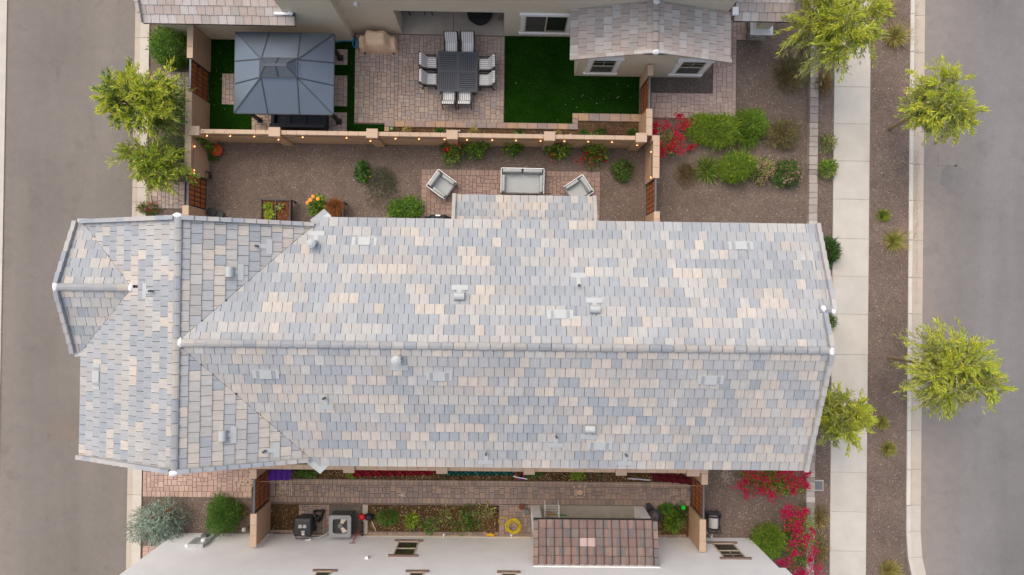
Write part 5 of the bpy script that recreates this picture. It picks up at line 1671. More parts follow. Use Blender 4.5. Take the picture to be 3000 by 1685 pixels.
MB().tube([(q.x + .1 * math.cos(a), q.y + .15 * math.sin(a), .42) for a in np.linspace(0, 6.28, 14)[:-1]], .012, 5, closed=True).build("rim", M['black_metal'], t)
q = P(1147, 377, .2)
tag(MB().blob((q.x, q.y, .16), (.075, .075, .075), 14, 10, 0, col=A(130, 205, 120)).build("garden_ball", M['plastic'], smooth=True), "pale green ball lying in the corner of the succulent bed", "ball")
q = P(2002, 1487, .25)
t = thing("green_bucket", (q.x, q.y, 0), "bright green bucket in the herb bed by the gate", "bucket")
MB().lathe([(.07, 0), (.085, .2), (.09, .22), (.0, .225)], (q.x, q.y, .03), 18, A(20, 205, 40)).build("bucket_body", M['plastic'], t)
MB().tube([(q.x + .09 * math.cos(a), q.y + .09 * math.sin(a), .255) for a in np.linspace(0, 6.28, 18)[:-1]], .008, 5, A(10, 220, 30), True).build("rim", M['plastic'], t)

# ---- cooling unit
c = P(995.5, 1543, .85); h = .84; r = .44
ac = thing("cooling_unit", (c.x, c.y, 0), "grey air conditioner condenser with fan against the white wall", "air conditioner")
def rrect(cx, cy, r, rad, n=4):
    out = []
    for qx, qy, a0 in ((1, 1, 0), (-1, 1, 90), (-1, -1, 180), (1, -1, 270)):
        for k in range(n + 1):
            a = math.radians(a0 + 90 * k / n); out.append((cx + qx * (r - rad) + rad * math.cos(a), cy + qy * (r - rad) + rad * math.sin(a)))
    return out
MB().prism(rrect(c.x, c.y, r - .03, .06), .05, h - .2).build("coil_core", M['deck'], ac)
for k in range(13):
    t_ = -r + .06 + k * (2 * r - .12) / 12
    for s in (-1, 1):
        MB().box(c.x + t_ - .018, c.x + t_ + .018, c.y + s * (r - .02) - .012, c.y + s * (r - .02) + .012, .08, h - .05).build("louvre", M['ac_grey'], ac)
        MB().box(c.x + s * (r - .02) - .012, c.x + s * (r - .02) + .012, c.y + t_ - .018, c.y + t_ + .018, .08, h - .05).build("louvre", M['ac_grey'], ac)
MB().prism(rrect(c.x, c.y, r + .005, .07), 0.02, .08).build("base_pan", M['ac_grey'], ac)
ring = MB(); outer = rrect(c.x, c.y, r + .01, .09, 6); n = len(outer)
inner = [(c.x + .375 * math.cos(math.atan2(y_ - c.y, x_ - c.x)), c.y + .375 * math.sin(math.atan2(y_ - c.y, x_ - c.x))) for x_, y_ in outer]
ring.add([(x_, y_, h) for x_, y_ in outer] + [(x_, y_, h - .01) for x_, y_ in inner] + [(x_, y_, h - .06) for x_, y_ in outer] + [(x_, y_, h - .14) for x_, y_ in inner],
         [(i, (i + 1) % n, n + (i + 1) % n, n + i) for i in range(n)] + [(2 * n + i, 2 * n + (i + 1) % n, (i + 1) % n, i) for i in range(n)] + [(n + i, n + (i + 1) % n, 3 * n + (i + 1) % n, 3 * n + i) for i in range(n)])
ring.build("top_cover", surf("light grey cover", (.24, .255, .26), .5, .04, 3, .03, 40), ac)
MB().lathe([(.37, 0), (.37, .01)], (c.x, c.y, h - .14), 28).build("fan_well", M['deck'], ac)
cream = surf("cream fan blade", (.62, .56, .45), .5, .04, 3, .03, 40)
for a in (65, 245 + 60):
    a = math.radians(a); d = Vector((math.cos(a), math.sin(a), 0)); t_ = Vector((-d.y, d.x, 0)); o = Vector((c.x, c.y, h - .10))
    MB().hull8([o + d * .10 - t_ * .06 + Vector((0, 0, -.02)), o + d * .34 - t_ * .11 + Vector((0, 0, -.02)), o + d * .34 + t_ * .11, o + d * .10 + t_ * .06],
               [o + d * .10 - t_ * .06 + Vector((0, 0, -.01)), o + d * .34 - t_ * .11 + Vector((0, 0, -.01)), o + d * .34 + t_ * .11 + Vector((0, 0, .01)), o + d * .10 + t_ * .06 + Vector((0, 0, .01))]).build("fan_blade", cream, ac)
MB().lathe([(.10, 0), (.10, .05), (.07, .06)], (c.x, c.y, h - .12), 18).build("fan_hub", M['ac_grey'], ac)
for rr_ in (.14, .2, .26, .32):
    MB().tube([(c.x + rr_ * math.cos(a), c.y + rr_ * math.sin(a), h - .005) for a in np.linspace(0, 6.283, 33)[:-1]], .003, 4, closed=True).build("guard_ring", M['black_metal'], ac)
b = MB().tube([(c.x - .46, c.y - .3, .3), (c.x - .6, c.y - .42, .33), (c.x - .85, YWH + .05, .5), (c.x - 1.25, YWH + .04, .62)], .025, 6); b.build("refrigerant_line", M['flashing'], ac, smooth=True)
MB().box(c.x - 1.42, c.x - 1.22, YWH, YWH + .1, .55, .75).build("disconnect_box", M['white_trim'], ac)

# ---- wheeled bin
c = P(887, 1545, .95)
bn = thing("wheeled_bin", (c.x, c.y, 0), "black wheeled bin with white lid markings against white wall", "bin")
MB().hull8([(c.x - .28, c.y - .28, .08), (c.x + .28, c.y - .28, .08), (c.x + .28, c.y + .28, .08), (c.x - .28, c.y + .28, .08)], [(c.x - .35, c.y - .36, .92), (c.x + .35, c.y - .36, .92), (c.x + .35, c.y + .36, .92), (c.x - .35, c.y + .36, .92)]).build("bin_body", M['black_cover'], bn)
o = MB().hull8([(c.x - .37, c.y - .38, .921), (c.x + .37, c.y - .38, .921), (c.x + .37, c.y + .40, .921), (c.x - .37, c.y + .40, .921)], [(c.x - .33, c.y - .33, 1.02), (c.x + .33, c.y - .33, 1.02), (c.x + .30, c.y + .33, .99), (c.x - .30, c.y + .33, .99)]).build("lid", M['black_cover'], bn); bev(o, .04)
MB().tube([(c.x - .28, c.y - .38, .9), (c.x - .28, c.y - .46, .95), (c.x + .28, c.y - .46, .95), (c.x + .28, c.y - .38, .9)], .025, 8).build("handle", M['black_metal'], bn)
for s in (-1, 1): MB().tube([(c.x + s * .26, c.y - .3, .12), (c.x + s * .33, c.y - .3, .12)], .12, 16).build("wheel", M['black_metal'], bn)
rr = random.Random(9)
pr_ = MB()
for (bx_, by_, n_) in ((-.09, .10, 4), (.09, .10, 4), (.03, -.14, 5)):
    for k in range(n_):
        w_ = rr.uniform(.05, .085)
        pr_.box(c.x + bx_ - w_, c.x + bx_ + w_, c.y + by_ - k * .035, c.y + by_ - k * .035 + .016, 1.021, 1.0235)
pr_.box(c.x + .0, c.x + .06, c.y - .30, c.y - .24, 1.021, 1.0235)
pr_.build("printed_marking", M['white_trim'], bn)
q = P(920, 1512, .3)
t = thing("spare_wheel", (q.x, q.y, Z_PAV), "black spare wheel leaning behind the wheeled bin", "wheel")
MB().tube([(q.x + .02 * k, q.y + .2 * math.cos(a), .28 + .2 * math.sin(a)) for k, a in enumerate(np.linspace(0, 6.283, 21)[:-1])], .06, 8, closed=True).build("tyre", M['black_cover'], t, smooth=True)
MB().tube([(q.x, q.y, .28), (q.x + .3, q.y, .28)], .05, 10).build("hub", M['dark_steel'], t)

# ---- scooter with helmet and bag
c = P(1061, 1540, .2)
t = thing("kick_scooter", (c.x, c.y, 0), "black and red child scooter leaning beside the cooling unit", "scooter")
q1_, q2_ = P(1061, 1563, .15), P(1061, 1538, .15)
for q in (q1_, q2_):
    MB().tube([(q.x - .03, q.y, .13), (q.x + .03, q.y, .13)], .13, 16).build("wheel", M['black_cover'], t)
    MB().tube([(q.x - .035, q.y, .13), (q.x + .035, q.y, .13)], .06, 12).build("hub", M['ac_grey'], t)
MB().bar((q1_.x, q1_.y, .16), (q2_.x, q2_.y + .1, .16), .11, .04).build("deck", M['black_metal'], t)
e0, e1 = P(1047, 1562, .5), P(1032, 1591, 1.05)
MB().tube([(q1_.x, q1_.y + .05, .2), e0, e1], .018, 8, A(200, 16, 40)).build("steering_post", M['plastic'], t)
MB().tube([(e1.x - .12, e1.y, e1.z), (e1.x + .12, e1.y, e1.z)], .016, 8, (.02, .02, .02)).build("handlebar", M['plastic'], t)
q = P(1060, 1516, .45)
tag(MB().blob((q.x, q.y, .38), (.15, .14, .13), 14, 9, .02, col=A(196, 10, 36)).build("red_helmet", M['plastic'], smooth=True), "glossy red helmet beside the cooling unit", "helmet")
q = P(1079, 1518, .4)
tag(MB().blob((q.x, q.y, .22), (.2, .15, .22), 12, 8, .08, col=(.012, .016, .022)).build("black_bag", M['plastic'], smooth=True), "black bag slumped next to the red helmet", "bag")
q0, q1 = P(1089, 1528, .35), P(1101, 1556, .05)
tag(MB().tube([q0, q1], .016, 7, (.75, .73, .68)).build("white_stick", M['plastic']), "white stick leaning over the vegetable bed corner", "stick")

# ---- yellow hose coil
c = P(1505, 1541, .08)
pts = []; rr = random.Random(4)
for k in range(150):
    a = k * .42; r_ = .25 + .05 * math.sin(k * .37) + .04 * rr.random()
    pts.append((c.x + r_ * math.cos(a) + .03 * math.sin(k * .11), c.y + r_ * math.sin(a) + .02 * math.cos(k * .13), .07 + .0005 * k))
c2 = P(1474, 1526, .07)
for k in range(20):
    a = .2 + k * 6.2 / 19; pts.append((c2.x + .19 * math.cos(a), c2.y + .16 * math.sin(a), .07))
tag(MB().tube(pts, .016, 5, A(222, 196, 30)).build("hose_coil", M['plastic'], smooth=True), "coiled yellow garden hose on the dark paver pad", "hose")
q = P(1437, 1566, .1)
t = thing("toy_truck", (q.x, q.y, .05), "small yellow and black toy truck on the brick row", "toy")
MB().box(q.x - .17, q.x + .17, q.y - .05, q.y + .05, .08, .14, A(226, 180, 20)).build("chassis", M['plastic'], t)
MB().box(q.x + .05, q.x + .15, q.y - .05, q.y + .05, .141, .22, A(232, 170, 20)).build("cab", M['plastic'], t)
for dx in (-.11, .11):
    for dy in (-.06, .06): MB().tube([(q.x + dx, q.y + dy - .015, .08), (q.x + dx, q.y + dy + .015, .08)], .04, 10, (.02, .02, .02)).build("wheel", M['plastic'], t)

# ---- drying rack, broom
x0, x1, y0, y1 = R(1597, 1478, 1638, 1525, .7)
t = thing("drying_rack", ((x0 + x1) / 2, (y0 + y1) / 2, .065), "white metal drying rack on the porch slab", "drying rack")
MB().tube([(x0, y0, .8), (x0, y1, .8), (x1, y1, .8), (x1, y0, .8)], .012, 6).build("top_frame", M['white_metal'], t)
for k in range(5):
    y = y1 - (k + 1) * (y1 - y0) / 6; MB().tube([(x0, y, .8), (x1, y, .8)], .004, 4).build("rail", M['white_metal'], t)
for xa in (x0, x1):
    MB().tube([(xa, y1, .8), (xa, y0, .07)], .012, 6).build("leg", M['white_metal'], t); MB().tube([(xa, y0, .8), (xa, y1, .07)], .012, 6).build("leg", M['white_metal'], t)
q0, q1 = P(1625, 1507, .12), P(1661, 1511, .12)
t = thing("broom", q0, "broom with green handle lying on the porch slab", "broom")
MB().tube([q0, q1], .028, 7, A(40, 150, 60)).build("handle", M['plastic'], t)
b = MB(); b.hull8([q0 + Vector((-.32, -.09, -.04)), q0 + Vector((0, -.03, -.03)), q0 + Vector((0, .03, -.03)), q0 + Vector((-.32, .11, -.04))], [q0 + Vector((-.32, -.09, .02)), q0 + Vector((0, -.03, .03)), q0 + Vector((0, .03, .03)), q0 + Vector((-.32, .11, .02))], A(160, 116, 60))
b.build("bristle_head", M['cloth'], t)
q = P(1917, 1512, .5)
t = thing("black_planter_bin", (q.x, q.y, Z_PAV), "black tub with clutter wedged behind porch pillar", "tub")
MB().lathe([(.2, 0), (.27, .5), (.29, .52), (.29, .55), (.24, .55), (.23, .45)], (q.x, q.y, Z_PAV), 20).build("tub_body", M['black_cover'], t)
MB().blob((q.x, q.y - .02, .5), (.18, .18, .07), 9, 6, .3, col=(.1, .08, .08)).build("contents", M['cloth'], t)

# ---- hose reel cart in the front yard of the white house
x0, x1, y0, y1 = R(2070, 1500, 2109, 1557, .4)
t = thing("hose_reel_cart", ((x0 + x1) / 2, (y0 + y1) / 2, 0), "black hose reel cart against the tan wall on gravel", "hose reel")
xm, ym = (x0 + x1) / 2, (y0 + y1) / 2
for yy in (y0 + .16, y1 - .16):
    MB().tube([(xm + .25 * math.cos(a), yy, .42 + .25 * math.sin(a)) for a in np.linspace(0, 6.283, 21)[:-1]], .03, 6, closed=True).build("reel_disc", M['black_metal'], t)
MB().tube([(xm, y0 + .16, .42), (xm, y1 - .16, .42)], .2, 16, (.55, .52, .50)).build("hose_drum", M['plastic'], t)
for xa in (x0, x1 - .04):
    MB().bar((xa + .02, y0, .05), (xa + .02, y1, .62), .04).build("side_frame", M['black_metal'], t); MB().bar((xa + .02, y1, .05), (xa + .02, y0, .62), .04).build("side_frame", M['black_metal'], t)
for yy in (y0, y1): MB().tube([(x0, yy, .62), (x1, yy, .62)], .025, 8).build("cross_bar", M['black_metal'], t)
MB().box(x0, x1, y1 - .14, y1, .3, .38).build("tray", M['black_metal'], t)
MB().tube([(x0 - .05, y0 + .1, .1), (x0 + .0, y0 + .1, .1)], .1, 14).build("wheel", M['black_cover'], t); MB().tube([(x1, y0 + .1, .1), (x1 + .05, y0 + .1, .1)], .1, 14).build("wheel", M['black_cover'], t)
q = P(2076, 1572, .2)
t = thing("water_pipe", (q.x, q.y, 0), "white bent water valve pipe by the tan wall foot", "pipe")
MB().tube([(q.x - .1, YWH + .3, 0), (q.x - .1, YWH + .3, .35), (q.x + .1, YWH + .3, .35), (q.x + .1, YWH + .12, .35), (q.x + .1, YWH + .12, 0)], .022, 7).build("pipe", M['white_metal'], t)
MB().tube([(q.x - .1, YWH + .3, .2), (q.x - .18, YWH + .34, .22)], .03, 7).build("valve", M['white_metal'], t)

# ---- clothes line and cloths
L0, L1 = P(757, 1411, 1.35), P(2050, 1424, 1.35)
tag(MB().tube([L0.lerp(L1, t) - Vector((0, 0, .25 * 4 * t * (1 - t))) for t in np.linspace(0, 1, 30)], .008, 5, A(206, 176, 130)).build("clothes_line", M['plastic']), "thin cord clothes line strung between the two side gates", "clothes line")
def hang(name, u0, v0, u1, v1, z, drop, cols, label, cat="cloth", folds=14, lean=.25, seed=0):
    """cloth hanging from the line: top edge along the pixels, bottom edge pushed out"""
    a, c = P(u0, v0, z), P(u1, v1, z); rr = random.Random(seed)
    b = MB(); nx, ny = folds * 3, 6
    d = (c - a); nrm = Vector((-d.y, d.x, 0)).normalized()
    vs, fs, cs = [], [], []
    for j in range(ny + 1):
        for i in range(nx + 1):
            t = i / nx; f = j / ny
            w = math.sin(t * folds * 2 * math.pi / 2 + seed) * .035 * (.3 + f) + rr.uniform(-.008, .008)
            p_ = a.lerp(c, t) + nrm * (w + lean * f) - Vector((0, 0, drop * f))
            vs.append(p_)
    for j in range(ny):
        for i in range(nx):
            fs.append((j * (nx + 1) + i, j * (nx + 1) + i + 1, (j + 1) * (nx + 1) + i + 1, (j + 1) * (nx + 1) + i)); cs.append(cols[(i // 2 + (j if len(cols) > 2 else 0)) % len(cols)])
    n0 = len(b.v); b.v += [tuple(v) for v in vs]; b.f += [tuple(i + n0 for i in f) for f in fs]; b.c += cs
    return tag(b.build(name, M['cloth'], smooth=True), label, cat)
PUR = A(84, 36, 150)
hang("purple_cloth", 783, 1408, 850, 1406, 1.3, .95, [PUR, A(74, 30, 138), A(90, 44, 158)], "purple patterned cloth hanging from the clothes line", seed=1, lean=.95, folds=8)
hang("red_blanket", 1032, 1397, 1270, 1392, .85, .75, [A(170, 20, 44), A(140, 12, 32), A(200, 40, 60), A(84, 12, 20)], "long dark red blanket draped over the soil strip", "blanket", seed=2, lean=.3, folds=20)
hang("teal_cloth", 1296, 1393, 1508, 1393, .8, .7, [A(24, 116, 100), A(14, 70, 66), A(46, 150, 132), A(16, 80, 94)], "long teal green cloth draped beside the red blanket", seed=3, lean=.32, folds=20)
hang("maroon_towel", 1914, 1408, 2030, 1421, 1.1, .7, [A(124, 22, 44), A(100, 14, 34), A(140, 36, 60)], "maroon towel with pale hem hung by the gate", "towel", seed=4, lean=.22, folds=9)
x0 = P(1840, 1402, 1.1); x1 = P(1905, 1407, 1.1)
tag(MB().tube([x0, x0.lerp(x1, .5) - Vector((0, 0, .02)), x1], .03, 7, A(200, 194, 200)).build("rolled_cloth", M['cloth']), "pale rolled cloth on the line beside the maroon towel", "cloth")
c = P(1523, 1390, .3)
t = thing("toy_hoop", (c.x, c.y, 0), "pink and red hoop standing on a white bar in the soil strip", "hoop")
for k, cc in enumerate((A(220, 40, 110), A(200, 16, 40), A(170, 60, 160))):
    MB().tube([(c.x + .17 * math.cos(a), c.y + .2 * math.sin(a), .35 - .02 * k) for a in np.linspace(k * 2.1, k * 2.1 + 2.1, 9)], .022, 7, cc).build("hoop_segment", M['plastic'], t)
e0, e1 = P(1504, 1396, .35), P(1545, 1404, .35)
MB().bar(e0, e1, .035, .03, (.75, .8, .82)).build("cross_bar", M['plastic'], t)
MB().blob((c.x + .02, c.y - .18, .2), (.16, .12, .12), 10, 7, .15, col=(.06, .008, .02)).build("dark_bundle", M['cloth'], t)

# ---- chalk patterns
def chalk(label, strokes, zz=Z_PAV + .006, w=.022, col=(1, .95, .85)):
    """strokes: lists of photo pixels on the paving"""
    b = MB()
    for s in strokes: b.ribbon([P(u, v, zz) for u, v in s], w, col)
    return tag(b.build("chalk_drawing", M['chalk']), label, "chalk drawing")
def loop(cx, cy, rx, ry, a0=0, a1=360, n=16): return [(cx + rx * math.cos(math.radians(a0 + (a1 - a0) * k / n)), cy + ry * math.sin(math.radians(a0 + (a1 - a0) * k / n))) for k in range(n + 1)]
kx0, ky0 = 727, 1413
knot = [[(kx0 - 15 + 10 * k, ky0 - 15 - 0 + 0), (kx0 - 15 + 10 * k + 0, ky0)] for k in range(0)]
for k in range(4):
    o = -12 + 8 * k
    knot.append([(kx0 + o - 10, ky0 - o - 10), (kx0 + o + 10, ky0 - o + 10)]); knot.append([(kx0 + o + 10, ky0 + o - 10), (kx0 + o - 10, ky0 + o + 10)])
for a in range(0, 360, 90): knot.append(loop(kx0 + 20 * math.cos(math.radians(a)) * .9, ky0 + 20 * math.sin(math.radians(a)), 5.5, 5.5))
chalk("cream interlaced knot chalk pattern on terracotta pavers by the gate", knot)
chalk("white wavy chalk braid on terracotta pavers", [[(689 + 5 * math.sin(k * .8), 1392 + 4.5 * k) for k in range(10)], [(696 - 5 * math.sin(k * .8), 1392 + 4.5 * k) for k in range(10)], [(686, 1410), (698, 1402)], [(686, 1424), (698, 1418)]], col=(.9, .92, .95))
chalk("white hash mark chalk lines below the knot pattern", [[(716, 1443), (738, 1445)], [(716, 1449), (738, 1451)], [(724, 1452), (730, 1440)], [(730, 1453), (735, 1441)]], col=(.95, .92, .88))
kx0, ky0 = 827, 1427
st = [[(kx0 - 6, ky0 - 20), (kx0 - 6, ky0 + 20)], [(kx0 + 8, ky0 - 18), (kx0 + 8, ky0 + 20)]]
for a in range(0, 180, 30): st.append([(kx0 - 10 * math.cos(math.radians(a)), ky0 - 10 * math.sin(math.radians(a))), (kx0 + 10 * math.cos(math.radians(a)), ky0 + 10 * math.sin(math.radians(a)))])
st.append([(kx0 - 16, ky0), (kx0 - 9, ky0 - 9), (kx0 - 9, ky0 + 9), (kx0 - 16, ky0)]); st.append([(kx0 + 17, ky0), (kx0 + 10, ky0 - 9), (kx0 + 10, ky0 + 9), (kx0 + 17, ky0)])
for dx, dy in ((-12, -14), (13, -14), (-12, 14), (14, 14), (0, -18), (0, 18)): st.append(loop(kx0 + dx, ky0 + dy, 3, 3))
for u in (797, 803, 849, 853): st.append([(u, 1408), (u, 1452)])
st.append([(816, 1456), (836, 1456)])
chalk("cream star and diamond chalk pattern below the purple cloth", st)
s5 = [(1180 + 12 * math.cos(math.radians(180 + 144 * k)), 1450 + 11 * math.sin(math.radians(180 + 144 * k))) for k in range(6)]
chalk("white five point chalk star on the side path", [s5, loop(1180, 1450, 3, 3)], col=(.95, .95, .97))
st = [[(1684, 1434), (1684, 1452)], [(1688, 1432), (1688, 1454)], [(1712, 1434), (1712, 1452)]]
for a in range(0, 180, 20): st.append([(1699 - 9 * math.cos(math.radians(a)), 1443 - 8 * math.sin(math.radians(a))), (1699 + 9 * math.cos(math.radians(a)), 1443 + 8 * math.sin(math.radians(a)))])
st += [[(1690, 1457), (1710, 1457)], loop(1682, 1427, 2, 2), loop(1712, 1427, 2, 2), loop(1697, 1425, 5, 3)]
chalk("pink chalk flower with dotted frame on the side path", st, col=(1, .78, .74))
st = [[(1964, 1430), (1964, 1452)], [(1968, 1432), (1968, 1454)], [(1974, 1434), (1984, 1450)], [(1984, 1434), (1974, 1450)], loop(1979, 1442, 6, 8), [(1998, 1432), (1998, 1454)], [(2006, 1430), (2010, 1454)], [(2012, 1430), (2008, 1454)]]
chalk("faint white chalk squiggles on the side path by the maroon towel", st, w=.012, col=(.8, .76, .72))
chalk("faint chalk triangle on the grey porch slab", [[(1815, 1509), (1821, 1500), (1828, 1510), (1815, 1509)], loop(1821, 1519, 8, 4), [(1780, 1504), (1780, 1522)], [(1784, 1504), (1784, 1522)], [(1800, 1520), (1842, 1520)]], zz=.072, w=.012, col=(.7, .72, .7))
# ================================================================ plants
def leaf_cards(name, parent, pts, dirs, L, W, cols, rng, up_bias=.6, mat=None, kind=None):
    n = len(pts)
    org = np.array(ORG[parent.name], np.float64)
    d = dirs / np.linalg.norm(dirs, axis=1, keepdims=True)
    ref = rng.normal(size=(n, 3)) * (1 - up_bias); ref[:, 2] += up_bias
    s = np.cross(d, ref); s /= (np.linalg.norm(s, axis=1, keepdims=True) + 1e-9)
    nrm = np.cross(s, d)
    L = np.broadcast_to(np.asarray(L, float), (n,))[:, None]; W = np.broadcast_to(np.asarray(W, float), (n,))[:, None]
    p = pts - org
    v = np.empty((n, 4, 3))
    v[:, 0] = p
    v[:, 1] = p + d * L * .45 + s * W / 2 + nrm * L * .04
    v[:, 2] = p + d * L
    v[:, 3] = p + d * L * .45 - s * W / 2 + nrm * L * .04
    me = bpy.data.meshes.new(name)
    me.vertices.add(4 * n); me.vertices.foreach_set("co", v.astype(np.float32).ravel())
    me.loops.add(4 * n); me.loops.foreach_set("vertex_index", np.arange(4 * n, dtype=np.int32))
    me.polygons.add(n); me.polygons.foreach_set("loop_start", np.arange(0, 4 * n, 4, dtype=np.int32))
    at = me.attributes.new("Col", 'FLOAT_COLOR', 'FACE')
    c = np.ones((n, 4), np.float32); c[:, :3] = cols
    at.data.foreach_set("color", c.ravel())
    me.materials.append(mat or M['leaf'])
    me.update()
    o = link(name, me, parent)
    ORG[o.name] = tuple(org)
    if kind: o["kind"] = kind
    return o

def pick(rng, pal, n, jit=.18):
    pal = np.array(pal)
    c = pal[rng.integers(0, len(pal), n)]
    return np.clip(c * 1.3 * (1 + rng.uniform(-jit, jit, (n, 1))) * (1 + rng.uniform(-.06, .06, (n, 3))), .002, .9)

G_DARK = [(.035, .085, .014), (.045, .11, .018), (.03, .07, .012), (.06, .13, .02)]
G_MID = [(.07, .16, .02), (.09, .19, .022), (.055, .13, .018), (.11, .21, .03)]
G_LIME = [(.20, .31, .025), (.25, .34, .03), (.15, .26, .022), (.30, .37, .04), (.11, .19, .018)]
G_YEL = [(.46, .48, .05), (.56, .54, .07), (.38, .44, .05), (.34, .42, .08)]
G_OLIVE = [(.30, .32, .08), (.37, .38, .12), (.23, .27, .07), (.41, .42, .16)]
G_SAGE = [(.20, .27, .21), (.27, .33, .28), (.15, .21, .16), (.33, .38, .33), (.12, .16, .09)]
G_DRY = [(.20, .16, .07), (.16, .12, .06), (.24, .19, .09), (.13, .13, .05), (.17, .10, .05)]
G_STRAW = [(.42, .32, .13), (.36, .29, .08), (.30, .26, .07), (.48, .38, .19)]
G_RUST = [(.36, .14, .04), (.28, .11, .04), (.42, .20, .08), (.20, .12, .04)]
RED = [(.46, .006, .03), (.36, .004, .02), (.56, .015, .06), (.42, .01, .05)]
MAG = [(.46, .008, .10), (.38, .006, .08), (.54, .02, .14), (.46, .006, .04)]
PNK = [(.62, .28, .24), (.66, .38, .32), (.56, .22, .20), (.7, .5, .42)]
ROSE = [(.34, .012, .012), (.42, .02, .02), (.28, .01, .015)]

def dome(rng, n, c, r, fill=.55, zmin=.05, lump=.18, k=7):
    """points spread through an uneven dome, with outward directions"""
    th = rng.uniform(0, 2 * np.pi, n); cz = rng.uniform(zmin, 1, n); sn = np.sqrt(1 - cz ** 2)
    u = np.stack([sn * np.cos(th), sn * np.sin(th), cz], 1)
    lobes = rng.normal(size=(k, 3)); lobes /= np.linalg.norm(lobes, axis=1, keepdims=True)
    amp = 1 + (lump + .12) * (np.max(u @ lobes.T, axis=1) - .72) * 2.2
    rad = (1 - fill * rng.random(n) ** 1.6) * amp * (1 + rng.normal(size=n) * .07)
    pts = np.array(c) + u * rad[:, None] * np.array(r)
    return pts, u, np.argmax(u @ lobes.T, axis=1)

SEEDN = [100]
def shrub(name, u, v, rx, ry, h, label, cat="shrub", pal=G_MID, n=2600, L=.09, W=.022, fill=.55, tips=None, flowers=None, up=.35, group=None, lump=.25, stems=5, z0=0.0, stem_mat='bark_red', jit=.3, hz=None):
    SEEDN[0] += 1; rng = np.random.default_rng(SEEDN[0])
    q = P(u, v, (hz if hz is not None else h * .5) + z0)
    c = (q.x, q.y, z0)
    t = thing(name, c, label, cat, group)
    pts, dr, lobe = dome(rng, n, (q.x, q.y, z0 + h * .06), (rx, ry, h), fill, .02, lump)
    d = dr * np.array((1, 1, .3)) + rng.normal(size=(n, 3)) * np.array((1, 1, .6)) * max(jit, .45); d[:, 2] += up * .5
    cols = pick(rng, pal, n) * rng.uniform(.72, 1.3, 7)[lobe][:, None]      # each branch lobe has its own leaf tone
    out = rng.random(n) < .22                                                  # loose sprigs that stick out of the outline
    pts[out] += dr[out] * np.array((rx, ry, h)) * rng.uniform(.02, .16, (int(out.sum()), 1))
    if tips is not None:
        rel = np.linalg.norm((pts - np.array(c)) / np.array((rx, ry, h)), axis=1)
        m = (rel > .8) & (rng.random(n) < .6)
        cols[m] = pick(rng, tips, int(m.sum()))
    leaf_cards("foliage", t, pts, d, rng.uniform(.6, 1.3, n) * L * np.where(out, 1.5, 1.0), W, cols, rng)
    b = MB()
    for k in range(stems):
        a = rng.uniform(0, 6.28); e = rng.uniform(.4, .85)
        b.tube([(q.x + .03 * math.cos(a), q.y + .03 * math.sin(a), z0), (q.x + rx * e * .5 * math.cos(a), q.y + ry * e * .5 * math.sin(a), z0 + h * .45), (q.x + rx * e * math.cos(a), q.y + ry * e * math.sin(a), z0 + h * .75)], [.016, .011, .006], 5)
    if stems: b.build("stem", M[stem_mat], t)
    if flowers:
        fp, fn, fl, clusters = flowers
        cp, cd, _ = dome(rng, clusters, (q.x, q.y, z0 + h * .1), (rx * .98, ry * .98, h * 1.02), .12, .1, lump)
        idx = rng.integers(0, clusters, fn)
        pp = cp[idx] + rng.normal(size=(fn, 3)) * np.array((1, 1, .6)) * fl * 1.25
        dd = rng.normal(size=(fn, 3)) + cd[idx] * .8 + np.array((0, 0, .3))
        leaf_cards("blossom", t, pp, dd, fl * rng.uniform(.7, 1.2, fn), fl * .75, pick(rng, fp, fn), rng, .75)
    return t

def blossoms_at(t, groups, z, pal, n, size, rng):
    P_, D_ = [], []
    for (u, v, r, zz) in groups:
        q = P(u, v, zz)
        k = n
        sub = np.concatenate([np.zeros((2, 3)), rng.normal(size=(6, 3)) * np.array((r, r, r * .5)) * .62])
        w_ = rng.choice(8, k, p=[.18, .18, .12, .12, .12, .1, .1, .08])
        x = rng.normal(size=(k, 3))
        P_.append(np.array(q) + sub[w_] + x * np.array((r, r, r * .6)) * .27); D_.append(x + np.array((0, 0, .4)))
    return leaf_cards("blossom", t, np.concatenate(P_), np.concatenate(D_), size, size * .8, pick(rng, pal, n * len(groups)), rng, .8)

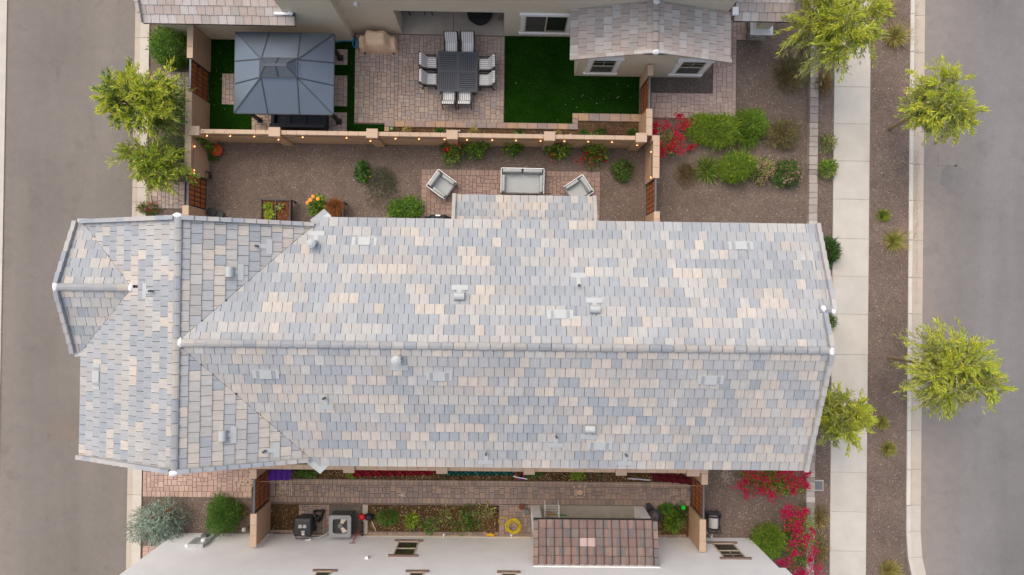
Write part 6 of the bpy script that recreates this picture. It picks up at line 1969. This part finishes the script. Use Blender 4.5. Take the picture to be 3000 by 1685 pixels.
def tree(name, bu, bv, cu, cv, rx, ry, rz, zc, label, pal, tips, n=7000, L=.21, W=.04, trunk_r=.07, clumps=34, droop=.5, cat="tree", group=None, base_z=0.0, seed=0, bare=.0):
    """base pixel on the ground, crown centre pixel at height zc; trunk, limbs, crown of leaf sprays"""
    rng = np.random.default_rng(500 + seed)
    B, C = P(bu, bv, base_z), P(cu, cv, zc)
    t = thing(name, tuple(B), label, cat, group)
    tr = MB()
    fork = B.lerp(C, .55)
    tr.tube([B, B.lerp(C, .2) + Vector((.03, .02, 0)), fork, C + Vector((0, 0, rz * .35))], [trunk_r * 1.15, trunk_r, trunk_r * .8, trunk_r * .3], 8)
    tr.build("trunk", M['bark'], t)
    cl = rng.normal(size=(clumps, 3)); cl /= np.linalg.norm(cl, axis=1, keepdims=True)
    cl *= (rng.random((clumps, 1)) ** .4)
    cl[:, 2] = cl[:, 2] * .9
    cc = np.array(C) + cl * np.array((rx, ry, rz)) * .70
    lb = MB()
    for k in range(clumps):
        e = Vector(cc[k]); m = fork.lerp(e, .5) + Vector((0, 0, .18))
        lb.tube([fork, m, e], [trunk_r * .42, trunk_r * .25, .008], 5)
    lb.build("limb", M['bark'], t)
    # sprays: each clump has twigs; leaves along twigs
    tw = 9
    nt_ = clumps * tw
    o = np.repeat(cc, tw, 0)
    dv = rng.normal(size=(nt_, 3)) + np.repeat(cl, tw, 0) * 1.1
    dv[:, 2] += .15
    dv /= np.linalg.norm(dv, axis=1, keepdims=True)
    ln = rng.uniform(.3, 1.0, nt_) * (rx + ry) / 2 * .72
    per = max(1, n // nt_)
    f = rng.random((nt_, per)) ** .8
    pos = o[:, None, :] + dv[:, None, :] * (f * ln[:, None])[:, :, None]
    pos[:, :, 2] -= droop * (f * ln[:, None]) ** 2
    pos += rng.normal(size=pos.shape) * .03
    dd = dv[:, None, :] + rng.normal(size=pos.shape) * .4
    dd[:, :, 2] -= .15 * droop
    N = nt_ * per
    cols = pick(rng, pal, N)
    tipc = np.repeat(rng.random(clumps) < .75, tw * per) & (f.ravel() > .35)
    high = np.repeat(cl[:, 2] > -.25, tw * per)
    m = tipc & high
    cols[m] = pick(rng, tips, int(m.sum()))
    leaf_cards("crown", t, pos.reshape(-1, 3), dd.reshape(-1, 3), rng.uniform(.6, 1.2, N) * L, W, cols, rng, .5)
    return t

def tuft(name, u, v, r, h, label, pal, n=420, W=.018, wisps=0, wr=0, cat="grass", z0=.1, group=None, wpal=G_STRAW):
    SEEDN[0] += 1; rng = np.random.default_rng(SEEDN[0])
    q = P(u, v, z0 + .1)
    t = thing(name, (q.x, q.y, z0), label, cat, group)
    a = rng.uniform(0, 6.283, n); el = rng.uniform(.15, 1.2, n)
    d = np.stack([np.cos(a) * np.cos(el), np.sin(a) * np.cos(el), np.sin(el)], 1)
    base = np.array((q.x, q.y, z0)) + np.stack([np.cos(a), np.sin(a), 0 * a], 1) * rng.uniform(0, r * .3, (n, 1))
    ln = rng.uniform(.6, 1.1, n) * np.hypot(r * np.cos(el), h * np.sin(el))
    leaf_cards("blades", t, base, d, ln, W, pick(rng, pal, n), rng, .7)
    if wisps:
        a = rng.uniform(0, 6.283, wisps); el = rng.uniform(.15, .8, wisps)
        d = np.stack([np.cos(a) * np.cos(el), np.sin(a) * np.cos(el), np.sin(el)], 1)
        leaf_cards("seed_stalks", t, np.tile(np.array((q.x, q.y, z0 + .05)), (wisps, 1)), d, rng.uniform(.7, 1.1, wisps) * wr, .012, pick(rng, wpal, wisps), rng, .8)
    return t

# ---- street and verge trees
tree("verge_tree", 2605, 378, 2768, 292, 1.35, 1.25, 1.15, 4.0, "young willow acacia leaning over the street kerb, bare pale trunk showing", G_OLIVE, G_YEL, n=13000, clumps=34, seed=1, base_z=.1)
tree("verge_tree", 2603, 1047, 2802, 1088, 2.05, 1.45, 1.1, 4.2, "wide acacia over the street beside the tiled house", G_OLIVE, G_YEL, n=17000, clumps=46, seed=2, base_z=.1)
tree("front_tree", 2345, 150, 2452, 60, 1.75, 1.75, 1.3, 4.2, "staked yellow green acacia beside the entry porch roof", G_OLIVE, G_YEL, n=18000, clumps=50, seed=3)
for k, (u0, v0) in enumerate(((2315, 140), (2368, 128))):
    a, c = P(u0, v0, 0), P(u0 + 26, v0 - 22, 1.5)
    tag(MB().tube([a, c], .035, 7).build("tree_stake", M['wood']), ("brown wooden stake on the porch side of the staked acacia", "brown wooden stake on the sidewalk side of the staked acacia")[k], "stake")
tree("strip_tree", 2366, 1188, 2466, 1230, .98, 1.18, 1.0, 3.4, "small acacia growing between tiled house gable and sidewalk", G_OLIVE, G_YEL, n=9500, clumps=30, seed=4, base_z=.1)
tree("lane_tree", 500, 372, 410, 292, 1.5, 1.35, 1.1, 3.2, "yellow green acacia overhanging the lane kerb by the gazebo gate", G_MID + G_OLIVE, G_YEL, n=15000, clumps=44, seed=5)
tree("lane_tree", 512, 476, 446, 478, 1.45, 1.0, .7, 2.5, "arching green acacia with long drooping sprays beside the tan wall", G_OLIVE, G_YEL + G_LIME, n=7000, clumps=24, L=.22, W=.042, seed=6)

# ---- lane side shrubs
shrub("shrub", 495, 150, .83, .92, 1.25, "dense bright green rounded shrub by the garage corner", pal=G_MID + G_MID + G_DARK, tips=G_MID + G_LIME[:2], n=9000, L=.12, W=.026)
shrub("shrub", 512, 300, .42, .75, 1.1, "green shrub under the acacia by the gazebo gate", pal=G_DARK + G_MID, n=2200)
shrub("shrub", 508, 450, .5, 1.1, 1.0, "dark green hedge like shrub along the tan wall under the arching acacia", pal=G_DARK + G_MID, n=3200)
t = shrub("flower_plant", 432, 612, .38, .22, .45, "dark red flowering plant by the lane kerb at house eave", "flower", pal=G_MID, n=700, flowers=(ROSE + PNK[:1], 200, .06, 16))
shrub("shrub", 455, 1535, .95, .75, 1.3, "silvery sage green bush against the white house corner", pal=G_SAGE, n=3800, L=.15, W=.03, fill=.75, lump=.5, jit=.6)
for k, (u0, v0, u1, v1, lb) in enumerate(((442, 1518, 460, 1508, "brown stake leaning in the silvery bush near the kerb"), (484, 1500, 504, 1487, "brown stake leaning beside the silvery bush"))):
    tag(MB().tube([P(u0, v0, 1.25), P(u1, v1, 1.0)], .045, 7).build("tree_stake", M['wood']), lb, "stake")
shrub("shrub", 648, 1508, .62, .62, 1.05, "round bright green shrub between lane path and white house", pal=G_MID + G_DARK[1:2], tips=G_MID, n=5200, L=.10, W=.026)
shrub("shrub", 712, 1500, .2, .18, .3, "small withered shrub beside the round green shrub", pal=G_DRY, n=250)

# ---- trailing vine by the terracotta pot
SEEDN[0] += 1; rngv = np.random.default_rng(77)
q0, q1 = P(566, 384, 1.7), P(618, 436, .45)
t = thing("trailing_vine", (q1.x, q1.y, 0), "green vine climbing from the terracotta pot up the wall corner", "vine")
f = rngv.random(500); pts = np.outer(1 - f, np.array(q0)) + np.outer(f, np.array(q1)) + rngv.normal(size=(500, 3)) * .07
leaf_cards("foliage", t, pts, rngv.normal(size=(500, 3)) + np.array((.3, -.3, .4)), .11, .06, pick(rngv, G_LIME + G_MID, 500), rngv)
MB().tube([q1, q1.lerp(q0, .5) + Vector((0, 0, .05)), q0], .012, 5).build("stem", M['bark_red'], t)
shrub("shrub", 620, 458, .22, .18, .3, "low green seedling clump beside the terracotta pot", pal=G_MID, n=350)

# ---- rose bushes along the wall
RO = [(1313, 438, .52, .48, "rose bush with crimson blooms by the pillar beyond the succulent bed"), (1402, 428, .42, .36, "sparse rose bush with one red bloom below the string lights"), (1516, 430, .45, .38, "green rose bush without blooms below the string lights"),
      (1634, 434, .40, .36, "small rose bush with few orange red blooms at a wall pillar"), (1737, 441, .50, .52, "rose bush covered in scarlet blooms near the wall corner")]
for k, (u, v, rx, ry, lb) in enumerate(RO):
    fl = {0: (ROSE, 170, .075, 11), 1: (ROSE, 30, .07, 2), 2: None, 3: (ROSE, 90, .07, 7), 4: (ROSE + RED[:2], 330, .08, 20)}[k]
    shrub("rose_bush", u, v, rx, ry, .95, lb, pal=G_MID + G_LIME[:2] + G_DARK[:2], n=1500, L=.085, W=.045, fill=.75, lump=.6, flowers=fl, jit=.6)
shrub("shrub", 1822, 500, .42, .38, .6, "low mixed green and red leaved shrub by the terrace gate", pal=G_DARK + G_MID + [(.14, .04, .03)], n=1300, W=.035)
# ---- gravel yard plants
shrub("flower_plant", 1062, 503, .22, .32, .4, "green kale like plant with a yellow bloom in the gravel yard", "flower", pal=G_DARK + G_MID + [(.10, .16, .09)], n=420, L=.16, W=.08, jit=.6, flowers=([(.75, .5, .02)], 14, .08, 1))
shrub("weed_patch", 1125, 530, .85, .8, .16, "sprawling grey green dried weed across the gravel yard", "weed", pal=[(.13, .13, .085), (.10, .11, .07), (.17, .15, .11), (.09, .10, .05)], n=2800, L=.13, W=.022, fill=.98, lump=.9, stems=0, jit=1.0, up=.0)
shrub("shrub", 1188, 615, .62, .55, .7, "leafy bright green bush at the terrace corner beside black grill", pal=G_MID, tips=G_MID[:2] + G_LIME[:1], n=3000, L=.09, W=.035)
# planter contents
def sprig(u, v, z, r, label, pal=G_LIME, n=110, L=.11, W=.05, h=.2, name="seedling"):
    return shrub(name, u, v, r, r, h, label, "seedling", pal=pal, n=n, L=L, W=W, fill=.8, stems=0, z0=z, hz=.1)
sprig(786, 604, .68, .10, "pale seedling in the planter bay nearer the gate")
sprig(790, 628, .68, .17, "yellow green lettuce spilling at the planter edge", G_YEL + G_LIME, 200)
sprig(821, 605, .68, .09, "small seedling in the planter bay nearer the marigolds", G_OLIVE, 80)
t = shrub("marigold", 932, 608, .24, .38, .45, "leafy marigold with orange blooms in the black planter", "flower", pal=G_LIME + G_MID, n=520, L=.15, W=.06, z0=.5, hz=.25)
for k, (u, v) in enumerate(((901, 594), (909, 586), (917, 576), (931, 583))):
    q = P(u, v, 1.0)
    MB().lathe([(.015, -.02), (.075, .0), (.08, .015), (.04, .03)], q, 12, (.80, .28, .01)).build("bloom", M['plastic'], t)
tuft("ornamental_grass", 982, 606, .42, .45, "rust orange grass filling the black planter", G_RUST, 900, .016, z0=.6)
# succulent bed
for u, v, r, pal, lb in ((1193, 381, .15, G_STRAW, "straw coloured succulent clump nearest the ball in the bed"), (1287, 384, .13, G_MID, "green succulent clump between the straw coloured clumps"), (1386, 384, .17, G_STRAW, "larger straw coloured succulent behind the wall pillar"),
                         (1520, 390, .11, G_DARK, "tiny green succulent between stones behind the wall"), (1635, 392, .11, G_STRAW, "dried succulent by the white stones"), (1708, 391, .15, G_MID, "small green shrublet at the bed corner"),
                         (1761, 389, .18, G_DARK + G_MID, "dark leafy green plant in the middle of the wide bed"), (1851, 391, .16, G_DARK, "dark green low plant at the wall end of bed")):
    shrub("succulent", u, v, r, r * .9, .22, lb.replace("nearest", "beside"), "succulent", pal=pal, n=260, L=.09, W=.03, stems=0)
for u, v, lb in ((1345, 384, "white rock beside the wide straw succulent"), (1609, 390, "white rock by the dried succulent"), (1671, 396, "white rock at the wall near the bed corner")):
    q = P(u, v, .06); tag(MB().blob((q.x, q.y, .07), (.075, .06, .05), 8, 6, .25, col=(.6, .58, .56)).build("rock", M['rock'], smooth=True), lb, "rock")
for k, (u, v) in enumerate(((1180, 384), (1207, 385), (1274, 386), (1300, 386), (1372, 387), (1402, 388), (1505, 391), (1535, 392), (1585, 392))):
    q = P(u, v, .05); tag(MB().blob((q.x, q.y, .06), (.055, .05, .04), 7, 5, .25, col=(.2, .19, .2)).build("rock", M['rock'], smooth=True), "grey stone ringing the succulents in the wall bed", "rock", "grey stones in the succulent bed")

# ---- front yard
rngb = np.random.default_rng(31)
t = shrub("bougainvillea", 1960, 415, .55, .68, .8, "sprawling crimson bougainvillea at the tan wall corner", pal=G_OLIVE + G_MID, n=900, L=.07, W=.04, fill=.8, lump=.5)
blossoms_at(t, [(1990, 345, .17, .8), (1995, 372, .24, .8), (2010, 366, .18, .8), (1952, 372, .2, .8), (1920, 368, .14, .8), (1916, 388, .12, .8), (1982, 394, .16, .9), (1998, 406, .17, .9), (1972, 425, .2, .9), (1995, 440, .26, .8), (1930, 455, .24, .8), (1940, 440, .15, .8), (1965, 432, .14, .8), (1934, 421, .12, .9), (2024, 434, .12, .3)], 0, RED, 105, .065, rngb)
shrub("shrub", 2093, 370, .98, .76, 1.0, "feathery lime green shrub beside the rose paver path", pal=G_LIME + G_MID[:2], tips=G_LIME, n=8000, L=.13, W=.02)
shrub("shrub", 2198, 373, .66, .68, .9, "rounder deep green feathery shrub next to the lime one", pal=G_MID, tips=G_LIME[:3], n=5500, L=.13, W=.02)
shrub("shrub", 2166, 501, .76, .66, .95, "feathery yellow green shrub between agave and pink flowers", pal=G_LIME + G_MID, tips=G_LIME, n=6500, L=.13, W=.02)
tuft("desert_spoon", 2073, 497, .66, .62, "spiky green rosette plant with radiating blades on gravel", G_MID + G_OLIVE + G_LIME[:1], 650, .026, z0=0.0, cat="plant")
shrub("flower_shrub", 2235, 500, .42, .48, .75, "pink blossomed shrub against the feathery yellow green one", pal=G_DARK + G_OLIVE, n=1400, L=.08, W=.03, flowers=(PNK, 330, .05, 40))
shrub("flower_shrub", 2305, 507, .50, .52, .75, "round oleander with pale pink blossoms by the block border", pal=G_MID + G_DARK, n=2000, L=.10, W=.03, flowers=(PNK, 340, .05, 46))
shrub("dry_shrub", 2318, 215, .58, .6, .7, "brown wiry dry shrub in front gravel by the stakes", pal=G_DRY + G_OLIVE[:1], n=2800, L=.14, W=.018, fill=.8)
shrub("dry_shrub", 2292, 390, .62, .62, .7, "brown wiry dry shrub beside the deep green feathery shrub", pal=G_DRY + G_OLIVE[:1], n=2800, L=.14, W=.018, fill=.8)
shrub("dry_shrub", 2012, 507, .38, .42, .3, "withered grey brown shrub beside the spiky rosette", pal=G_DRY, n=1000, L=.14, W=.018, fill=.9)
shrub("strip_shrub", 2414, 240, .28, .5, .45, "rusty dry shrub in the gravel strip by the sidewalk", pal=G_DRY + G_RUST[:1], n=1100, L=.13, W=.018, fill=.85, z0=.1)
shrub("strip_shrub", 2424, 415, .34, .42, .5, "olive shrub with red tips in the gravel strip", pal=G_OLIVE + G_DARK, n=1000, W=.016, z0=.1, fill=.8)
shrub("strip_shrub", 2425, 492, .33, .36, .5, "green oleander with coral buds overhanging the sidewalk edge", pal=G_MID + G_LIME[:2], n=900, z0=.1, flowers=(PNK, 110, .05, 16), L=.11, W=.03)
shrub("strip_shrub", 2432, 742, .30, .52, .7, "dark green narrow shrub between tiled gable and sidewalk", pal=G_DARK + G_MID[:2], n=2200, z0=.1, L=.12)
shrub("strip_shrub", 2436, 945, .14, .32, .5, "sliver of green shrub beyond the gable ridge", pal=G_MID, n=500, z0=.1)
# lower front yard
t = shrub("bougainvillea", 2265, 1408, 1.35, .5, .9, "wide crimson bougainvillea under the tiled house eave", pal=G_MID + G_LIME[:2], n=3600, L=.08, W=.045, fill=.85, lump=.4)
blossoms_at(t, [(u, v, r, .95) for u, v, r in ((2168, 1422, .2), (2186, 1412, .16), (2186, 1444, .18), (2215, 1398, .2), (2200, 1384, .2), (2240, 1404, .26), (2252, 1436, .3), (2225, 1440, .18), (2262, 1450, .22), (2280, 1392, .24), (2312, 1390, .26), (2318, 1378, .2), (2306, 1418, .3), (2338, 1420, .28), (2352, 1404, .2), (2366, 1386, .14), (2362, 1424, .14), (2298, 1380, .16), (2324, 1440, .1))], 0, RED + MAG[:2], 105, .065, rngb)
t = shrub("bougainvillea", 2335, 1560, .7, 1.35, .8, "tall magenta bougainvillea spilling over the block border", pal=G_LIME[:2] + G_MID, n=2800, L=.08, W=.045, fill=.9, lump=.5)
blossoms_at(t, [(u, v, r, .9) for u, v, r in ((2308, 1488, .2), (2296, 1504, .2), (2318, 1512, .24), (2344, 1506, .2), (2360, 1498, .1), (2322, 1536, .3), (2345, 1532, .26), (2330, 1558, .3), (2352, 1566, .26), (2375, 1572, .16), (2380, 1555, .13), (2326, 1590, .24), (2356, 1590, .22), (2382, 1612, .24), (2372, 1640, .12), (2310, 1646, .22), (2330, 1620, .16), (2290, 1650, .16), (2352, 1678, .16), (2398, 1662, .24), (2330, 1680, .2), (2380, 1690, .2))], 0, MAG + RED[:1], 115, .065, rngb)
shrub("shrub", 2258, 1597, .66, .68, 1.0, "round feathery green shrub at the white house corner", pal=G_MID + G_LIME[:2], tips=G_LIME, n=6500, L=.13, W=.02)
shrub("dead_plant", 2128, 1390, .3, .32, .2, "bleached dead twigs on gravel by the tan wall", "dead plant", pal=[(.45, .38, .34), (.36, .28, .26), (.5, .44, .4)], n=300, L=.14, W=.012, fill=.95, stems=0, jit=1.0, up=0)
shrub("strip_shrub", 2402, 1520, .28, .5, .35, "tan dry shrub in the strip beside the magenta bougainvillea", pal=G_STRAW + G_DRY, n=1100, L=.13, W=.018, fill=.9, z0=.1)
shrub("strip_shrub", 2402, 1610, .3, .55, .35, "straw dry shrub in the strip near the photo's lower sidewalk".replace("the photo's lower sidewalk", "the scarlet flower ball"), pal=G_STRAW + G_DRY, n=1200, L=.13, W=.018, fill=.9, z0=.1)

# ---- verge grass
tuft("grass_tuft", 2594, 22, 0.43, 0.40, "olive grass tuft in the verge beneath the staked acacia", G_OLIVE + G_STRAW[:2], 420, .03, 50, .7)
tuft("grass_tuft", 2624, 108, 0.50, 0.44, "large golden grass tuft with long seed stalks in the verge", G_OLIVE + G_STRAW[1:3] + G_DRY[:1], 800, .028, 130, 1.05)
tuft("grass_tuft", 2590, 632, 0.31, 0.29, "compact yellow green grass tuft in the verge", G_LIME + G_OLIVE, 450, .03)
tuft("grass_tuft", 2620, 706, 0.43, 0.40, "yellow green grass tuft with pale wispy stalks in the verge", G_LIME[:2] + G_OLIVE + G_STRAW[1:2], 700, .028, 110, .95)
tuft("grass_tuft", 2584, 1240, 0.34, 0.31, "olive grass tuft in the verge across from the small acacia", G_OLIVE + G_STRAW[1:3], 480, .028, 30, .45)
tuft("grass_tuft", 2604, 1316, 0.36, 0.33, "golden olive grass tuft in the verge past the small acacia", G_OLIVE + G_STRAW[1:3], 500, .028, 25, .45)
tuft("grass_tuft", 2608, 1672, 0.50, 0.44, "broad straw grass tuft in the verge by the bending kerb", G_OLIVE + G_STRAW, 650, .028, 70, .7)

# ---- lower side yard plants
for u, v, rx, ry, pal, lb in ((895, 1385, .5, .2, G_MID, "leafy green weeds beside the purple cloth"), (1035, 1389, .2, .12, G_LIME, "lime weed sprout at the end of red blanket"), (1560, 1385, .35, .14, G_MID, "green weeds beside the pink hoop"), (1690, 1388, .3, .22, G_LIME, "yellow green weed at the middle of the soil strip"),
                              (1760, 1388, .4, .14, G_DRY, "brown withered weeds in the soil strip"), (1960, 1390, .35, .14, G_MID + G_DARK, "green weeds behind the maroon towel")):
    shrub("weed", u, v, rx, ry, .35, lb, "weed", pal=pal, n=420, L=.1, W=.04, fill=.9, stems=0, jit=.8)
shrub("vegetable_plant", 1135, 1516, .35, .24, .35, "grassy green herb at the bed end by the helmet", "plant", pal=G_MID, n=600, L=.16, W=.02)
shrub("vegetable_plant", 1205, 1524, .18, .28, .35, "young bright green plant in the vegetable bed", "plant", pal=G_LIME, n=260, L=.13, W=.05)
rv = random.Random(8)
for k in range(9):
    u, v = 1250 + 22 * k + rv.uniform(-8, 8), rv.uniform(1496, 1545)
    VL = ("leafy vegetable beside the young bright plant", "vegetable two plants from the young bright one", "vegetable in the third spot along the bed", "vegetable near the bed centre beside dry litter", "leafy vegetable at the bed centre", "vegetable plant past the bed centre towards the hose", "vegetable plant three from the hose end of the bed", "second vegetable plant from the yellow hose end", "last vegetable plant at the yellow hose end of the bed")[k]
    shrub("vegetable_plant", u, v, rv.uniform(.22, .38), rv.uniform(.18, .3), .26, VL, "plant", pal=rv.choice((G_MID + G_DRY[:2], G_DARK + G_MID, G_LIME + G_DRY[:2], G_OLIVE + G_DRY)), lump=.9, n=150, L=.11, W=.055, fill=.85, stems=0, jit=.7, group="vegetables in the side yard bed")
shrub("herb", 1952, 1492, .22, .2, .4, "small leafy herb beside the green bucket", "plant", pal=G_MID, n=380, L=.1, W=.05)
shrub("herb", 1970, 1527, .28, .36, .45, "larger lime green leafy herb in the herb bed", "plant", pal=G_LIME + G_MID, n=460, L=.17, W=.06)
shrub("herb", 1990, 1508, .4, .4, .2, "dark ground cover herbs in the herb bed", "plant", pal=G_DARK, n=500, L=.1, W=.04, fill=.95, stems=0)

# ---- fallen leaf litter and petals: nobody could count it
rl_ = np.random.default_rng(5)
def litter(name, boxes, n, pal, z, size, label):
    o = thing(name, (0, 0, 0), label, "litter", kind="stuff")
    P_, = [[]]
    for (u0, v0, u1, v1), m in zip(boxes, n):
        x0, x1, y0, y1 = R(u0, v0, u1, v1, z)
        P_.append(np.stack([rl_.uniform(x0, x1, m), rl_.uniform(y0, y1, m), np.full(m, z)], 1))
    pts = np.concatenate(P_); N = len(pts)
    a = rl_.uniform(0, 6.28, N); d = np.stack([np.cos(a), np.sin(a), rl_.uniform(.0, .25, N)], 1)
    leaf_cards("scatter", o, pts, d, rl_.uniform(.5, 1.3, N) * size, size * .4, pick(rl_, pal, N, .3), rl_, .95, mat=M['leaf'])
    return o
PALE = [(.5, .42, .33), (.42, .34, .26), (.58, .52, .44), (.36, .28, .2)]
litter("leaf_litter", [(615, 425, 1895, 640), (1935, 400, 2370, 650), (2080, 1390, 2350, 1570), (425, 1460, 735, 1560), (1945, 100, 2370, 340)], [420, 240, 320, 160, 260], PALE, .015, .055, "pale dry leaf litter scattered over the gravel yards")
litter("leaf_litter", [(2398, 30, 2440, 1680), (2555, 0, 2660, 1680)], [170, 220], PALE, .115, .06, "pale dry leaf litter on the sidewalk strips")
litter("leaf_litter", [(2678, 0, 2690, 400), (2678, 440, 2692, 700), (2680, 700, 2690, 900)], [260, 420, 120], [(.42, .26, .12), (.5, .34, .18), (.34, .2, .1)], .022, .05, "orange dry leaves gathered in the street gutter")
litter("petal_litter", [(1480, 230, 1870, 360), (1660, 270, 1860, 340), (615, 130, 690, 380), (1020, 110, 1040, 380)], [12, 12, 16, 5], [(.55, .5, .44), (.45, .2, .2), (.6, .56, .5)], .03, .05, "fallen petals and pale leaves on the artificial turf")
litter("leaf_litter", [(1085, 1483, 1458, 1555), (800, 1385, 2020, 1405), (1930, 1482, 2015, 1568), (795, 1482, 870, 1558)], [700, 500, 160, 60], [(.32, .24, .12), (.42, .34, .2), (.22, .16, .08), (.5, .44, .36)], .04, .06, "dry brown leaf litter over the dark side yard soil")
